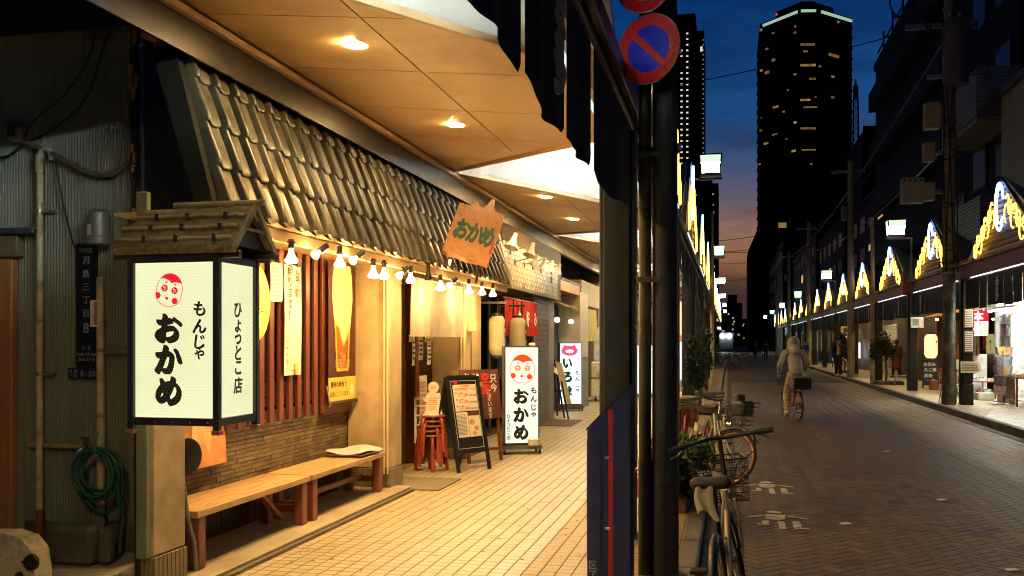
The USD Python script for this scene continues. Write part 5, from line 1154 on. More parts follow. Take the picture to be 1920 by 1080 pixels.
s2 = t.part('menu_sheet', pan(.075, W_ * .5, .42, .728, .0135, .002), m_paper); t.part('fine_print', MB().ext(affinity.translate(scribble(.17, .26, 16, rs3), W_ * .30, .575), .0008, pl + np.cross(a, up_) * .016, a, up_), m_ink, s2, kind='stuff')
s3 = t.part('menu_sheet', pan(W_ * .515, W_ - .06, .42, .728, .0135, .002), m_paper); t.part('brown_header', pan(W_ * .515, W_ - .06, .68, .728, .016, .001), m_brown, s3)
for (u, v, r_) in ((.62, .60, .035), (.74, .52, .03), (.66, .46, .028)): t.part('food_picture', MB().ext(affinity.scale(Point(u * W_, v).buffer(r_), 1.3, 1), .0008, pl + np.cross(a, up_) * .016, a, up_), mat('food_orange', (.6, .32, .08), .5, .2, 30), s3)
t.part('red_logo', MB().ext(affinity.translate(Point(0, 0).buffer(.03), .13, 1.10), .001, pl + np.cross(a, up_) * .0135, a, up_), m_inkr); t.done()
# brown board on an easel
pl, pr = np.array((-3.30, 11.62, 0)), np.array((-2.93, 12.16, 0)); a, n_, L = frame_at(pl, pr); up_ = unit(ZP - n_ * .12); W_ = L
t = Thing('notice_easel', 'brown notice board with white and red writing on a wooden easel', 'notice board')
t.part('board', pan(-.02, W_ + .0, .56, 1.22, .02, .014, pl, a, up_, n_), m_brown)
for (u0, u1) in ((.05, .09), (W_ - .05, W_ - .01)): t.part('leg', pan(u0, u1, 0, 1.20, -.03, .03, pl, a, up_, n_), m_woodr)
t.part('cross_bar', pan(.0901, W_ - .0501, .14, .18, -.02, .02, pl, a, up_, n_), m_woodr); t.part('back_leg', MB().bar(pl + a * W_ * .5 + up_ * 1.1, pl + a * W_ * .5 - n_ * .5 + (0, 0, .0), .03, .03), m_woodr)
wr('只今', .125, W_ * .84, 1.03, m_inkw, 0, .036, vertical=True, bold=2, brush=4); wr('空席', .15, W_ * .62, 1.03, mat('lit_red_paint', (.75, .04, .03), .5, .05), 0, .036, vertical=True, bold=3); wr('ございます', .078, W_ * .70, .76, m_inkw, 0, .036, vertical=True, bold=2, brush=4)
wr('お知', .12, W_ * .14, 1.06, m_inkw, 0, .036, vertical=True, bold=2, brush=4); wr('●●', .06, W_ * .38, 1.14, m_inkw, 0, .036); wr('御予約', .07, W_ * .38, 1.02, mat('lime_ink', (.5, .6, .05), .5, .05), 0, .036, bold=2); t.done()
# pavement light box
def lightbox(name, label, pl, pr, H_, panel, build, depth=.2, cat='light sign'):
    a, n_, L = frame_at(pl, pr); az = n_; t = Thing(name, label, cat); o = np.asarray(pl, float)
    bx = lambda u0, u1, k0, k1, v0, v1: MB().ext(sbox(u0, v0, u1, v1), k1 - k0, o + az * k0, a, ZP)
    t.part('case', bx(.0, L, -depth, -.012, .14, H_), mat('case_grey', (.18, .17, .14), .5, .1))
    for (u0, u1, v0, v1) in ((0, .016, .14, H_), (L - .016, L, .14, H_), (.0165, L - .0165, H_ - .016, H_), (.0165, L - .0165, .14, .156)): t.part('frame_edge', bx(u0, u1, -.0115, .012, v0, v1), mat('frame_dark', (.06, .05, .04), .4, .1))
    p = t.part('lit_panel', bx(.017, L - .017, -.0115, .002, .157, H_ - .017), panel); t.part('lit_panel', bx(.02, L - .02, -depth - .008, -depth - .002, .157, H_ - .017), panel)
    t.part('base', bx(-.03, L + .03, -depth - .06, .06, .07, .125), mat('case_grey2', (.10, .1, .09), .5, .1))
    for u in (.0, L):
        for k in (.03, -depth - .03): c = o + a * u + az * k; t.part('wheel', MB().cyl(c + np.array((0, 0, .035)) - a * .012, c + np.array((0, 0, .035)) + a * .012, .034, n=12), m_rub)
    put = lambda nm, g, u, v, m, k=.003: t.part(nm, MB().ext(affinity.translate(g, u * L, v * H_), .001, o + az * k, a, ZP), m, p)
    build(put, L, H_, t, o, a, az); return t.done()
def okame(put, L, H_, t, o, a, az):
    red = glow('lit_vermilion', (.85, .08, .01), 1.0); orange = glow('lit_orange', (.95, .28, .02), 1.0)
    for g, m in zip(mask_face(.40), (red, red, orange, red)): put('emblem', g, .52, .79, m)
    for ch, v in zip('おかめ', (.535, .365, .20)): put('lettering', write(ch, .225, bold=2, brush=8, shear=.05), .48, v, glow('lit_brown', (.035, .018, .004), 1.0))
    for ch, v in zip('もんじゃ', (.59, .51, .43, .365)): put('lettering', write(ch, .095, bold=1.2, brush=4.5), .84, v, _M['lit_brown'])
    for ch, v in zip('ひょっとこ店', (.35, .315, .275, .24, .20, .155)): put('lettering', write(ch, .06, bold=.8, brush=3), .12, v, _M['lit_brown'])
    t.part('white_bowl', MB().lathe([(0, .0), (.075, .0), (.085, .08), (.08, .085), (0, .07)], o + a * (L - .10) + az * .09 + np.array((0, 0, .135)), 20), m_white, smooth=50)
    t.part('crumpled_paper', MB().sph(o + a * (L - .08) - az * .1 + np.array((0, 0, H_ + .025)), .04, 1, (1.3, .8, .6)), m_paper)
lightbox('light_box_sign', 'tall pavement light box with red woman face emblem and brown writing', (-3.06, 12.74, 0), (-2.60, 12.94, 0), 1.52, sign2_g, okame)
# wooden sign hung on the roof
c0, yw = np.array((-2.90, 11.15, 2.92)), .98
t = Thing('carved_sign', 'orange carved wooden sign board with green writing tilted on the tiled roof', 'sign board')
TL, TR, BL = [np.array(on(*p, Y=yy)) for p, yy in (((864, 380), 10.30), ((947, 404), 10.40), ((829, 470), 9.94))]; BR = TR + BL - TL
ax = unit(TR - TL); nn = unit(np.cross(ax, TL - BL)); ayv = np.cross(nn, ax); W_, H_ = np.linalg.norm(TR - TL), np.linalg.norm(TL - BL)
top = [(0, H_), (W_ * .22, H_ * 1.0), (W_ * .30, H_ * 1.07), (W_ * .36, H_ * 1.12), (W_ * .42, H_ * 1.05), (W_ * .52, H_ * 1.02), (W_ * .58, H_ * 1.10), (W_ * .63, H_ * 1.24), (W_ * .70, H_ * 1.25), (W_ * .72, H_ * 1.10), (W_ * .80, H_ * 1.02), (W_, H_ * 1.0)]
bot = [(W_, 0), (W_ * .8, .012), (W_ * .55, -.008), (W_ * .3, .012), (W_ * .12, .0), (0, .02)]
t.part('board', MB().ext(Polygon(top + bot).buffer(.008).buffer(-.006), .09, BL - nn * .09, ax, ayv), wood('carved_wood', (.44, .21, .085), (.27, .11, .04), 'z', 3.0, .5, 6), smooth=25)
for ch, u in zip('おかめ', (.24, .53, .80)): t.part('character', MB().ext(affinity.translate(write(ch, .30, bold=3, brush=6.5, shear=.12, sx=.58), u * W_, H_ * (.50 - .04 * (u - .5))), .006, BL + nn * .0005, ax, ayv), m_inkg, 0)
t.part('seal', MB().ext(sbox(W_ * .95, H_ * .18, W_ * .985, H_ * .42), .002, BL + nn * .0005, ax, ayv), m_inkr, 0)
t.part('bracket', MB().bar(BL + ax * .1 - nn * .1, BL + ax * .1 - nn * .32 + (0, 0, .05), .03, .03), m_black); t.part('bracket', MB().bar(BR - ax * .1 - nn * .1, BR - ax * .1 - nn * .45, .03, .03), m_black); t.done()
# curtain over the door
def noren(name, label, o, ax, w, h, n, m, seed, marks=(), rail=None, thick=None, mm=None, ms=.2, fold=.02):
    rr = random.Random(seed); ax = np.asarray(ax, float); nv = np.cross(ax, ZP); t = Thing(name, label, 'curtain'); ww = w / n
    for i in range(n):
        P = np.zeros((8, 13, 3)); ph = rr.uniform(0, 6)
        for r_ in range(8):
            for q in range(13):
                v, u = r_ / 7, q / 12; P[r_, q] = np.asarray(o) + ax * (i * ww + .008 + u * (ww - .016) * (1 - .05 * v)) + nv * (fold * (0.3 + v) * math.sin(u * 9 + ph)) - ZP * (h * v)
        c = t.part('panel', MB().grid(P[:, ::-1]), m, smooth=60)
        if i < len(marks) and marks[i]: t.part('character', MB().ext(write(marks[i], ms, bold=3, brush=5), .002, np.asarray(o) + ax * (i + .5) * ww + nv * (fold * 1.5) - ZP * h * .5, ax, ZP), mm or m_inkw, c)
    t.part('rod', MB().cyl(np.asarray(o) - ax * .08 + ZP * .01, np.asarray(o) + ax * (w + .08) + ZP * .01, .012, n=8), m_woodr); return t.done()
noren('shop_curtain', 'white shop curtain hanging over the restaurant door', (-3.38, 9.72, 2.28), YP, 2.0, .64, 3, m_cloth, 5, fold=.028)
# paper sheets, posters
def sheet(name, label, x, y0, y1, z0, z1, m, cat='notice', curl=.01, extra=None, th=.002):
    t = Thing(name, label, cat); P = np.zeros((7, 5, 3))
    for i in range(7):
        for j in range(5): v, u = i / 6, j / 4; P[i, j] = (x + curl * math.sin(v * 3.1) + curl * .6 * (u - .5) ** 2 * 4, y0 + u * (y1 - y0), z1 + (z0 - z1) * v)
    t.part('sheet', MB().grid(P), m, smooth=60)
    if extra: extra(t, np.array((x + curl * 1.2 + .004, (y0 + y1) / 2, (z0 + z1) / 2)), y1 - y0, z1 - z0)
    return t.done()
rs4 = random.Random(6)
def ex_menu(t, o, w, h):
    t.part('lettering', MB().ext(affinity.translate(write('ご予約', .105, vertical=True, bold=1, brush=3), w * .30, h * .36), .001, o, *FX), m_ink); t.part('lettering', MB().ext(affinity.translate(write('承ります！', .10, vertical=True, bold=1, brush=3), -w * .16, h * .25), .001, o, *FX), m_ink)
    t.part('ruled_lines', MB().ext(affinity.translate(unary_union([sbox(-w * .42, y, w * .42, y + .003) for y in np.arange(-h * .45, -h * .0, .05)]), 0, 0), .001, o, *FX), m_alu, kind='stuff')
    for v in (-.18, -.24, -.30, -.36): t.part('red_print', MB().ext(affinity.translate(write('一日', .03, vertical=True), -w * .36, h * v), .001, o, *FX), m_inkr)
    t.part('yellow_patch', MB().ext(sbox(w * .1, -h * .48, w * .3, -h * .40), .001, o, *FX), m_papery)
sheet('paper_notice', 'long white paper notice with handwriting hung on the red slats', -3.825, 7.57, 7.90, 1.28, 2.27, m_paper, extra=ex_menu)
sheet('paper_notice', 'shorter white sheet of faint print left of the long paper notice', -3.835, 7.33, 7.56, 1.93, 2.27, m_paper, extra=lambda t, o, w, h: t.part('print', MB().ext(scribble(w * .8, h * .8, 8, rs4), .001, o, *FX), m_alu, kind='stuff'))
t = Thing('yellow_oval_sign', 'yellow oval highball sign with orange print beside the lantern', 'sign'); o = np.array((-3.83, 7.07, 1.905))
el = affinity.scale(Point(0, 0).buffer(.5, 40), .52, .64)
t.part('plate', MB().ext(el, .006, o, *FX), m_papery)
t.part('character', MB().ext(affinity.translate(write('角', .27, bold=3), -.03, .10), .001, o + (.0065, 0, 0), *FX), m_inko); t.part('lettering', MB().ext(affinity.translate(write('ハイボール', .07, bold=1, brush=2), .05, -.07), .001, o + (.0065, 0, 0), *FX), m_ink); t.part('stars', MB().ext(affinity.translate(write('★★', .10), .02, -.18), .001, o + (.0065, 0, 0), *FX), m_paper); t.part('rim_line', MB().ext(el.buffer(-.012).difference(el.buffer(-.018)), .001, o + (.0065, 0, 0), *FX), m_inko); t.done()
# beer banner
y0, y1, z0, z1 = 8.50, 9.18, .99, 2.37
t = Thing('beer_banner', 'tall hanging beer banner with a glass of beer, by the pilaster', 'banner'); o = np.array((-3.815, y0, z0)); W_, H_ = y1 - y0, z1 - z0
t.part('sheet', MB().ext(sbox(0, 0, W_, H_), .003, o, *FX), mat('banner_brown', (.06, .012, .008), .4, .1))
gl = [(.30, .22), (.70, .22), (.76, .50), (.86, .75), (.84, .90), (.78, .985), (.22, .985), (.16, .90), (.14, .75), (.24, .50)]
glass = Polygon([(u * W_, v * H_) for u, v in gl]).buffer(.03).buffer(-.02); foam = glass.intersection(Polygon([(0, H_), (W_, H_), (W_, H_ * .62), (W_ * .7, H_ * .52), (W_ * .62, H_ * .46), (W_ * .54, H_ * .42), (W_ * .46, H_ * .47), (W_ * .4, H_ * .54), (W_ * .2, H_ * .58), (0, H_ * .66)]))
beer = glass.difference(foam)
t.part('beer', MB().ext(beer, .001, o + (.0035, 0, 0), *FX), mat('beer_amber', (.42, .10, .015), .35, .3, 3)); t.part('glass_edge', MB().ext(beer.difference(beer.buffer(-.03)), .001, o + (.0048, 0, 0), *FX), mat('beer_gold', (.75, .42, .06), .35, .1)); t.part('foam', MB().ext(foam, .001, o + (.0035, 0, 0), *FX), mat('foam_cream', (.80, .70, .34), .4, .08, 3))
t.part('yellow_strip', MB().ext(sbox(0, .0, W_, H_ * .17), .001, o + (.0036, 0, 0), *FX), mat('strip_yellow', (.72, .50, .09), .5, .1))
t.part('lettering', MB().ext(affinity.translate(write('The', .09, brush=3), W_ * .5, H_ * .325), .001, o + (.0062, 0, 0), *FX), m_gold); t.part('lettering', MB().ext(affinity.translate(write('PREMIUM', .105, bold=2, sx=.86), W_ * .5, H_ * .272), .001, o + (.0062, 0, 0), *FX), m_gold); t.part('lettering', MB().ext(affinity.translate(write('MALTS', .045, bold=1), W_ * .5, H_ * .232), .001, o + (.0062, 0, 0), *FX), m_gold)
t.part('lettering', MB().ext(affinity.translate(write('勝利の神泡で', .066, bold=.6, brush=2), W_ * .36, H_ * .118), .001, o + (.005, 0, 0), *FX), m_ink); t.part('lettering', MB().ext(affinity.translate(write('お迎えしています。', .058, bold=.6, brush=2), W_ * .40, H_ * .05), .001, o + (.005, 0, 0), *FX), m_ink); t.part('face_drawing', MB().ext(affinity.translate(affinity.scale(Point(0, 0).buffer(.05), .8, 1.1), W_ * .86, H_ * .07), .001, o + (.005, 0, 0), *FX), m_paper)
t.part('roller', MB().cyl(o + (.005, -.02, -.02), o + (.005, W_ + .02, -.02), .018, n=10), m_dark); t.part('cord', MB().tube([o + (.01, -.06, .16), o + (.02, -.03, .05), o + (.02, 0, -.03), o + (.02, -.02, -.05)], .006, 6), m_cloth); t.done()
# orange plastic poster below the lantern and the black plate
t = Thing('orange_poster', 'curled orange beer poster on the dado under the lantern sign', 'poster'); P = np.zeros((8, 9, 3))
for i in range(8):
    for j in range(9): v, u = i / 7, j / 8; P[i, j] = (-3.90 + .10 * math.sin(u * 3) * .5 + .02 * v, 5.75 + u * .95, 1.02 - .37 * v - .02 * u)
t.part('sheet', MB().grid(P), mat('orange_film', (.72, .33, .10), .35, .2, 4, transl=.3), smooth=60)
t.part('mug_print', MB().ext(affinity.scale(Polygon([(-.1, -.1), (.1, -.12), (.14, .05), (.1, .12), (-.1, .12)]).buffer(.03), .9, .9), .001, (-3.842, 6.27, .82), *FX), mat('orange_film2', (.78, .45, .18), .35, .2, 8)); t.done()
solo('black_plate', MB().lathe([(0, .01), (.10, .006), (.125, -.004), (.12, -.012), (0, -.01)], (-3.50, 5.56, .815), 28, (1, -.3, 0)), m_black, 'round black plate hung beside the end pillar', 'plate', smooth=50)
t = Thing('grey_hose', 'grey hose leaning under the bench end by the pillar', 'hose'); t.part('hose', MB().tube([(-3.50, 5.52, .62), (-3.48, 5.53, .42), (-3.45, 5.56, .25), (-3.45, 5.58, .06)], .013, 8), m_alu, smooth=60); t.done()
# notices at the door
for (py0, py1, z0_, z1_, m_, lb) in ((9.95, 10.12, 1.02, 1.33, m_paper, 'white notice with a blue drawing on the door post'), (10.16, 10.32, 1.03, 1.34, mat('pale_green_paper', (.5, .62, .4), .5, .1), 'white notice with a green drawing on the door post')):
    sheet('door_notice', lb, -4.00, py0, py1, z0_, z1_, m_paper, extra=lambda t, o, w, h, m_=m_: (t.part('drawing', MB().ext(sbox(-w * .3, -h * .3, w * .3, h * .05), .001, o, *FX), mat('pale_blue_print', (.3, .5, .6), .5, .1) if m_ is m_paper else mat('green_print', (.25, .5, .1), .5, .1)), t.part('print', MB().ext(affinity.translate(scribble(w * .8, h * .25, 3, rs4), 0, h * .28), .001, o, *FX), m_ink, kind='stuff')))
for i, (y, w, z0_, z1_, m_) in enumerate(((10.95, .10, 1.30, 1.66, m_paper), (11.15, .17, 1.36, 1.66, m_paper), (11.45, .16, 1.30, 1.60, m_paper), (10.75, .16, 1.58, 1.66, m_papery), (11.30, .30, 1.58, 1.66, m_papery))):
    sheet('door_notice', ('narrow notice hanging left under the white curtain', 'white sheet hanging in the middle under the white curtain', 'white sheet hanging right under the white curtain', 'small yellow label at the lower left of the white curtain', 'yellow label at the lower right of the white curtain')[i], -3.62 + .01 * i, y - .55, y - .55 + w, z0_, z1_, m_, extra=lambda t, o, w, h: t.part('print', MB().ext(scribble(w * .7, h * .7, 4, rs4), .001, o, *FX), m_ink, kind='stuff'))
t = Thing('dark_bag', 'black bag hanging by the door behind the stools', 'bag'); t.part('bag', MB().lathe([(0, 0), (.09, .0), (.11, .1), (.08, .24), (.03, .28), (0, .28)], (-3.95, 10.75, 1.08), 14), m_blackc, smooth=60); t.part('strap', MB().tube([(-3.95, 10.70, 1.33), (-3.95, 10.75, 1.50), (-3.95, 10.80, 1.33)], .008, 5), m_blackc); t.done()
sheet('door_notice', 'cream poster strip standing beside the door behind the black board', -3.80, 11.2, 11.5, .55, 1.15, m_paper, extra=lambda t, o, w, h: t.part('print', MB().ext(scribble(w * .8, h * .8, 9, rs4), .001, o, *FX), m_inko, kind='stuff'))
# socket, electrical box on the pilaster
t = Thing('switch_box', 'beige switch box with a cable on the second pilaster', 'box'); t.part('box', MB().box(-3.455, -3.36, 12.24, 12.36, 1.72, 1.84, .01), m_pvc); t.part('cable', MB().tube([(-3.42, 12.3, 1.72), (-3.42, 12.3, 1.0), (-3.42, 12.3, .3)], .006, 5), m_cable); t.done()
# paper lanterns
def plantern(c, r, h, label, m, ch, group=None, face=FX):
    n = 13; prof = [(r * .5, -h / 2)]
    for k in range(n * 2 + 1):
        z = -h / 2 + h * k / (n * 2); q = z / (h / 2); rad = r * (1 - max(0, abs(q) - .62) ** 2 / .144 * .42) - (.004 if k % 2 else 0); prof.append((rad, z))
    prof.append((r * .5, h / 2)); t = Thing('paper_lantern', label, 'paper lantern', group)
    t.part('paper', MB().lathe(prof, c, 26), m, smooth=60); t.part('cap', MB().lathe([(0, .035), (r * .6, .035), (r * .6, -.005), (0, -.005)], (c[0], c[1], c[2] + h / 2), 20), m_black); t.part('cap', MB().lathe([(0, .005), (r * .6, .005), (r * .6, -.04), (0, -.04)], (c[0], c[1], c[2] - h / 2), 20), m_black)
    t.part('hanger', MB().cyl((c[0], c[1], c[2] + h / 2 + .03), (c[0], c[1], c[2] + h / 2 + .25), .006), m_black)
    for j, s in enumerate(ch):
        g = write(s, h * .22, bold=1.5, brush=5); v = h * (.28 - .27 * j); o = np.array(c) + np.cross(*face) * (r * 1.0) + ZP * v; t.part('character', MB().ext(g, .006, o - np.cross(*face) * .001, *face), m_ink, 0)
    return t.done()
m_lan = mat('lantern_paper', (.66, .60, .42), .7, .06, 8, transl=.4)
plantern((-3.275, 13.2, 1.67), .125, .58, 'left of two unlit cream paper lanterns behind the light box', m_lan, 'おかめ')
plantern((-3.215, 14.3, 1.66), .135, .60, 'right unlit cream paper lantern, before the red curtain', m_lan, 'おかめ')
t = Thing('lantern_bracket', 'dark bracket arm holding the paper lanterns', 'bracket'); t.part('arm', MB().box(-3.5, -3.1, 14.28, 14.32, 2.13, 2.16).box(-3.5, -3.1, 13.03, 13.07, 2.13, 2.16), m_black); t.part('post', MB().box(-3.54, -3.5, 14.26, 14.34, 1.0, 2.2).box(-3.54, -3.5, 13.01, 13.09, 1.0, 2.2), m_black); t.done()
# door mats
def mat_(label, x0, x1, y0, y1, m): return solo('door_mat', MB().box(x0, x1, y0, y1, .002, .016, .004), m, label, 'mat', 'door mats on the pavement')
mat_('speckled grey mat before the restaurant door, under the stools', -3.80, -2.98, 9.45, 10.30, mat('speckled_mat', (.17, .15, .09), .95, .5, 60, .5, 200))
mat_('patterned mat between the two light box signs', -3.6, -2.85, 17.2, 18.6, mat('dark_mat', (.10, .08, .05), .95, .5, 40, .4, 200))
# ------------------------------------------------------------ shops further along the left pavement
t = Thing('tiled_shop', 'second shop with white tiled sign band, dark columns and a recessed dark door', 'shop')
t.part('wall', MB().box(-6, -4.3, 13.9, 18.9, 0, 3.62), m_brickwall); t.part('band', MB().box(-4.3, -3.33, 13.75, 18.8, 2.42, 3.45), m_grout)
n = 0
for r_ in range(8):
    y = 13.76 - (.11 if r_ % 2 else 0)
    while y < 18.38:
        a, b = max(y, 13.76), min(y + .215, 18.38)
        if b - a > .03: t.part('wall_tile', MB().box(-3.328, -3.318, a + .004, b - .004, 2.475 + r_ * .082, 2.55 + r_ * .082), (mat('cream_wall_tile', (.46, .42, .30), .35, .08, 5), mat('cream_wall_tile2', (.40, .36, .25), .35, .08, 5))[(n * 7 + r_) % 3 == 0])
        y += .22; n += 1
t.part('band_edge', MB().box(-3.36, -3.31, 13.75, 18.4, 2.42, 2.468, .004), m_alu); t.part('letter_mark', MB().ext(write('▲■', .16, vertical=True), .006, (-3.316, 17.7, 2.86), *FX), m_dark)
for (a, b) in ((16.65, 18.1),):
    t.part('dark_column', MB().box(-4.0, -3.45, a, b, 0, 2.41), m_grout)
    for k in range(24):
        for (f, q0, q1) in (('x', a, b), ('y', -4.0, -3.45)):
            if f == 'x': t.part('column_tile', MB().box(-3.452, -3.438, q0 + .004, q1 - .004, .006 + k * .1, .096 + k * .1), mat('dark_wall_tile', (.10, .085, .05), .4, .2, 8))
            else: t.part('column_tile', MB().box(q0 + .004, q1 - .004, a - .012, a + .002, .006 + k * .1, .096 + k * .1), _M['dark_wall_tile'])
t.part('grey_column', MB().box(-3.9, -3.46, 18.12, 18.75, 0, 2.41), mat('speckled_granite', (.24, .21, .15), .5, .45, 60, .1, 200)); t.part('door_frame', MB().box(-4.25, -4.2, 14.2, 14.28, 0, 2.4).box(-4.25, -4.2, 16.4, 16.48, 0, 2.4).box(-4.25, -4.2, 14.281, 16.399, 2.32, 2.4), m_alu); t.part('glass_door', MB().box(-4.235, -4.225, 14.281, 16.399, .02, 2.32), glass_m); t.part('dark_inner', MB().box(-4.29, -4.27, 14.3, 16.4, 0, 2.3), mat('cream_inner', (.3, .24, .13), .6, .2))
t.part('pole', MB().cyl((-3.4, 16.4, 0), (-3.4, 16.4, 2.42), .018, n=8), m_steel); t.done()
noren('shop_curtain', 'red shop curtain with white writing over the dark doorway', (-3.36, 14.0, 2.26), YP, 2.5, .58, 4, m_redcloth, 9, ('', 'お', '好', 'み'), ms=.26, fold=.025)
for k, (px, py) in enumerate(((962, 452), (996, 468), (1004, 488), (1020, 493), (1034, 498), (1048, 504))):
    p = on(px, py, X=-2.98); tl = k < 2; t = Thing('sign_lamp', ('large cream shaded lamp nearest the wooden sign', 'second cream shaded lamp beyond the wooden sign', 'first small white gooseneck lamp over the tiled band', 'second small gooseneck lamp over the tiled band', 'third small gooseneck lamp over the tiled band', 'last gooseneck lamp, by the corner of the tiled band')[k], 'lamp', 'lamps along the tiled sign band')
    s = 1.2 if tl else .95; d = unit((-.35, .25, -.9)) if not tl else unit((-.2, -.35, -.9))
    t.part('arm', MB().tube([(-3.33, p[1] + .02, p[2] - .02), (p[0] - .06, p[1] + .01, p[2] + .05), p - d * .08], .009, 6), m_steel, smooth=60); t.part('wall_plate', MB().cyl((-3.33, p[1] + .02, p[2] - .02), (-3.30, p[1] + .02, p[2] - .02), .05, n=14), m_alu)
    t.part('shade', MB().lathe([(.025 * s, -.10 * s), (.035 * s, -.02), (.05 * s, .03), (.088 * s, .09 * s), (.084 * s, .09 * s), (.045 * s, .03), (.02 * s, -.09 * s)], p, 18, d), mat('lamp_cream', (.62, .55, .36), .4, .05) if tl else m_white, smooth=50)
    t.part('bulb', MB().sph(p + d * .055, .032, 1), glow('cream_lamp_bulb', AMBER, 110.0) if not tl else m_white); t.done()
t = Thing('granite_shop', 'third shop with a speckled granite pillar, brown awning and wooden door', 'shop')
t.part('wall', MB().box(-6, -4.2, 19.0, 27, 0, 3.6), m_brickwall); t.part('granite_pillar', MB().box(-4.2, -3.38, 21.7, 23.0, 1.22, 2.75), mat('granite', (.36, .31, .21), .5, .5, 90, .1, 250)); t.part('green_tile_base', MB().box(-4.2, -3.38, 21.7, 23.0, 0, 1.218), mat('olive_tile', (.10, .10, .05), .35, .2, 10))
t.part('dark_side_wall', MB().box(-4.19, -3.9, 19.0, 21.69, 0, 2.4), mat('navy_door2', (.02, .02, .035), .4, .2)); t.part('orange_sign', MB().box(-3.895, -3.86, 19.9, 20.5, 1.5, 2.1), mat('orange_panel', (.5, .14, .03), .5, .1))
t.part('awning', MB().slab([(-4.1, 19.3, 2.65), (-4.1, 21.6, 2.65), (-3.35, 21.6, 2.32), (-3.35, 19.3, 2.32)], (0, 0, .02)), mat('brown_awning', (.13, .07, .02), .7, .2)); t.part('lamp_rail', MB().box(-3.4, -3.36, 19.1, 22, 2.88, 2.92), m_black); t.part('sign_box', MB().box(-4.1, -3.38, 19.05, 21.6, 2.66, 2.88), mat('amber_wood_panel', (.34, .19, .06), .5, .2))
t.part('wooden_door', MB().box(-4.15, -4.1, 23.3, 26.6, 0, 2.5), m_woodd); t.part('wood_post', MB().box(-4.0, -3.7, 23.05, 23.2, 0, 2.7), m_pvc); t.part('sign_board', MB().box(-4.0, -3.6, 23.3, 26.9, 2.52, 3.15), mat('weathered_board', (.28, .22, .12), .6, .25, 5)); t.done()
for k, (y, z) in enumerate(((19.6, 2.05), (20.5, 2.05))):
    t = Thing('globe_lamp', 'small glowing globe lamp under the brown awning' if k == 0 else 'second glowing globe lamp at the granite pillar', 'lamp'); t.part('globe', MB().sph((-3.55, y + .9 * k, z), .055, 2), glow('globe_light', (1, .8, .5), 14.0), smooth=True); t.part('cord', MB().cyl((-3.55, y + .9 * k, z + .055), (-3.55, y + .9 * k, z + .4), .006), m_black); t.done()
noren('shop_curtain', 'yellow striped shop curtain beyond the granite pillar', (-3.62, 23.6, 2.45), YP, 2.6, .85, 5, m_yelcloth, 13, fold=.05)
def iroha(put, L, H_, t, o, a, az):
    dk = glow('lit_dark_green', (.01, .05, .03), 1.0); pk = glow('lit_pink', (.85, .08, .22), 1.0)
    lip = unary_union([affinity.scale(Point(0, 0).buffer(.15), 1.25, .75), Polygon([(-.2, 0), (-.12, .14), (0, .09), (.12, .14), (.2, 0)])]).difference(affinity.scale(Point(0, -.01).buffer(.06), 1.6, .7))
    put('emblem', lip, .45, .88, pk)
    for ch, v in zip('いろは', (.70, .50, .29)): put('lettering', write(ch, .27, bold=2.5, brush=9, sx=.9), .36, v, dk)
    for ch, v in zip('もんじゃ', (.56, .47, .375, .30)): put('lettering', write(ch, .115, bold=1.5, brush=4.5), .80, v, dk)
    put('small_plate', sbox(-.04, -.14, .04, .14).difference(sbox(-.033, -.133, .033, .133)), .86, .72, dk); put('lettering', write('本店三号', .05, vertical=True), .86, .72, dk); put('emblem', Point(0, 0).buffer(.06).difference(Point(0, 0).buffer(.052)), .78, .14, pk)
lightbox('light_box_sign', 'white light box with pink lips emblem and thick dark green letters', (-3.76, 21.05, 0), (-3.27, 21.25, 0), 1.56, glow('lightbox2', (.95, 1.0, .98), 1.2), iroha)
def monkichi(put, L, H_, t, o, a, az):
    for ch, v in zip('もん吉', (.64, .48, .33)): put('lettering', write(ch, .24, bold=2, brush=6), .42, v, glow('lit_orange_red', (.8, .16, .03), 1.0))
    put('lettering', write('名物お好み焼', .08, vertical=True), .82, .72, glow('lit_brown2', (.25, .18, .05), 1.0))
lightbox('light_box_sign', 'pale light box with orange letters, seen in the gap beside the conduit', (-2.46, 25.7, 0), (-1.95, 25.9, 0), 1.50, glow('lightbox3', (1.0, .98, .78), 1.15), monkichi)
# easels with menus by the light boxes
t = Thing('menu_easel', 'black easel with open menu pages and a clip lamp before the second light box', 'easel'); o = np.array((-3.55, 19.2, 0))
for a, b in (((-.22, -.1, 0), (.0, .0, 1.2)), ((.25, -.12, 0), (.02, .0, 1.2)), ((.0, .45, 0), (.0, .02, 1.15)), ((.40, -.5, 0), (.15, -.1, .95))): t.part('leg', MB().bar(o + a, o + b, .03, .025), m_black)
t.part('tray', MB().box(-3.82, -3.15, 19.02, 19.08, .55, .59), m_black); t.part('menu_page', MB().slab([o + (-.25, -.14, 1.10), o + (.18, -.14, .86), o + (.28, -.02, .90), o + (-.15, -.02, 1.16)], (0, 0, .01)), m_paper); t.part('menu_page', MB().slab([o + (.06, -.16, 1.18), o + (.20, -.16, 1.14), o + (.42, -.22, .30), o + (.27, -.22, .30)], (0, .01, 0)), m_paper); t.part('clip_lamp', MB().sph(o + (-.05, -.1, 1.24), .05, 1), m_steel); t.done()
t = Thing('white_cooler', 'white cooler box on wheels outside the third shop', 'cooler'); t.part('cabinet', MB().box(-3.55, -2.98, 24.6, 25.4, .12, .60, .03), m_white); t.part('cabinet', MB().box(-3.55, -2.98, 24.6, 25.4, .62, 1.05, .03), m_white); t.part('sticker', MB().box(-3.1, -2.976, 24.58, 24.595, .72, .98), mat('green_sticker', (.1, .45, .08), .5, .1))
for x in (-3.45, -3.08): t.part('wheel', MB().cyl((x, 24.7, .06), (x + .04, 24.7, .06), .06, n=12), m_rub)
t.done()
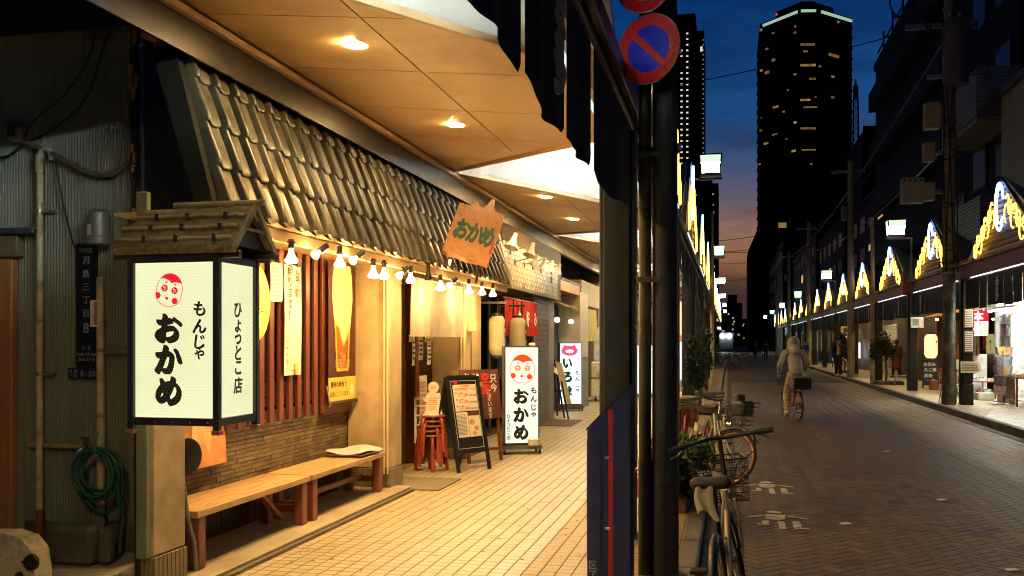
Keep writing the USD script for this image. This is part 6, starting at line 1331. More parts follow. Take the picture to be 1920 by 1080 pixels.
t = Thing('round_sign', 'white round topped sign board with black print by the cooler', 'sign'); t.part('board', MB().ext(unary_union([sbox(0, 0, .55, .75), affinity.scale(Point(.275, .75).buffer(.275), 1, .8)]), .03, (-3.66, 26.0, 1.05), *FY), m_white); t.part('lettering', MB().ext(affinity.translate(write('MONJA', .1), .3, .5), .002, (-3.66, 25.968, 1.05), *FY), m_ink); t.part('post', MB().box(-3.45, -3.35, 26.005, 26.05, 0, 1.05), m_black); t.done()
# further fronts: each with wall, lit window, door and sign
rs5 = random.Random(21)
def front(name, label, xw, sgn, y0, y1, wall, lit, group=None, zt=3.5, k=1.0, up=0.0, tone=None):
    t = Thing(name, label, 'shop', group); X = lambda a, b: (xw - sgn * b, xw - sgn * a)   # depth inward from the face
    t.part('wall', MB().box(*X(.0, .3), y0, y1, 2.45, zt), wall); t.part('side_wall', MB().box(*X(.0, .3), y0, y0 + .35, 0, 2.449), wall); t.part('side_wall', MB().box(*X(.0, .3), y1 - .35, y1, 0, 2.449), wall)
    ym = y0 + (y1 - y0) * .55; t.part('pier', MB().box(*X(.0, .28), ym - .1, ym + .1, 0, 2.449), wall)
    if lit: t.part('lit_window', MB().box(*X(.30, .33), y0 + .36, ym - .11, .85, 2.44), glow('window_light_%d' % lit, ((1, .62, .26), (1, .8, .5), (.9, 1, .95))[lit - 1], (1.4, 1.1, 1.3)[lit - 1], .5, 3.0)); t.part('mullion', MB().box(*X(.24, .29), (y0 + ym) / 2 - .03, (y0 + ym) / 2 + .03, .85, 2.44), m_black)
    else: t.part('shutter', MB().box(*X(.30, .33), y0 + .36, ym - .11, .85, 2.44), m_alu)
    t.part('sill_wall', MB().box(*X(.06, .3), y0 + .351, ym - .101, 0, .849), wall); t.part('door', MB().box(*X(.2, .26), ym + .11, y1 - .36, 0, 2.44), m_woodd if lit == 1 else m_dark); t.part('door_glass', MB().box(*X(.185, .198), ym + .25, y1 - .5, .9, 2.2), glow('door_light', (1, .66, .3), .7) if lit else m_dark)
    return t.done()
walls = [mat('front_brown', (.16, .10, .05), .6, .2), mat('front_cream', (.36, .31, .2), .6, .1), mat('front_grey', (.16, .15, .13), .6, .15), mat('front_dark', (.05, .045, .04), .6, .2)]
y = 27.2; k = 0
while y < 62:
    w = rs5.uniform(4.6, 6.2); front('small_shop', 'shop front of the left arcade beyond the granite pillar, mostly hidden by the columns' , -3.7, 1, y, y + w - .05, walls[k % 4], (1, 2, 1, 3)[k % 4], 'far shop fronts on the left'); y += w; k += 1
# small coloured sign lit red in the gap right of the pole
t = Thing('slim_light_sign', 'slim vertical sign lit red, white and blue in the gap right of the utility pole', 'light sign')
t.part('case', MB().box(-1.30, -1.12, 26.0, 26.12, .5, 2.7), m_white)
for (z0, z1, nm, c) in ((1.62, 1.75, 'lit_red_bar', (1, .12, .03)), (1.78, 2.6, 'lit_orange_bar', (1, .6, .3)), (.55, 1.58, 'lit_white_bar', (.8, .9, 1.0))): t.part('lit_panel', MB().box(-1.28, -1.14, 25.985, 25.998, z0, z1), glow(nm, c, 1.2))
t.done()
# ------------------------------------------------------------ right pavement: the book shop
FXR = 7.45
cols = [(.55, .1, .08), (.12, .2, .5), (.6, .5, .15), (.55, .52, .45), (.2, .35, .25), (.5, .3, .35), (.35, .5, .6), (.65, .62, .55), (.5, .25, .1), (.15, .12, .2)]
m_mag = [mat('magazine_%d' % i, c, .35, .25, 25) for i, c in enumerate(cols)]
rs6 = random.Random(31)
t = Thing('book_shop', 'brightly lit open book shop at the right edge with white walls and shelves', 'shop')
t.part('floor', MB().box(FXR + .02, FXR + 4.4, 24.0, 31.9, .03, .045), m_conc); t.part('back_wall', MB().box(FXR + 4.3, FXR + 4.4, 24, 31.9, 0, 3.0), m_white); t.part('side_wall', MB().box(FXR - .2, FXR + 4.4, 31.6, 31.9, 0, 3.2), m_white); t.part('side_wall', MB().box(FXR - .2, FXR + 4.4, 23.9, 24.1, 0, 3.2), m_white)
t.part('ceiling', MB().box(FXR - .2, FXR + 4.4, 24, 31.9, 2.72, 2.8), m_white); t.part('fascia', MB().box(FXR - .25, FXR - .1, 24, 31.9, 2.55, 3.3), mat('pale_fascia', (.6, .62, .58), .4, .06))
t.part('door_frame', MB().box(FXR - .05, FXR + .05, 28.9, 29.0, .03, 2.55).box(FXR - .05, FXR + .05, 31.5, 31.6, .03, 2.55), mat('aluminium', (.5, .52, .5), .3, .05, metal=.7)); t.part('glass', MB().box(FXR - .01, FXR + .0, 29.0, 31.5, .2, 2.5), glass_m)
for y0, y1 in ((24.3, 25.0), (29.1, 30.2), (30.3, 31.4)):
    sh = t.part('shelf', MB().box(FXR + .4, FXR + .8, y0, y0 + .03, .05, 2.3).box(FXR + .4, FXR + .8, y1 - .03, y1, .05, 2.3).box(FXR + .79, FXR + .82, y0, y1, .05, 2.3), m_white)
    for z in np.arange(.3, 2.3, .36):
        t.part('shelf_board', MB().box(FXR + .4, FXR + .79, y0 + .031, y1 - .031, z, z + .02), m_white, sh); y = y0 + .04
        while y < y1 - .10:
            w = rs6.uniform(.06, .16); t.part('book', MB().box(FXR + .43, FXR + .6, y, y + w - .008, z + .021, z + rs6.uniform(.2, .32)), rs6.choice(m_mag), sh); y += w
for r_ in range(7):
    for c in range(12):
        if rs6.random() < .85: t.part('poster', MB().box(FXR + 4.27, FXR + 4.295, 24.3 + c * .6, 24.3 + c * .6 + .5, .4 + r_ * .33, .4 + r_ * .33 + .28), rs6.choice(m_mag))
t.done()
for k, (y0, y1, x, lb) in enumerate(((24.2, 25.9, 6.62, 'left hand white fluorescent tube under the awning of the book shop'), (26.2, 27.9, 6.72, 'fluorescent tube beside the red book shop sign'), (27.0, 31.0, 9.0, 'ceiling tube deep inside the book shop'))):
    t = Thing('tube_light', lb, 'light'); t.part('tube', MB().cyl((x, y0, 2.38 if k < 2 else 2.66), (x, y1, 2.38 if k < 2 else 2.66), .02, n=8), shop_g); t.part('fitting', MB().box(x - .05, x + .05, y0 - .03, y1 + .03, 2.405 if k < 2 else 2.685, 2.45 if k < 2 else 2.72), m_white); t.part('hanger', MB().box(x - .01, x + .01, (y0 + y1) / 2 - .01, (y0 + y1) / 2 + .01, 2.451 if k < 2 else 2.7, 3.5 if k < 2 else 2.73), m_alu); t.done()
a = on(1815, 583, Y=26.3); b = on(1853, 612, Y=26.3)
t = Thing('book_shop_sign', 'red and white hanging sign with a large white book character', 'sign'); W_, H_ = b[0] - a[0], a[2] - b[2]; o = np.array((a[0], 26.3, b[2]))
t.part('box', MB().box(a[0], b[0], 26.31, 26.42, b[2] - .24, a[2]), m_white); p = t.part('red_panel', MB().ext(sbox(0, H_ * .33, W_, H_), .006, o, *FY), glow('lit_sign_red', (.85, .02, .04), 1.0)); q = t.part('white_panel', MB().ext(sbox(0, 0, W_, H_ * .325), .006, o, *FY), glow('lit_sign_white', (.95, 1, .97), 1.1))
t.part('lettering', MB().ext(affinity.translate(write('本', H_ * .62, bold=5), W_ * .5, H_ * .66), .002, o - (0, .0062, 0), *FY), _M['lit_sign_white'], p); t.part('lettering', MB().ext(affinity.translate(write('相田書店', H_ * .22, gap=1.15), W_ * .5, H_ * .17), .002, o - (0, .0062, 0), *FY), m_ink, q)
for i in range(4): t.part('picture', MB().ext(sbox(i * W_ / 4 + .005, -.21, (i + 1) * W_ / 4 - .005, -.02), .004, o + (0, .004, 0), *FY), m_mag[(3, 5, 4, 2)[i]])
t.part('hanger', MB().box(a[0] + .1, a[0] + .12, 26.35, 26.37, a[2], 3.5), m_alu); t.part('hanger', MB().box(b[0] - .12, b[0] - .1, 26.35, 26.37, a[2], 3.5), m_alu); t.done()
# racks and tables of magazines on the pavement
def rack(label, x, y, z0, w, h, n, rz=0.0, kind='spinner', name='magazine_rack'):
    t = Thing(name, label, 'magazine rack', 'racks outside the book shop'); m = MB()
    if kind == 'spinner':
        t.part('pole', MB().cyl((x, y, z0), (x, y, z0 + h), .02), m_steel); t.part('base', MB().lathe([(0, .05), (.05, .05), (.25, .02), (.26, 0), (0, 0)], (x, y, z0), 16), m_steel)
        for r_ in range(int((h - .25) / .24)):
            for k in range(8):
                a = k / 8 * 6.283 + .2; c = np.array((x + w * math.cos(a), y + w * math.sin(a), z0 + .25 + r_ * .24)); ax = np.array((-math.sin(a), math.cos(a), 0)); t.part('magazine', MB().slab([c - ax * .085, c + ax * .085, c + ax * .085 + (.03 * math.cos(a), .03 * math.sin(a), .21), c - ax * .085 + (.03 * math.cos(a), .03 * math.sin(a), .21)], (-.012 * math.cos(a), -.012 * math.sin(a), 0)), rs6.choice(m_mag))
    elif kind == 'stand':
        for s in (0, 1): t.part('side', MB().slab([(x - .25, y + s * w, z0), (x + .25, y + s * w, z0), (x + .25, y + s * w, z0 + h), (x + .05, y + s * w, z0 + h)], (0, .02, 0)), m_white)
        for r_ in range(n):
            v = r_ / n; t.part('shelf', MB().box(x - .25 + .3 * v, x + .24, y + .021, y + w - .001, z0 + .12 + v * (h - .15), z0 + .14 + v * (h - .15)), m_white); yy = y + .03
            while yy < y + w - .16: t.part('magazine', MB().slab([(x - .24 + .3 * v, yy, z0 + .141 + v * (h - .15)), (x - .24 + .3 * v, yy + .15, z0 + .141 + v * (h - .15)), (x - .14 + .3 * v, yy + .15, z0 + .36 + v * (h - .15)), (x - .14 + .3 * v, yy, z0 + .36 + v * (h - .15))], (.015, 0, 0)), rs6.choice(m_mag)); yy += .165
    else:
        t.part('top', MB().box(x - .45, x + .35, y, y + w, z0 + h - .03, z0 + h), m_woodr)
        for xx in (x - .42, x + .3):
            for yy in (y + .04, y + w - .08): t.part('leg', MB().box(xx, xx + .04, yy, yy + .04, z0, z0 + h - .031), m_woodr)
        t.part('front_board', MB().box(x - .46, x - .452, y, y + w, z0 + .05, z0 + h - .031), m_woodr)
        for i in range(n):
            bx = MB().box(x - .42 + (i % 4) * .18, x - .26 + (i % 4) * .18, y + .03 + (i // 4) * .2, y + .21 + (i // 4) * .2, z0 + h + .001, z0 + h + rs6.uniform(.02, .09)); t.part('magazine', bx, rs6.choice(m_mag))
    return t.done()
rack('spinner rack full of small books at the right edge', 6.62, 25.2, .03, .17, 1.35, 0)
rack('second spinner rack of small books, nearer the shop door', 6.95, 26.4, .03, .17, 1.45, 0)
rack('white stepped rack of magazines below the red sign', 7.0, 29.2, .03, 1.5, 1.2, 4, kind='stand')
rack('second white stepped rack of magazines left of the book table', 6.95, 31.0, .03, .8, 1.0, 3, kind='stand')
rack('low red brown table covered with flat magazines', 6.75, 27.6, .03, 1.4, .48, 24, kind='table', name='book_table')
rack('table of stacked books deeper under the awning', 7.1, 24.3, .03, 1.5, .70, 26, kind='table', name='book_table')
for k in range(7):
    x, y = rs6.uniform(6.5, 6.9), 27.2 + k * .12
t = Thing('crate', 'pale plastic crate of books on the pavement below the spinner racks', 'crate'); t.part('crate', MB().box(6.45, 6.85, 26.85, 27.3, .03, .24, .02), mat('pale_crate', (.45, .45, .3), .5, .1))
for k in range(5): t.part('book', MB().box(6.48 + k * .07, 6.54 + k * .07, 26.88, 27.25, .242, .30 + .03 * (k % 2)), m_mag[k])
t.done()
# notices on the column and chair beside it
t = Thing('column_notices', 'framed notices and a white sheet fixed to the column behind the utility pole', 'notice'); y = 24.75 - .005
y = 24.78
for (z0, z1, mm, w) in ((1.92, 2.40, m_woodr, .11), (1.32, 1.86, m_brown, .11)):
    f = t.part('frame', MB().box(5.74 - w - .01, 5.74 + w + .01, y - .022, y - .002, z0, z1), mm); t.part('sheet', MB().box(5.74 - w + .02, 5.74 + w - .02, y - .026, y - .0225, z0 + .03, z1 - .03), m_paper, f); t.part('print', MB().ext(scribble(w * 1.5, (z1 - z0) * .8, 9, rs6), .001, (5.74, y - .0265, (z0 + z1) / 2), *FY), m_ink, f, kind='stuff')
f = t.part('white_sheet', MB().box(5.55, 6.0, y - .05, y - .03, .82, 1.10), m_paper); t.part('print', MB().ext(scribble(.38, .2, 5, rs6), .001, (5.77, y - .0515, .96), *FY), m_ink, f, kind='stuff'); t.done()
t = Thing('folding_chair', 'red folding chair behind the paint-peeled utility pole', 'chair'); o = np.array((5.25, 25.5, .03))
for s in (0, .42): t.part('leg', MB().tube([o + (s, -.18, 0), o + (s, .12, .45), o + (s, .22, .86)], .012, 6), m_alu); t.part('leg', MB().tube([o + (s + .01, .25, 0), o + (s + .01, -.1, .45)], .012, 6), m_alu)
t.part('seat', MB().box(o[0], o[0] + .43, o[1] - .18, o[1] + .18, .47, .50, .01), mat('red_vinyl', (.30, .05, .03), .4, .1)); t.part('back', MB().box(o[0], o[0] + .43, o[1] + .18, o[1] + .21, .68, .90, .01), _M['red_vinyl']); t.part('stretcher', MB().cyl(o + (0, -.1, .15), o + (.43, -.1, .15), .01), m_alu); t.done()

# ------------------------------------------------------------ the restaurant with the paper lantern
t = Thing('lantern_restaurant', 'small restaurant with orange lit door, red bench and blackboard beside the book shop', 'restaurant')
t.part('wall', MB().box(FXR + .3, FXR + .5, 32.0, 41.5, 0, 3.4), m_brickwall); t.part('orange_door', MB().box(FXR + .1, FXR + .29, 32.4, 34.4, .03, 2.3), mat('orange_wood', (.46, .17, .05), .45, .2, 6)); 
for k in range(5): t.part('door_bar', MB().box(FXR + .06, FXR + .099, 32.45 + k * .45, 32.52 + k * .45, .05, 2.28), m_red)
t.part('yellow_panel', MB().box(FXR + .05, FXR + .09, 34.5, 35.4, 1.2, 2.3), mat('ochre_panel', (.42, .30, .08), .5, .15)); t.part('awning', MB().slab([(FXR + .25, 32.2, 2.7), (FXR + .25, 36.2, 2.7), (FXR - .55, 36.2, 2.42), (FXR - .55, 32.2, 2.42)], (0, 0, .04)), mat('orange_awning', (.5, .16, .04), .6, .15))
t.part('dark_recess', MB().box(FXR + .05, FXR + .25, 36.5, 41.5, 0, 3.2), m_dark); t.part('brown_post', MB().box(FXR - .1, FXR + .1, 36.3, 36.6, 0, 3.2), m_woodr); t.done()
for k, (px, py) in enumerate(((1757, 599), (1771, 598))):
    p = on(px, py, Y=32.6); t = Thing('awning_bulb', 'bare glowing bulb left of the pair under the orange awning' if k == 0 else 'bare glowing bulb right of the pair beside the peeled pole', 'lamp'); t.part('bulb', MB().sph(p, .045, 2), glow('orange_bulb', (1, .55, .2), 24.0), smooth=True); t.part('cap', MB().cyl(p + (0, 0, .04), p + (0, 0, .12), .02), m_black); t.done()
plantern((6.50, 33.0, 1.44), .20, .80, 'big glowing yellow paper lantern with a small red mark', plant_g, '')
solo('lantern_mark', MB().ext(unary_union([Polygon([(-.04, .12), (.04, .12), (.0, .02)]), sbox(-.006, -.2, .006, .03)]), .004, (6.63, 32.84, 1.50), unit((.9, .45, 0)), ZP), m_inkr, 'thin red tassel mark on the glowing yellow lantern', 'mark')
t = Thing('blackboard', 'black menu board with white chalk writing below the paper lantern', 'blackboard'); t.part('board', MB().box(6.35, 6.82, 33.6, 33.64, .12, .98, .01), m_black); t.part('chalk', MB().ext(unary_union([affinity.translate(write(s, .13, brush=3), dx, dz) for s, dx, dz in (('お好み', 0, .28), ('たこ焼', .02, .10), ('鉄板', -.04, -.10), ('一品', .04, -.27))]), .002, (6.58, 33.597, .55), *FY), m_inkw); t.part('legs', MB().box(6.36, 6.39, 33.58, 33.7, .03, .119).box(6.78, 6.81, 33.58, 33.7, .03, .119), m_black); t.done()
t = Thing('red_bench', 'low red bench outside the lantern restaurant', 'bench'); t.part('seat', MB().box(6.55, 7.35, 31.6, 32.0, .42, .47, .01), mat('red_bench_paint', (.5, .10, .04), .45, .1))
for x in (6.6, 7.25): t.part('leg', MB().box(x, x + .06, 31.65, 31.95, .03, .419), _M['red_bench_paint'])
t.part('back', MB().box(7.3, 7.36, 31.6, 33.0, .471, 1.5, .01), _M['red_bench_paint']); t.done()
t = Thing('red_menu', 'narrow red menu board with white writing left of the yellow lantern', 'menu board'); t.part('board', MB().box(6.2, 6.42, 34.6, 34.64, 1.3, 1.9), m_redcloth); t.part('lettering', MB().ext(write('もんじゃ焼', .10, vertical=True, bold=1), .002, (6.31, 34.598, 1.6), *FY), m_inkw); t.part('post', MB().box(6.29, 6.33, 34.61, 34.63, .03, 1.299), m_black); t.done()
solo('pot_box', MB().box(6.35, 6.6, 32.3, 32.6, .03, .35, .02), m_terr, 'small brown pot beside the red bench', 'pot')
t = Thing('ac_sign', 'white framed box sign on the blue grey column', 'sign'); p = on(1718, 607, Y=31.6); t.part('box', MB().box(5.62, 6.0, 31.55, 31.66, 2.02, 2.36, .01), m_white); t.part('panel', MB().box(5.68, 5.86, 31.542, 31.549, 2.1, 2.3), m_alu); t.done()
# shutter shop and further fronts
t = Thing('shuttered_shop', 'closed shop with pale ribbed roller shutter behind the small planter tree', 'shop')
t.part('wall', MB().box(FXR + .2, FXR + .5, 42, 51, 0, 3.4), m_brickwall)
for k in range(26): t.part('shutter_slat', MB().box(FXR + .02, FXR + .19, 45.3, 49.4, .05 + k * .09, .132 + k * .09, .008), mat('shutter_grey', (.40, .40, .34), .5, .08))
t.part('dark_gap', MB().box(FXR + .05, FXR + .19, 42.0, 45.2, 0, 3.0), m_dark); t.done()
t = Thing('brown_shop', 'dark brown boarded shop with a pale curved patch behind the couple', 'shop'); t.part('wall', MB().box(FXR, FXR + .3, 51.5, 59.5, 0, 3.3), mat('red_brown_board', (.09, .035, .02), .5, .25)); t.part('pale_patch', MB().ext(Polygon([(0, 0), (3.2, -.5), (4, -.9), (3.6, -.2), (1.8, .35), (0, .42)]), .01, (FXR - .012, 58.5, 1.9), *FW), m_balc); t.done()
y = 60; k = 0
fl = ['shop front glowing orange behind the couple', 'shop front with warm lit windows left of the couple', 'shop front with bright white window far along the right arcade']
while y < 140:
    w = rs5.uniform(5, 7.5); front('small_shop', fl[k] if k < 3 else 'far lit shop front of the right arcade', FXR, -1, y, y + w - .05, walls[(k + 1) % 4], (1, 2, 1, 3, 2)[k % 5], 'far shop fronts on the right'); y += w; k += 1
plantern((6.9, 60.5, 1.55), .34, .8, 'small orange glowing lantern left of the hedge tree', glow('orange_lantern', (1, .42, .1), 1.3), '')
t = Thing('lit_notice', 'small bright white lit board beside the dark hedge tree', 'light sign'); t.part('panel', MB().box(6.2, 7.0, 60, 60.04, .45, 1.25), glow('white_board_light', (.95, .97, 1), 1.2)); t.part('post', MB().box(6.2, 6.25, 60.05, 60.1, 0, .45).box(6.95, 7.0, 60.05, 60.1, 0, .45), m_black); t.done()
t = Thing('lit_notice', 'bright bluish lit board between the heads of the couple', 'light sign'); t.part('panel', MB().box(6.6, 7.3, 55.9, 55.94, .65, 1.55), glow('blue_white_board_light', (.8, .93, 1), 1.2)); t.part('post', MB().box(6.6, 6.65, 55.95, 56, 0, .65).box(7.25, 7.3, 55.95, 56, 0, .65), m_black); t.done()
# planter trees on the right pavement
def ptree(label, x, y, h, w, n, seed, dark=True, group=None):
    t = Thing('planter_tree', label, 'small tree', group); g = np.random.default_rng(seed); t.part('planter_box', MB().box(x - .35, x + .55, y - .45, y + .45, .03, .16, .02), m_concd)
    t.part('trunk', MB().tube([(x, y, .1), (x + .03, y, .5), (x - .02, y + .02, h * .55), (x + .02, y, h * .9)], [.05, .04, .03, .012], 7), m_bark, smooth=60); m = MB()
    for k in range(9):
        a = g.uniform(0, 6.28); z = h * g.uniform(.4, .8); m.tube([(x, y, z), (x + w * .4 * math.cos(a), y + w * .4 * math.sin(a), z + .15), (x + w * .8 * math.cos(a), y + w * .8 * math.sin(a), z + .35)], [.018, .012, .005], 5)
    t.part('limbs', m, m_bark, kind='stuff'); t.part('crown', leaves(n, (x, y, h * .68), (w, w, h * .34), .11, g), m_leafd if dark else m_leaf, kind='stuff'); return t.done()
ptree('small sparse tree in a low planter left of the woman in red', 5.62, 36.3, 1.85, .50, 1100, 3)
ptree('dark dense columnar tree in a planter left of the couple', 5.7, 49.5, 2.15, .60, 2600, 5)
ptree('dark tree far along the right kerb', 5.6, 88, 2.6, .7, 1200, 6)
ptree('leafy dark shrub tree on the left kerb beyond the columns', -.62, 21.0, 1.75, .28, 1500, 7); ptree('second dark shrub on the left kerb further along', -.62, 27.5, 1.9, .3, 1200, 9)
t = Thing('bench', 'small metal bench beside the planter tree', 'bench'); t.part('seat', MB().box(5.75, 6.3, 35.4, 35.75, .36, .39), m_alu)
for x in (5.78, 6.24): t.part('leg', MB().box(x, x + .03, 35.5, 35.6, .03, .359), m_alu)
t.done()
# ------------------------------------------------------------ dark buildings over the right arcade
def wins(t, wall, x, sgn, y0, y1, z0, z1, ny, nz_, lit=(), w=.62, h=.55):
    for i in range(ny):
        for j in range(nz_):
            cy, cz = y0 + (i + .5) * (y1 - y0) / ny, z0 + (j + .5) * (z1 - z0) / nz_; a, b = w * (y1 - y0) / ny / 2, h * (z1 - z0) / nz_ / 2
            f = t.part('window', MB().box(x - .05 * sgn, x + .04 * sgn, cy - a, cy + a, cz - b, cz + b), mat('window_frame_dark', (.02, .02, .021), .7, .1, spec=.15), wall)
            t.part('window_pane', MB().box(x + .041 * sgn, x + .05 * sgn, cy - a * .9, cy + a * .9, cz - b * .85, cz + b * .85), glow('dim_window', (1, .62, .22), .5) if (i, j) in lit else mat('dark_pane', (.006, .006, .008), .3, .1, spec=.15), f)
t = Thing('siding_building', 'building with tan horizontal siding above the right hand arcade at the right edge', 'building')
w = t.part('wall', MB().box(7.5, 16, 12, 28.6, 3.45, 8.4), m_siding)
for k in range(18): t.part('siding_board', MB().slab([(7.497, 12, 3.6 + k * .27), (7.497, 28.6, 3.6 + k * .27), (7.485, 28.6, 3.6 + k * .27 + .262), (7.485, 12, 3.6 + k * .27 + .262)], (-.02, 0, 0)), m_siding, w)
t.part('roof', MB().box(7.35, 16, 12, 28.75, 8.41, 8.62), mat('dark_eaves', (.05, .045, .03), .6, .2)); t.done()
t = Thing('balcony_building', 'tall dark building with striped balconies behind the utility pole', 'building')
w = t.part('wall', MB().box(8.0, 18, 28.8, 34.5, 3.4, 14), m_bld)
for (z0, z1, x0) in ((8.0, 9.35, 6.9), (4.55, 5.75, 7.0)):
    b = t.part('balcony', MB().box(x0, 8.0, 28.85, 33.2, z0 - .14, z0), m_balc)
    for k in range(12): zz = z0 + .03 + k * (z1 - z0) / 12; t.part('balcony_slat', MB().box(x0 - .03, x0, 28.82, 33.2, zz, zz + (z1 - z0) / 12 - .025), m_balc, b); t.part('balcony_slat', MB().box(x0 + .001, 8.0, 28.79, 28.82, zz, zz + (z1 - z0) / 12 - .025), m_balc, b)
wins(t, w, 8.0, -1, 29, 34.3, 5.9, 13.6, 2, 3); t.done()
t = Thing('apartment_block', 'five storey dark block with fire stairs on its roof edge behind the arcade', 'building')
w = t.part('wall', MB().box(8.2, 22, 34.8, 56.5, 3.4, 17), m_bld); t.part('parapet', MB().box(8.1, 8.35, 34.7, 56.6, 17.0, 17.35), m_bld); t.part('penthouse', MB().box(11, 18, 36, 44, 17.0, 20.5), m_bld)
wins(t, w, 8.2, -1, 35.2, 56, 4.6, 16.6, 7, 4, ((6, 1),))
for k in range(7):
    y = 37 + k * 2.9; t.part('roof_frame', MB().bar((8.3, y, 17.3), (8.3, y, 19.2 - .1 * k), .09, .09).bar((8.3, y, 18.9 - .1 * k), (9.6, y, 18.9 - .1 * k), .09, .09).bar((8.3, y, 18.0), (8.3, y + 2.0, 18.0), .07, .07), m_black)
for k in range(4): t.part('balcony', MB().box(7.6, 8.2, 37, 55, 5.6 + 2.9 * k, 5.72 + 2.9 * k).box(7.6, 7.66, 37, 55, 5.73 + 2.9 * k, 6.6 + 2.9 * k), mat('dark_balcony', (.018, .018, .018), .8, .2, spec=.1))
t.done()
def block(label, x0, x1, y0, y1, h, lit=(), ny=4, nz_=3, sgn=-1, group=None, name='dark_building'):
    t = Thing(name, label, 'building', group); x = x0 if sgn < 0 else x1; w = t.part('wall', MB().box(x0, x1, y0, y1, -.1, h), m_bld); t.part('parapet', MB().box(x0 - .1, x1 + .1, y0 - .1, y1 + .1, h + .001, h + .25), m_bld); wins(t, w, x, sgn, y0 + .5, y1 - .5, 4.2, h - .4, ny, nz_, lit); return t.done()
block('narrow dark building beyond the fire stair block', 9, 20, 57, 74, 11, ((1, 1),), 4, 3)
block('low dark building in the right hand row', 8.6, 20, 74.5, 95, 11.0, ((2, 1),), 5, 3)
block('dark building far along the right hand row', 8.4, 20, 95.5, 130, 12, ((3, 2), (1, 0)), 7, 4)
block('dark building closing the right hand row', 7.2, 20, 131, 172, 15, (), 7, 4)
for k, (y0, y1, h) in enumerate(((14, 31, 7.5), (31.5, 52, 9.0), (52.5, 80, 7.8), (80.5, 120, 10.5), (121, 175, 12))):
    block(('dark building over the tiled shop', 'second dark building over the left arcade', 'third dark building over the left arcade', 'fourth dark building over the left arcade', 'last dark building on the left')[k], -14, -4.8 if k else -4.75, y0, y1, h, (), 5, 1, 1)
# far towers
def face_pt(px, py, A, B):
    """where the sight line through a pixel meets the vertical plane through A and B"""
    r = ray(px, py); d = np.array((B[0] - A[0], B[1] - A[1])); n_ = np.array((-d[1], d[0])); k = (n_ @ np.array(A)) / (n_ @ r[:2]); return r * k + np.array((0, 0, CAMH))
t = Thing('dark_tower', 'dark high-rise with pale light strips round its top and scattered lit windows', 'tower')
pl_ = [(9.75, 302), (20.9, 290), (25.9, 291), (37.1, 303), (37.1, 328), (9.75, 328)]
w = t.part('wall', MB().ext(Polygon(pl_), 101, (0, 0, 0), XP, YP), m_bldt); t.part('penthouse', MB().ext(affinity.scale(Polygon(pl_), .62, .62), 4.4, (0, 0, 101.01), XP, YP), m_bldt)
for k in range(30): t.part('floor_band', MB().ext(Polygon(pl_).buffer(.28, join_style=2), .28, (0, 0, 4 + 3.25 * k), XP, YP), mat('tower_band', (.008, .008, .010), .8, .1, spec=.1), w)
strip_g = glow('roof_strip_light', (.62, .92, .74), .45)
for (A, B, u0, u1) in ((pl_[0], pl_[1], .10, .95), (pl_[1], pl_[2], .05, .9), (pl_[2], pl_[3], .1, .97)):
    A, B = np.array(A), np.array(B); d = unit(np.append(B - A, 0)); n_ = np.cross(d, ZP); a, b = A + (B - A) * u0, A + (B - A) * u1; t.part('light_strip', MB().slab([(*a, 99.7), (*b, 99.7), (*b, 100.4), (*a, 100.4)], n_ * .5), strip_g, w)
lw = [(95, 188, 14, 26), (170, 210, 12, 14), (310, 168, 8, 14), (308, 208, 12, 20), (575, 140, 12, 20), (385, 283, 100, 22), (372, 325, 20, 18), (130, 310, 16, 16), (172, 380, 18, 24), (548, 352, 66, 26), (388, 413, 95, 22), (460, 420, 12, 18), (95, 447, 14, 22), (132, 458, 28, 28), (308, 470, 12, 18), (415, 500, 30, 20), (543, 485, 22, 20), (263, 570, 6, 18), (370, 633, 62, 20), (540, 615, 18, 22), (185, 677, 32, 22), (402, 678, 70, 18), (308, 775, 18, 22), (388, 812, 100, 22), (180, 850, 30, 12), (92, 825, 12, 16), (125, 908, 26, 22), (255, 880, 12, 16), (300, 955, 24, 20), (392, 948, 60, 14), (408, 1038, 7, 12), (655, 425, 8, 20), (660, 270, 6, 12), (95, 745, 8, 10), (85, 1040, 8, 12), (236, 707, 12, 18), (435, 615, 8, 8)]
wc = [glow('tower_window_a', (1, .5, .13), .22, .6, .6), glow('tower_window_b', (1, .56, .18), .12, .5, .6), glow('tower_window_c', (.55, .8, .62), .12, .4, .6)]
for i, (x, y, ww, hh) in enumerate(lw):
    px, py = 1400 + x / 3.373, y / 3.373; A, B = (pl_[0], pl_[1]) if px < 1500 else (pl_[1], pl_[2]) if px < 1531.5 else (pl_[2], pl_[3])
    if px - 0 > 1594: continue
    c = face_pt(px, py, A, B); d = unit(np.append(np.array(B) - np.array(A), 0)); n_ = np.cross(d, ZP); hw = ww / 3.373 / 1750 * 300 / 2 * (1.35 if ww > 40 else 1.2); hz = hh / 3.373 / 1750 * 300 / 2 * .55
    lo = np.array(A), np.array(B); u = (c[:2] - lo[0]) @ d[:2]; L = np.linalg.norm(lo[1] - lo[0]); hw = min(hw, max(.25, min(u, L - u) - .1))
    t.part('lit_window', MB().slab([c - d * hw - ZP * hz, c + d * hw - ZP * hz, c + d * hw + ZP * hz, c - d * hw + ZP * hz], n_ * .36), wc[2] if i == 16 else wc[i % 2], w)
t.part('red_beacon', MB().sph((14.5, 297, 102.0), .35, 1), glow('red_beacon', (1, .04, .06), .8), w); t.done()
t = Thing('slim_tower', 'slim dark tower with two columns of white lights beside the no parking sign', 'tower'); Y_ = 400
a, b, c = on(1262, 28, Y=Y_), on(1304, 60, Y=Y_), on(1320, 60, Y=Y_)
w = t.part('wall', MB().box(a[0] - 6, b[0], Y_, Y_ + 30, 0, a[2]), m_bldt); t.part('lower_wing', MB().box(b[0] + .01, c[0], Y_ - 2, Y_ + 30, 0, c[2]), m_bldt)
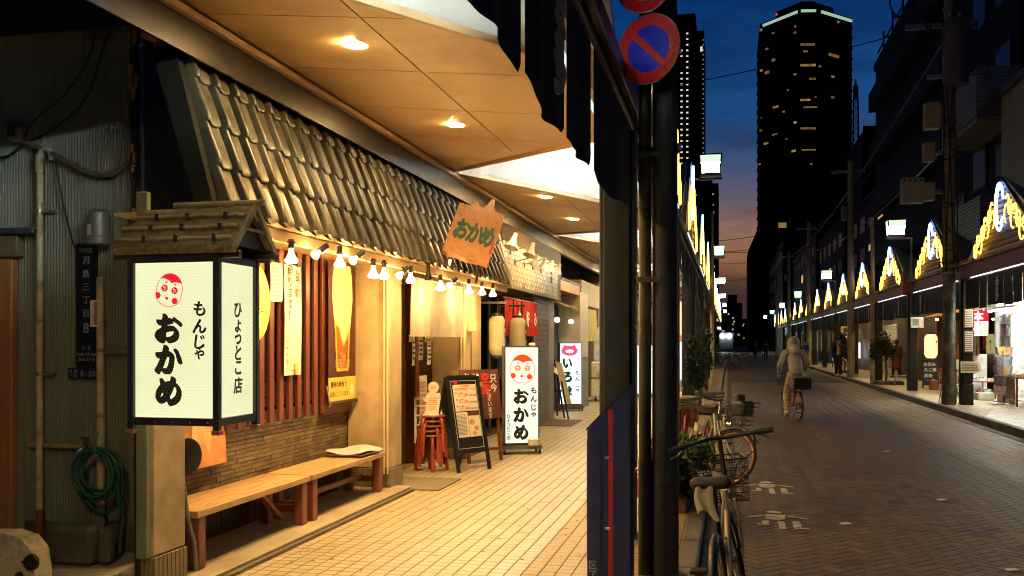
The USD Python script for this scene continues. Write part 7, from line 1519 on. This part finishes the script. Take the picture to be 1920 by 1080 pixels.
dot_g = glow('white_dot_light', (.95, 1, .93), .55)
for k in range(24):
    for px in (1278, 1288.5):
        if (px < 1280 and (k < 3 or k in (5, 6))): continue
        p = on(px, 63 + 10.6 * k, Y=Y_); t.part('lit_window', MB().box(p[0] - .45, p[0] + .45, Y_ - .3, Y_ - .01, p[2] - .3, p[2] + .3), dot_g, w)
    p = on(1318.5, 75 + 9.2 * k, Y=Y_ - 2); t.part('lit_window', MB().box(p[0] - .2, p[0] + .2, Y_ - 2.3, Y_ - 2.01, p[2] - .2, p[2] + .2), glow('faint_dot_light', (1, .8, .5), .25), w)
p = on(1315, 92, Y=Y_ - 2); t.part('lit_window', MB().box(p[0] - .5, p[0] + .5, Y_ - 2.3, Y_ - 2.01, p[2] - 1, p[2] + 1), dot_g, w); t.done()
def tower(label, px0, px1, py, Y_, nl, seed, k=.4):
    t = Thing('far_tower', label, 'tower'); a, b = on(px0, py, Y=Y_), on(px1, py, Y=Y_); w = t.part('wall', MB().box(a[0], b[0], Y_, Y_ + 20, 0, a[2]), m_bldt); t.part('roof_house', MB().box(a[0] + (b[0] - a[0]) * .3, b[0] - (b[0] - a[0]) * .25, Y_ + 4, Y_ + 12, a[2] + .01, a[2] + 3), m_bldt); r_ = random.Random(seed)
    for i in range(nl):
        x, z = a[0] + (b[0] - a[0]) * (.06 + .88 * r_.choice((.1, .35, .6, .85)) + r_.uniform(-.04, .04)), CAMH + (a[2] - CAMH) * r_.uniform(.05, .97); s = r_.uniform(.15, .32); t.part('lit_window', MB().box(x - s, x + s, Y_ - .3, Y_ - .01, z - .28, z + .28), glow('far_window_%d' % (i % 3), ((.9, 1, .95), (1, .75, .4), (1, .6, .25))[i % 3], k), w)
    return t.done()
tower('dark apartment tower with small lit windows left of the sky gap', 1300, 1347, 345, 350, 26, 2)
tower('far dark tower dotted with white lights at the end of the street', 1352, 1392, 568, 330, 16, 4, .3)
tower('broad dark block far behind at the end of the street', 1385, 1440, 598, 420, 14, 5, .4)
tower('low dark block at the end of the street on the left', 1280, 1372, 600, 280, 10, 7, .4)
t = Thing('dark_building', 'dark block with slanted roofline right of the sunset glow', 'building'); Y_ = 190; q = [on(px, py, Y=Y_) for px, py in ((1403, 470), (1425, 418), (1600, 418))]
w = t.part('wall', MB().ext(Polygon([(q[0][0], 0), (q[2][0], 0), (q[2][0], q[2][2]), (q[1][0], q[1][2]), (q[0][0], q[0][2])]), -16, (0, Y_, 0), XP, ZP), m_bld)
t.part('roof_house', MB().box(q[1][0] + 6, q[1][0] + 12, Y_ + 3, Y_ + 10, q[1][2] - 1, q[1][2] + 2), m_bld)
for (px, py, k) in ((1467, 422.5, 1), (1650, 393, 0), (1452, 520, 0), (1500, 560, 0)):
    if px > 1590: continue
    p = on(px, py, Y=Y_); t.part('lit_window', MB().box(p[0] - .75, p[0] + .75, Y_ - .2, Y_ - .02, p[2] - .5, p[2] + .5), glow('dull_window', (1, .7, .2), .18), w)
t.done()
t = Thing('dark_building', 'dark flat topped block behind the lattice mast', 'building'); a, b = on(1600, 247, Y=150), on(1665, 247, Y=150); w = t.part('wall', MB().box(a[0] + 1.3, b[0], 150, 170, 0, a[2]), m_bld)
p = on(1639, 394, Y=150); t.part('lit_window', MB().box(p[0] - .45, p[0] + .45, 149.8, 149.99, p[2] - .35, p[2] + .35), glow('tower_window_a', (1, .55, .18), .4), w); t.part('roof_rail', MB().box(a[0] + 1.4, b[0], 150, 150.1, a[2], a[2] + .8), m_bld); t.done()
t = Thing('lattice_mast', 'thin steel lattice mast standing beside the dark tower', 'mast'); Y_ = 250; a, b = on(1597, 325, Y=Y_), on(1612, 325, Y=Y_); tp, bt = on(1605, 185, Y=Y_)[2], 18; cx = (a[0] + b[0]) / 2; hw = (b[0] - a[0]) / 2
m = MB(); n = 26
for k in range(n):
    z0, z1 = bt + (tp - bt) * k / n, bt + (tp - bt) * (k + 1) / n; w0, w1 = hw * (1 - .42 * k / n), hw * (1 - .42 * (k + 1) / n)
    for s in (-1, 1):
        for d in (-1, 1): m.tube([(cx + s * w0, Y_ + d * w0, z0), (cx + s * w1, Y_ + d * w1, z1)], .16, 4)
        m.tube([(cx - w0 * s, Y_ - w0, z0), (cx + w1 * s, Y_ - w1, z1)], .11, 4)
    m.tube([(cx - w0, Y_ - w0, z0), (cx + w0, Y_ - w0, z0)], .11, 4)
t.part('lattice', m, m_black, kind='stuff'); t.part('head', MB().box(cx - hw * .6, cx + hw * .6, Y_ - hw * .6, Y_ + hw * .6, tp, tp + 3.2).cyl((cx, Y_, tp + 3.2), (cx, Y_, tp + 5), .4, .1), m_black); t.done()

# ------------------------------------------------------------ utility poles, wires, street lamps
m_pol2 = mat('pole_olive', (.30, .25, .12), .6, .25, 5, .1, 40, dirt=(.06, .055, .04), dirts=2.5)
RPX, RPY = 5.32, 24.9
t = Thing('utility_pole', 'paint-peeled utility pole with transformer and boxes on the right pavement', 'pole')
t.part('shaft', MB().tube([(RPX, RPY, .03), (RPX, RPY, 6), (RPX, RPY, 12)], [.155, .135, .105], 20), m_pol2, smooth=60); t.part('dark_sleeve', MB().cyl((RPX, RPY, .03), (RPX, RPY, 3.25), .162, .15, 20), mat('peeled_sleeve', (.035, .035, .03), .6, .2, 7, .2, 80, dirt=(.22, .2, .15), dirts=1.6), smooth=60)
tc = on(1790, 95, Y=RPY - .1)
t.part('transformer', MB().lathe([(0, 0), (.28, .0), (.30, .04), (.30, 1.5), (.27, 1.6), (.1, 1.66), (0, 1.66)], (tc[0] + .02, RPY - .1, tc[2] - .85), 20), m_concd, smooth=40)
for s in (-.12, .1): t.part('bushing', MB().lathe([(.02, 0), (.04, .03), (.025, .06), (.04, .09), (.02, .13), (0, .14)], (tc[0] + s, RPY - .1, tc[2] + .81), 10), m_white)
for (px, py, w_, h_) in ((1747, 218, 25, 45), (1741, 286, 18, 32), (1710, 358, 36, 43), (1740, 360, 20, 30)):
    p = on(px, py, Y=RPY - .15); w_, h_ = w_ / 1750 * 25.5, h_ / 1750 * 25.5; b = t.part('box', MB().box(p[0] - w_ / 2, p[0] + w_ / 2, RPY - .3, RPY - .02, p[2] - h_ / 2, p[2] + h_ / 2, .02), m_siding if px != 1747 else mat('ochre_box', (.26, .2, .08), .6, .2))
    t.part('arm', MB().box(min(p[0], RPX), RPX, RPY - .05, RPY + .0, p[2] - .03, p[2] + .03), m_alu, b)
    if px == 1710:
        for k in range(4): t.part('cap', MB().cyl((p[0] - .2 + k * .13, RPY - .31, p[2] + h_ / 2 - .08), (p[0] - .2 + k * .13, RPY - .29, p[2] + h_ / 2 - .08), .035, n=10), m_black, b)
for z in (4.3, 5.4, 6.4, 9.8): t.part('band', MB().cyl((RPX, RPY, z - .04), (RPX, RPY, z + .04), .15, n=16), m_alu)
t.part('cross_arm', MB().box(RPX - 1.0, RPX + .7, RPY - .06, RPY + .04, 9.35, 9.47), m_alu); t.part('cross_arm', MB().box(RPX - .5, RPX + .7, RPY - .06, RPY + .04, 8.1, 8.2), m_alu)
rp = random.Random(9); m = MB()
for k in range(16):
    z = rp.uniform(3.4, 9.3); a = rp.uniform(-.5, .35); r_ = rp.uniform(.12, .5) if z > 8 else rp.uniform(.08, .25); ph = np.linspace(rp.uniform(-3, -2), rp.uniform(0, 1.5), 12); m.tube([(RPX + a * .4 + r_ * math.cos(q), RPY - .2 + .05 * math.sin(q * 2), z + r_ * .8 * math.sin(q)) for q in ph], .015, 5)
for k in range(9):
    cx_, cz_, r_ = RPX + rp.uniform(-.9, .8), rp.uniform(9.3, 10.3), rp.uniform(.25, .6); m.tube([(cx_ + r_ * math.cos(q), RPY - .1, cz_ + r_ * math.sin(q)) for q in np.linspace(-3.3 + rp.uniform(-.3, .3), .2, 14)], .022, 5)
for k in range(5): m.tube([(RPX + .17 * math.cos(k), RPY - .12, 3.3 + .0), (RPX + .18 * math.cos(k + .5), RPY - .15, 5.5), (RPX + .16 * math.cos(k + 1), RPY - .14, 8)], .014, 5)
t.part('cable_loops', m, m_cable, kind='stuff'); t.done()
pn = 0
for (x, y, h, r_, lb, mm) in ((5.2, 36.6, 5.9, .09, 'thin tan pole in front of the fourth neon gable', m_pol2), (5.25, 43.2, 9.5, .16, 'mottled utility pole behind the couple', m_pol2), (5.2, 64.5, 9.5, .15, 'utility pole in the middle of the right row', m_pol2), (5.2, 85, 9.5, .15, 'thin looking utility pole far along the right row', m_pol2), (5.2, 106, 9.5, .15, 'farthest utility pole on the right', m_pol2), (-.55, 34.0, 6.2, .075, 'thin tan pole rising on the left kerb beside the neon', m_pol2)):
    t = Thing('utility_pole', lb, 'pole'); t.part('shaft', MB().cyl((x, y, .0), (x, y, h), r_, r_ * .8, 14), mm, smooth=60)
    if r_ > .1: t.part('cross_arm', MB().box(x - .8, x + .6, y - .05, y + .05, h - .5, h - .4), m_alu); t.part('box', MB().box(x - .42, x - .18, y - .2, y, h - 2.6, h - 2.0, .02), m_siding)
    t.done()
def lamp(label, x, y, z, sgn, green=False, s=.5, group='square street lamps'):
    t = Thing('street_lamp', label, 'street lamp', group); px_ = x + sgn * .46; zb_ = z - s / 2
    t.part('post', MB().cyl((px_, y, 3.3), (px_, y, zb_ - .02), .032, n=10), m_alu); t.part('arm', MB().box(min(x - sgn * .25, px_), max(x - sgn * .25, px_), y - .03, y + .03, zb_ - .07, zb_ - .02), m_alu)
    a, b = s * .42, s * .5; q = lambda h, e: [(x - e, y - e, h), (x + e, y - e, h), (x + e, y + e, h), (x - e, y + e, h)]
    v = np.array(q(zb_ + .05, a * .96) + q(zb_ + s * .9, b * .96)); f = [(0, 1, 5, 4), (1, 2, 6, 5), (2, 3, 7, 6), (3, 0, 4, 7), (0, 3, 2, 1)]
    vm = v[:4] * .38 + v[4:] * .62; f4 = [(0, 1, 5, 4), (1, 2, 6, 5), (2, 3, 7, 6), (3, 0, 4, 7)]
    t.part('glass', MB().add(np.vstack([v[:4], vm]), f4 + [(0, 3, 2, 1)]), lampgreen_g if green else lamp_g); t.part('upper_glass', MB().add(np.vstack([vm, v[4:]]), f4), lampgreen_g if green else glow('lamp_upper_glass', (.85, 1, .78), .8))
    for i in range(4): t.part('corner_bar', MB().bar(v[i] * 1.0, v[4 + i] * 1.0, .025, .025, (0, 1, 0)), m_black)
    t.part('top', MB().box(x - b - .01, x + b + .01, y - b - .01, y + b + .01, zb_ + s * .9, zb_ + s * .9 + .03), m_black); t.part('tray', MB().box(x - a - .02, x + a + .02, y - a - .02, y + a + .02, zb_ - .0, zb_ + .049), m_alu); return t.done()
for k in range(6):
    y = 31 + 20.9 * k; x = 5.09 - .0 * k; lamp(('square street lamp over the third neon gable on the right', 'second square street lamp along the right arcade', 'green tinted street lamp along the right arcade', 'fourth street lamp along the right arcade', 'fifth street lamp along the right arcade, tiny', 'last tiny street lamp on the right')[k], x, y, 5.12, 1, k in (2, 4), .55)
for k in range(6):
    y = 21.5 + 20.3 * k; lamp(('large square street lamp left of the street against the sky', 'bright green street lamp on the left', 'third street lamp on the left above a lit sign', 'fourth street lamp on the left', 'fifth street lamp on the left, tiny', 'last tiny street lamp on the left')[k], -.38, y, 5.55, -1, k == 1, .5)
# wires
def wire(label, P, Q, sag, r=.014):
    u = np.linspace(0, 1, 24)[:, None]; p = np.array(P) * (1 - u) + np.array(Q) * u; p[:, 2] -= 4 * sag * (u * (1 - u))[:, 0]; solo('overhead_wire', MB().tube(p, r, 5), m_cable, label, 'wire', 'overhead wires')
wire('wire crossing the sky between the slim tower and the dark tower', (-6, 60, 17.5), (18, 58, 21.5), .5, .03); wire('thick wire falling from the transformer pole down the right row', (RPX, 25, 9.2), (5.2, 85, 9.0), .9, .03); wire('lower thick wire along the right row', (RPX, 25, 6.5), (5.2, 64.5, 7.6), .7, .022)
for k, (z0, z1, y0, y1) in enumerate(((8.2, 9.3, 64, 65), (7.6, 8.4, 64, 66), (9.0, 8.8, 85, 86), (8.3, 9.0, 106, 107), (7.5, 7.5, 60, 61))): wire(('upper slanting wire crossing the sunset glow', 'second slanting wire crossing the sunset glow', 'level wire below the sunset glow', 'faint level wire in the far street', 'low wire crossing near the green lamp')[k], (-5, y0, z0), (5.2, y1, z1), .3, .022)
wire('curved wire dropping on the right row', (5.2, 64.5, 9), (8.2, 50, 12), .8, .02)

# ------------------------------------------------------------ the end of the street
t = Thing('street_barrier', 'low dark barrier fence with a pale notice across the end of the street', 'barrier'); y = 91
for x in np.arange(-.2, 3.2, .85): t.part('post', MB().cyl((x, y, RX), (x, y, .75), .03, n=8), m_black)
for z in (.1, .45, .74): t.part('rail', MB().cyl((-.25, y, z), (3.2, y, z), .025, n=6), m_black)
t.part('notice', MB().box(1.15, 2.0, y - .06, y - .03, .12, .62), mat('pale_notice', (.4, .34, .25), .6, .1)); t.part('print', MB().ext(scribble(.7, .3, 3, random.Random(1)), .002, (1.57, y - .0615, .37), *FY), m_ink, kind='stuff'); t.done()
t = Thing('truck', 'vehicle with dazzling white headlamps far away at the end of the street', 'vehicle'); Y_ = 150; p = on(1361, 630, Y=Y_)
t.part('body', MB().box(p[0] - 1.1, p[0] + 1.2, Y_ + .1, Y_ + 5, .4, 3.2, .1), m_black); t.part('windscreen', MB().box(p[0] - .9, p[0] + 1.0, Y_ + .05, Y_ + .099, 2.85, 3.1), mat('dark_glass', (.02, .02, .025), .1, .05))
for s in (-.5, .5): t.part('headlight', MB().sph((p[0] + s, Y_ + .02, p[2]), .34, 2), glow('headlight_glow', (.80, .95, 1.0), 200.0), smooth=True)
for s in (-.9, .9):
    for yy in (.9, 4.0): t.part('wheel', MB().cyl((p[0] + s, Y_ + yy, .3), (p[0] + s * 1.15, Y_ + yy, .3), .4, n=14), m_rub)
t.done()
for k, (px, py, c) in enumerate(((1346, 527, 'w'), (1346, 556, 'w'), (1348, 580, 'w'), (1343, 600, 'y'), (1349, 600, 'w'), (1348, 615, 'w'))):
    Y_ = 85 + k * 7; p = on(px, py, Y=Y_); t = Thing('hanging_sign', ('upper pale lit sign far on the left', 'second pale lit sign far on the left', 'third small lit sign far on the left', 'small yellow sign far on the left', 'slim white lit sign far on the left', 'lowest white lit sign far on the left')[k], 'light sign'); s = .36 if k < 2 else .22
    t.part('panel', MB().box(p[0] - s, p[0] + s, Y_, Y_ + .15, p[2] - s * .7, p[2] + s * .7), glow('far_sign_white', (.9, 1, .95), 1.1) if c == 'w' else glow('far_sign_yellow', (1, .7, .25), .8)); t.part('bracket', MB().box(-3.6, p[0] - s, Y_ + .05, Y_ + .1, p[2] + .1, p[2] + .16), m_black); t.done()
for k in range(3):
    b = bicycle('bicycle', ('bicycle parked on the left kerb before the barrier', 'second bicycle parked far on the left kerb', 'third bicycle parked far on the left kerb')[k], 'bicycles parked far on the left kerb', (-.15 + .1 * k, 62 + 3.2 * k, RX), math.pi / 2 - .6, m_alu, basket=(k != 1)); b.done()
t = Thing('shrub', 'dark shrubs massed on the left kerb beside the far bicycles', 'shrub'); t.part('foliage', leaves(900, (-.9, 58, .8), (.5, 2.5, .8), .16, np.random.default_rng(12)), m_leafd, kind='stuff'); t.part('stems', MB().tube([(-.9, 57, 0), (-.9, 57, .8)], .03, 6).tube([(-.9, 59, 0), (-.9, 59, .8)], .03, 6), m_bark, kind='stuff'); t.done()
# ------------------------------------------------------------ people
def hand(w, d, side):
    """wrist w, direction d towards the fingers: palm, four curled fingers, thumb"""
    w, d = np.asarray(w, float), unit(d); s = unit(np.cross(d, (0, 0, 1.0))) if abs(d[2]) < .9 else np.array((0, 1.0, 0)); u = np.cross(s, d); out = [(w, .028, w + d * .085, .034)]
    for k, (o, L) in enumerate(((-.03, .060), (-.010, .070), (.011, .066), (.03, .052))):
        a = w + d * .09 + s * o; b = a + d * L * .55 - u * .012; c = b + d * L * .25 - u * .035; out += [(a, .010, b, .009), (b, .009, c, .008)]
    th = w + d * .03 + s * .034 * side; out += [(th, .012, th + d * .035 + s * .022 * side, .010), (th + d * .035 + s * .022 * side, .010, th + d * .065 + s * .016 * side - u * .01, .009)]
    return out
def person(label, loc, rz, J, cloth, hair=None, hood=None, group=None, extra=None, hgt=1.7, coat=False):
    """J: joints in metres for a 1.7 m figure that looks along +x"""
    k = hgt / 1.7; t = Thing('person', label, 'person', group, origin=(0, 0, 0), at=loc, rz=rz); g = lambda n: np.array(J[n], float)
    hd = g('head'); nk = g('neck'); hp = (g('hipL') + g('hipR')) / 2; ch = (g('shL') + g('shR')) / 2 - (0, 0, .12)
    f = g('look') if 'look' in J else np.array((1.0, 0, 0)); f = unit(f); sd = np.cross(ZP, f)
    body = [(hd + (0, 0, .03), .093, hd + f * .022 - (0, 0, .055), .072), (nk, .052, hd - (0, 0, .06), .05), (nk, .07, ch, .115), (ch, .12, hp + (0, 0, .12), .105), (hp + (0, 0, .1), .11, hp, .12), (hd + f * .09 - (0, 0, .005), .016, hd + f * .105 - (0, 0, .03), .017)]
    for s in 'LR':
        q = 1 if s == 'L' else -1
        body += [(nk, .06, g('sh' + s), .062), (g('sh' + s), .058, g('el' + s), .043), (g('el' + s), .043, g('wr' + s), .028), (g('hip' + s), .09, g('kn' + s), .06), (g('kn' + s), .058, g('an' + s), .038), (hd + sd * .088 * q + (0, 0, .02), .018, hd + sd * .09 * q - (0, 0, .025), .014)]
        toe = g('an' + s) + unit(J.get('toe' + s, (1, 0, 0))) * .15 - (0, 0, .05); body += [(g('an' + s), .038, toe, .03)]; body += hand(g('wr' + s), g('wr' + s) - g('el' + s), q)
    v, fc = limbs(body, .03, 5); b = t.part('body', (v * k, fc), m_skin, smooth=True)
    for q in (-1, 1): t.part('eye', MB().sph((hd + f * .083 + sd * .033 * q + (0, 0, .012)) * k, .012, 1), m_ink, b)
    t.part('mouth', MB().box(-.006, .006, -.022, .022, -.005, .005).move((hd + f * .086 - (0, 0, .055)) * k), m_inkr, b)
    top = [(nk - (0, 0, .02), .082, ch, .15), (ch, .155, hp + (0, 0, .10), .138), (hp + (0, 0, .12), .138, hp - (0, 0, .02), .142)]
    for s in 'LR': top += [(nk - (0, 0, .05), .07, g('sh' + s), .078), (g('sh' + s), .078, g('el' + s), .06), (g('el' + s), .06, g('wr' + s) - (g('wr' + s) - g('el' + s)) * .06, .045)]
    if coat: top += [(hp, .15, hp - (0, 0, .38), .19)]
    v, fc = limbs(top, .03, 4); v = v + .022 * (meshkit.fbm(v * 13 + 5) - .5)[:, None] * unit((1, .6, .2)) + .016 * (meshkit.noise(v * np.array((9, 9, 34)) + 3) - .5)[:, None] * np.array((1, 1, 0)); t.part('jacket', (v * k, fc), cloth[0], b, smooth=True)
    low = [(hp + (0, 0, .02), .132, hp - (0, 0, .04), .132)]
    for s in 'LR': low += [(g('hip' + s), .108, g('kn' + s), .078), (g('kn' + s), .078, g('an' + s) + (0, 0, .04), .058)]
    v, fc = limbs(low, .03, 4); v = v + .018 * (meshkit.noise(v * np.array((12, 12, 26)) + 9) - .5)[:, None] * np.array((1, 1, 0)); t.part('trousers', (v * k, fc), cloth[1], b, smooth=True)
    for s in 'LR':
        d = unit(J.get('toe' + s, (1, 0, 0))); an = g('an' + s); v, fc = limbs([(an - d * .03 - (0, 0, .02), .05, an + d * .16 - (0, 0, .045), .038), (an - d * .04 - (0, 0, .05), .035, an + d * .17 - (0, 0, .055), .03)], .03, 3); t.part('shoe', (v * k, fc), cloth[2], b, smooth=True)
    if hood is not None:
        v, fc = limbs([(hd - f * .025 + (0, 0, .04), .125, hd - f * .02 - (0, 0, .08), .12), (hd - f * .03 - (0, 0, .08), .12, nk - f * .05 - (0, 0, .03), .12)], .03, 5); t.part('hood', (v * k, fc), hood, b, smooth=True)
    if hair is not None:
        v, fc = limbs([(hd - f * .02 + (0, 0, .05), .10, hd - f * .035 - (0, 0, .01), .095), (hd + f * .03 + (0, 0, .085), .075, hd - f * .03 + (0, 0, .06), .09)], .025, 4); t.part('hair', (v * k, fc), hair, b, smooth=True)
    if extra: extra(t, b, k, J)
    return t.done()
def standing(st=.12, arm=.1, bend=.25):
    return dict(head=(.02, 0, 1.575), neck=(0, 0, 1.43), shL=(0, .185, 1.38), shR=(0, -.185, 1.38), elL=(-.03 + arm * .3, .235, 1.11), elR=(-.03 - arm * .2, -.235, 1.11), wrL=(.04 + arm, .225, .88), wrR=(.04 - arm * .6, -.225, .87),
                hipL=(0, .09, .90), hipR=(0, -.09, .90), knL=(.03 + st * .4, .095, .50), knR=(.02 - st * .2, -.095, .50), anL=(st, .10, .09), anR=(-st, -.10, .09 + st * .2))
def mt(n, c): return mat(n, c, .85, .12, 12, .05, 150)
hair_m = mat('black_hair', (.012, .010, .009), .5, .2, 30)
# the cyclist
bl = on(1497, 789, Z=RX); brz = math.pi / 2 + .20
rb_ = bicycle('bicycle', 'red framed city bicycle being ridden away by the hooded cyclist', None, (bl[0], bl[1], RX), brz, mat('red_frame', (.40, .04, .02), .35, .1), basket=True, rear_basket=True, mbk=m_black); rb_.done()
J = dict(head=(.40, 0, 1.64), neck=(.34, 0, 1.50), shL=(.33, .19, 1.44), shR=(.33, -.19, 1.44), elL=(.40, .29, 1.18), elR=(.40, -.29, 1.18), wrL=(.52, .27, 1.055), wrR=(.52, -.27, 1.055), hipL=(.17, .095, .96), hipR=(.17, -.095, .96), knL=(.44, .13, .58), knR=(.55, -.13, .70), anL=(.33, .15, .19), anR=(.40, -.15, .47), look=(1, 0, 0))
person('cyclist in a grey hooded jacket and beige trousers riding away down the road', (bl[0], bl[1], RX), brz, J, (mt('grey_fleece', (.36, .37, .33)), mt('beige_trousers', (.40, .33, .20)), mt('white_shoe', (.55, .52, .42))), hood=mt('grey_hood', (.42, .42, .37)),
    extra=lambda t, b, k, J: (t.part('hem', MB().lathe([(.150, .0), (.160, .02), (.158, .07), (.148, .08)], (.17, 0, .94), 22), mt('dark_hem', (.20, .20, .18)), b, smooth=60), [t.part('cuff', MB().cyl(np.array(J['wr' + q]) + (-.035, 0, .045), np.array(J['wr' + q]) + (.0, 0, .012), .05, .042, 12), mt('dark_hem', (.2, .2, .18)), b) for q in 'LR'], t.part('jacket_seam', MB().tube([(.165, .0, 1.0), (.185, 0, 1.15), (.195, 0, 1.3), (.2, 0, 1.42)], .006, 5), mt('dark_hem', (.2, .2, .18)), b)))
# the couple
def scarf(t, b, k, J): t.part('scarf', MB().box(.135, .165, -.05, .05, .98, 1.42, .02), mt('beige_scarf', (.45, .38, .16)), b)
def bagx(c, off): return lambda t, b, k, J: t.part('bag', MB().lathe([(0, 0), (.10, 0), (.13, .08), (.11, .22), (.04, .28), (0, .28)], off, 12), c, b, smooth=50)
p = on(1572, 707, Z=.03); person('person in a dark jacket with a long beige scarf, left of the couple', (p[0], p[1], .03), -1.75, standing(.16, .12), (mt('dark_jacket', (.018, .016, .014)), mt('black_trousers', (.010, .010, .011)), mt('tan_shoe', (.30, .24, .16))), hair=hair_m, extra=scarf, hgt=1.70)
p = on(1600, 706, Z=.03); person('person in a long dark coat with a white mask, right of the couple', (p[0], p[1], .03), 2.9, standing(.10, .10), (mt('black_coat', (.010, .011, .014)), mt('black_trousers', (.01, .01, .01)), mt('white_shoe', (.5, .5, .45))), hair=hair_m, coat=True, hgt=1.69,
    extra=lambda t, b, k, J: (t.part('mask', MB().sph(np.array((.095, 0, 1.53)), .06, 1, (.6, .9, .8)), m_white, b), t.part('hand_bag', MB().box(-.1, .2, .24, .36, .62, .88, .03), mat('tan_bag', (.3, .14, .06), .5, .2), b)))
p = on(1681, 708, Z=.03); person('person in a dark red coat walking with a pale plastic bag', (p[0], p[1], .03), 1.9, standing(.14, .05), (mt('dark_red_coat', (.17, .028, .016)), mt('black_trousers', (.01, .01, .01)), mt('black_shoe', (.015, .015, .015))), hair=hair_m, coat=True, hgt=1.64,
    extra=lambda t, b, k, J: t.part('plastic_bag', MB().lathe([(0, 0), (.10, .02), (.13, .12), (.09, .3), (.02, .42), (0, .42)], (.1, .30, .40), 10), mat('pale_bag', (.42, .42, .28), .5, .1, 5, transl=.3), b, smooth=60))
p = on(1436, 674, Z=RX); person('far pedestrian in black walking away near the barrier, right one', (p[0], p[1], RX), 1.6, standing(.18, .15), (mt('black_coat', (.01, .011, .014)), mt('black_trousers', (.01, .01, .01)), mt('black_shoe', (.015, .015, .015))), hair=hair_m, hgt=1.72)
p = on(1416, 672, Z=RX); person('far pedestrian in black beside the barrier fence', (p[0], p[1], RX), 1.5, standing(.12, .1), (mt('black_coat', (.01, .011, .014)), mt('black_trousers', (.01, .01, .01)), mt('black_shoe', (.015, .015, .015))), hair=hair_m, hgt=1.68)
p = on(1510, 690, Z=.03); person('person in a blue top standing at the arcade behind the cyclist', (p[0], p[1], .03), -2.2, standing(.1, .1), (mt('blue_top', (.03, .07, .18)), mt('black_trousers', (.01, .01, .01)), mt('black_shoe', (.015, .015, .015))), hair=hair_m, hgt=1.62)
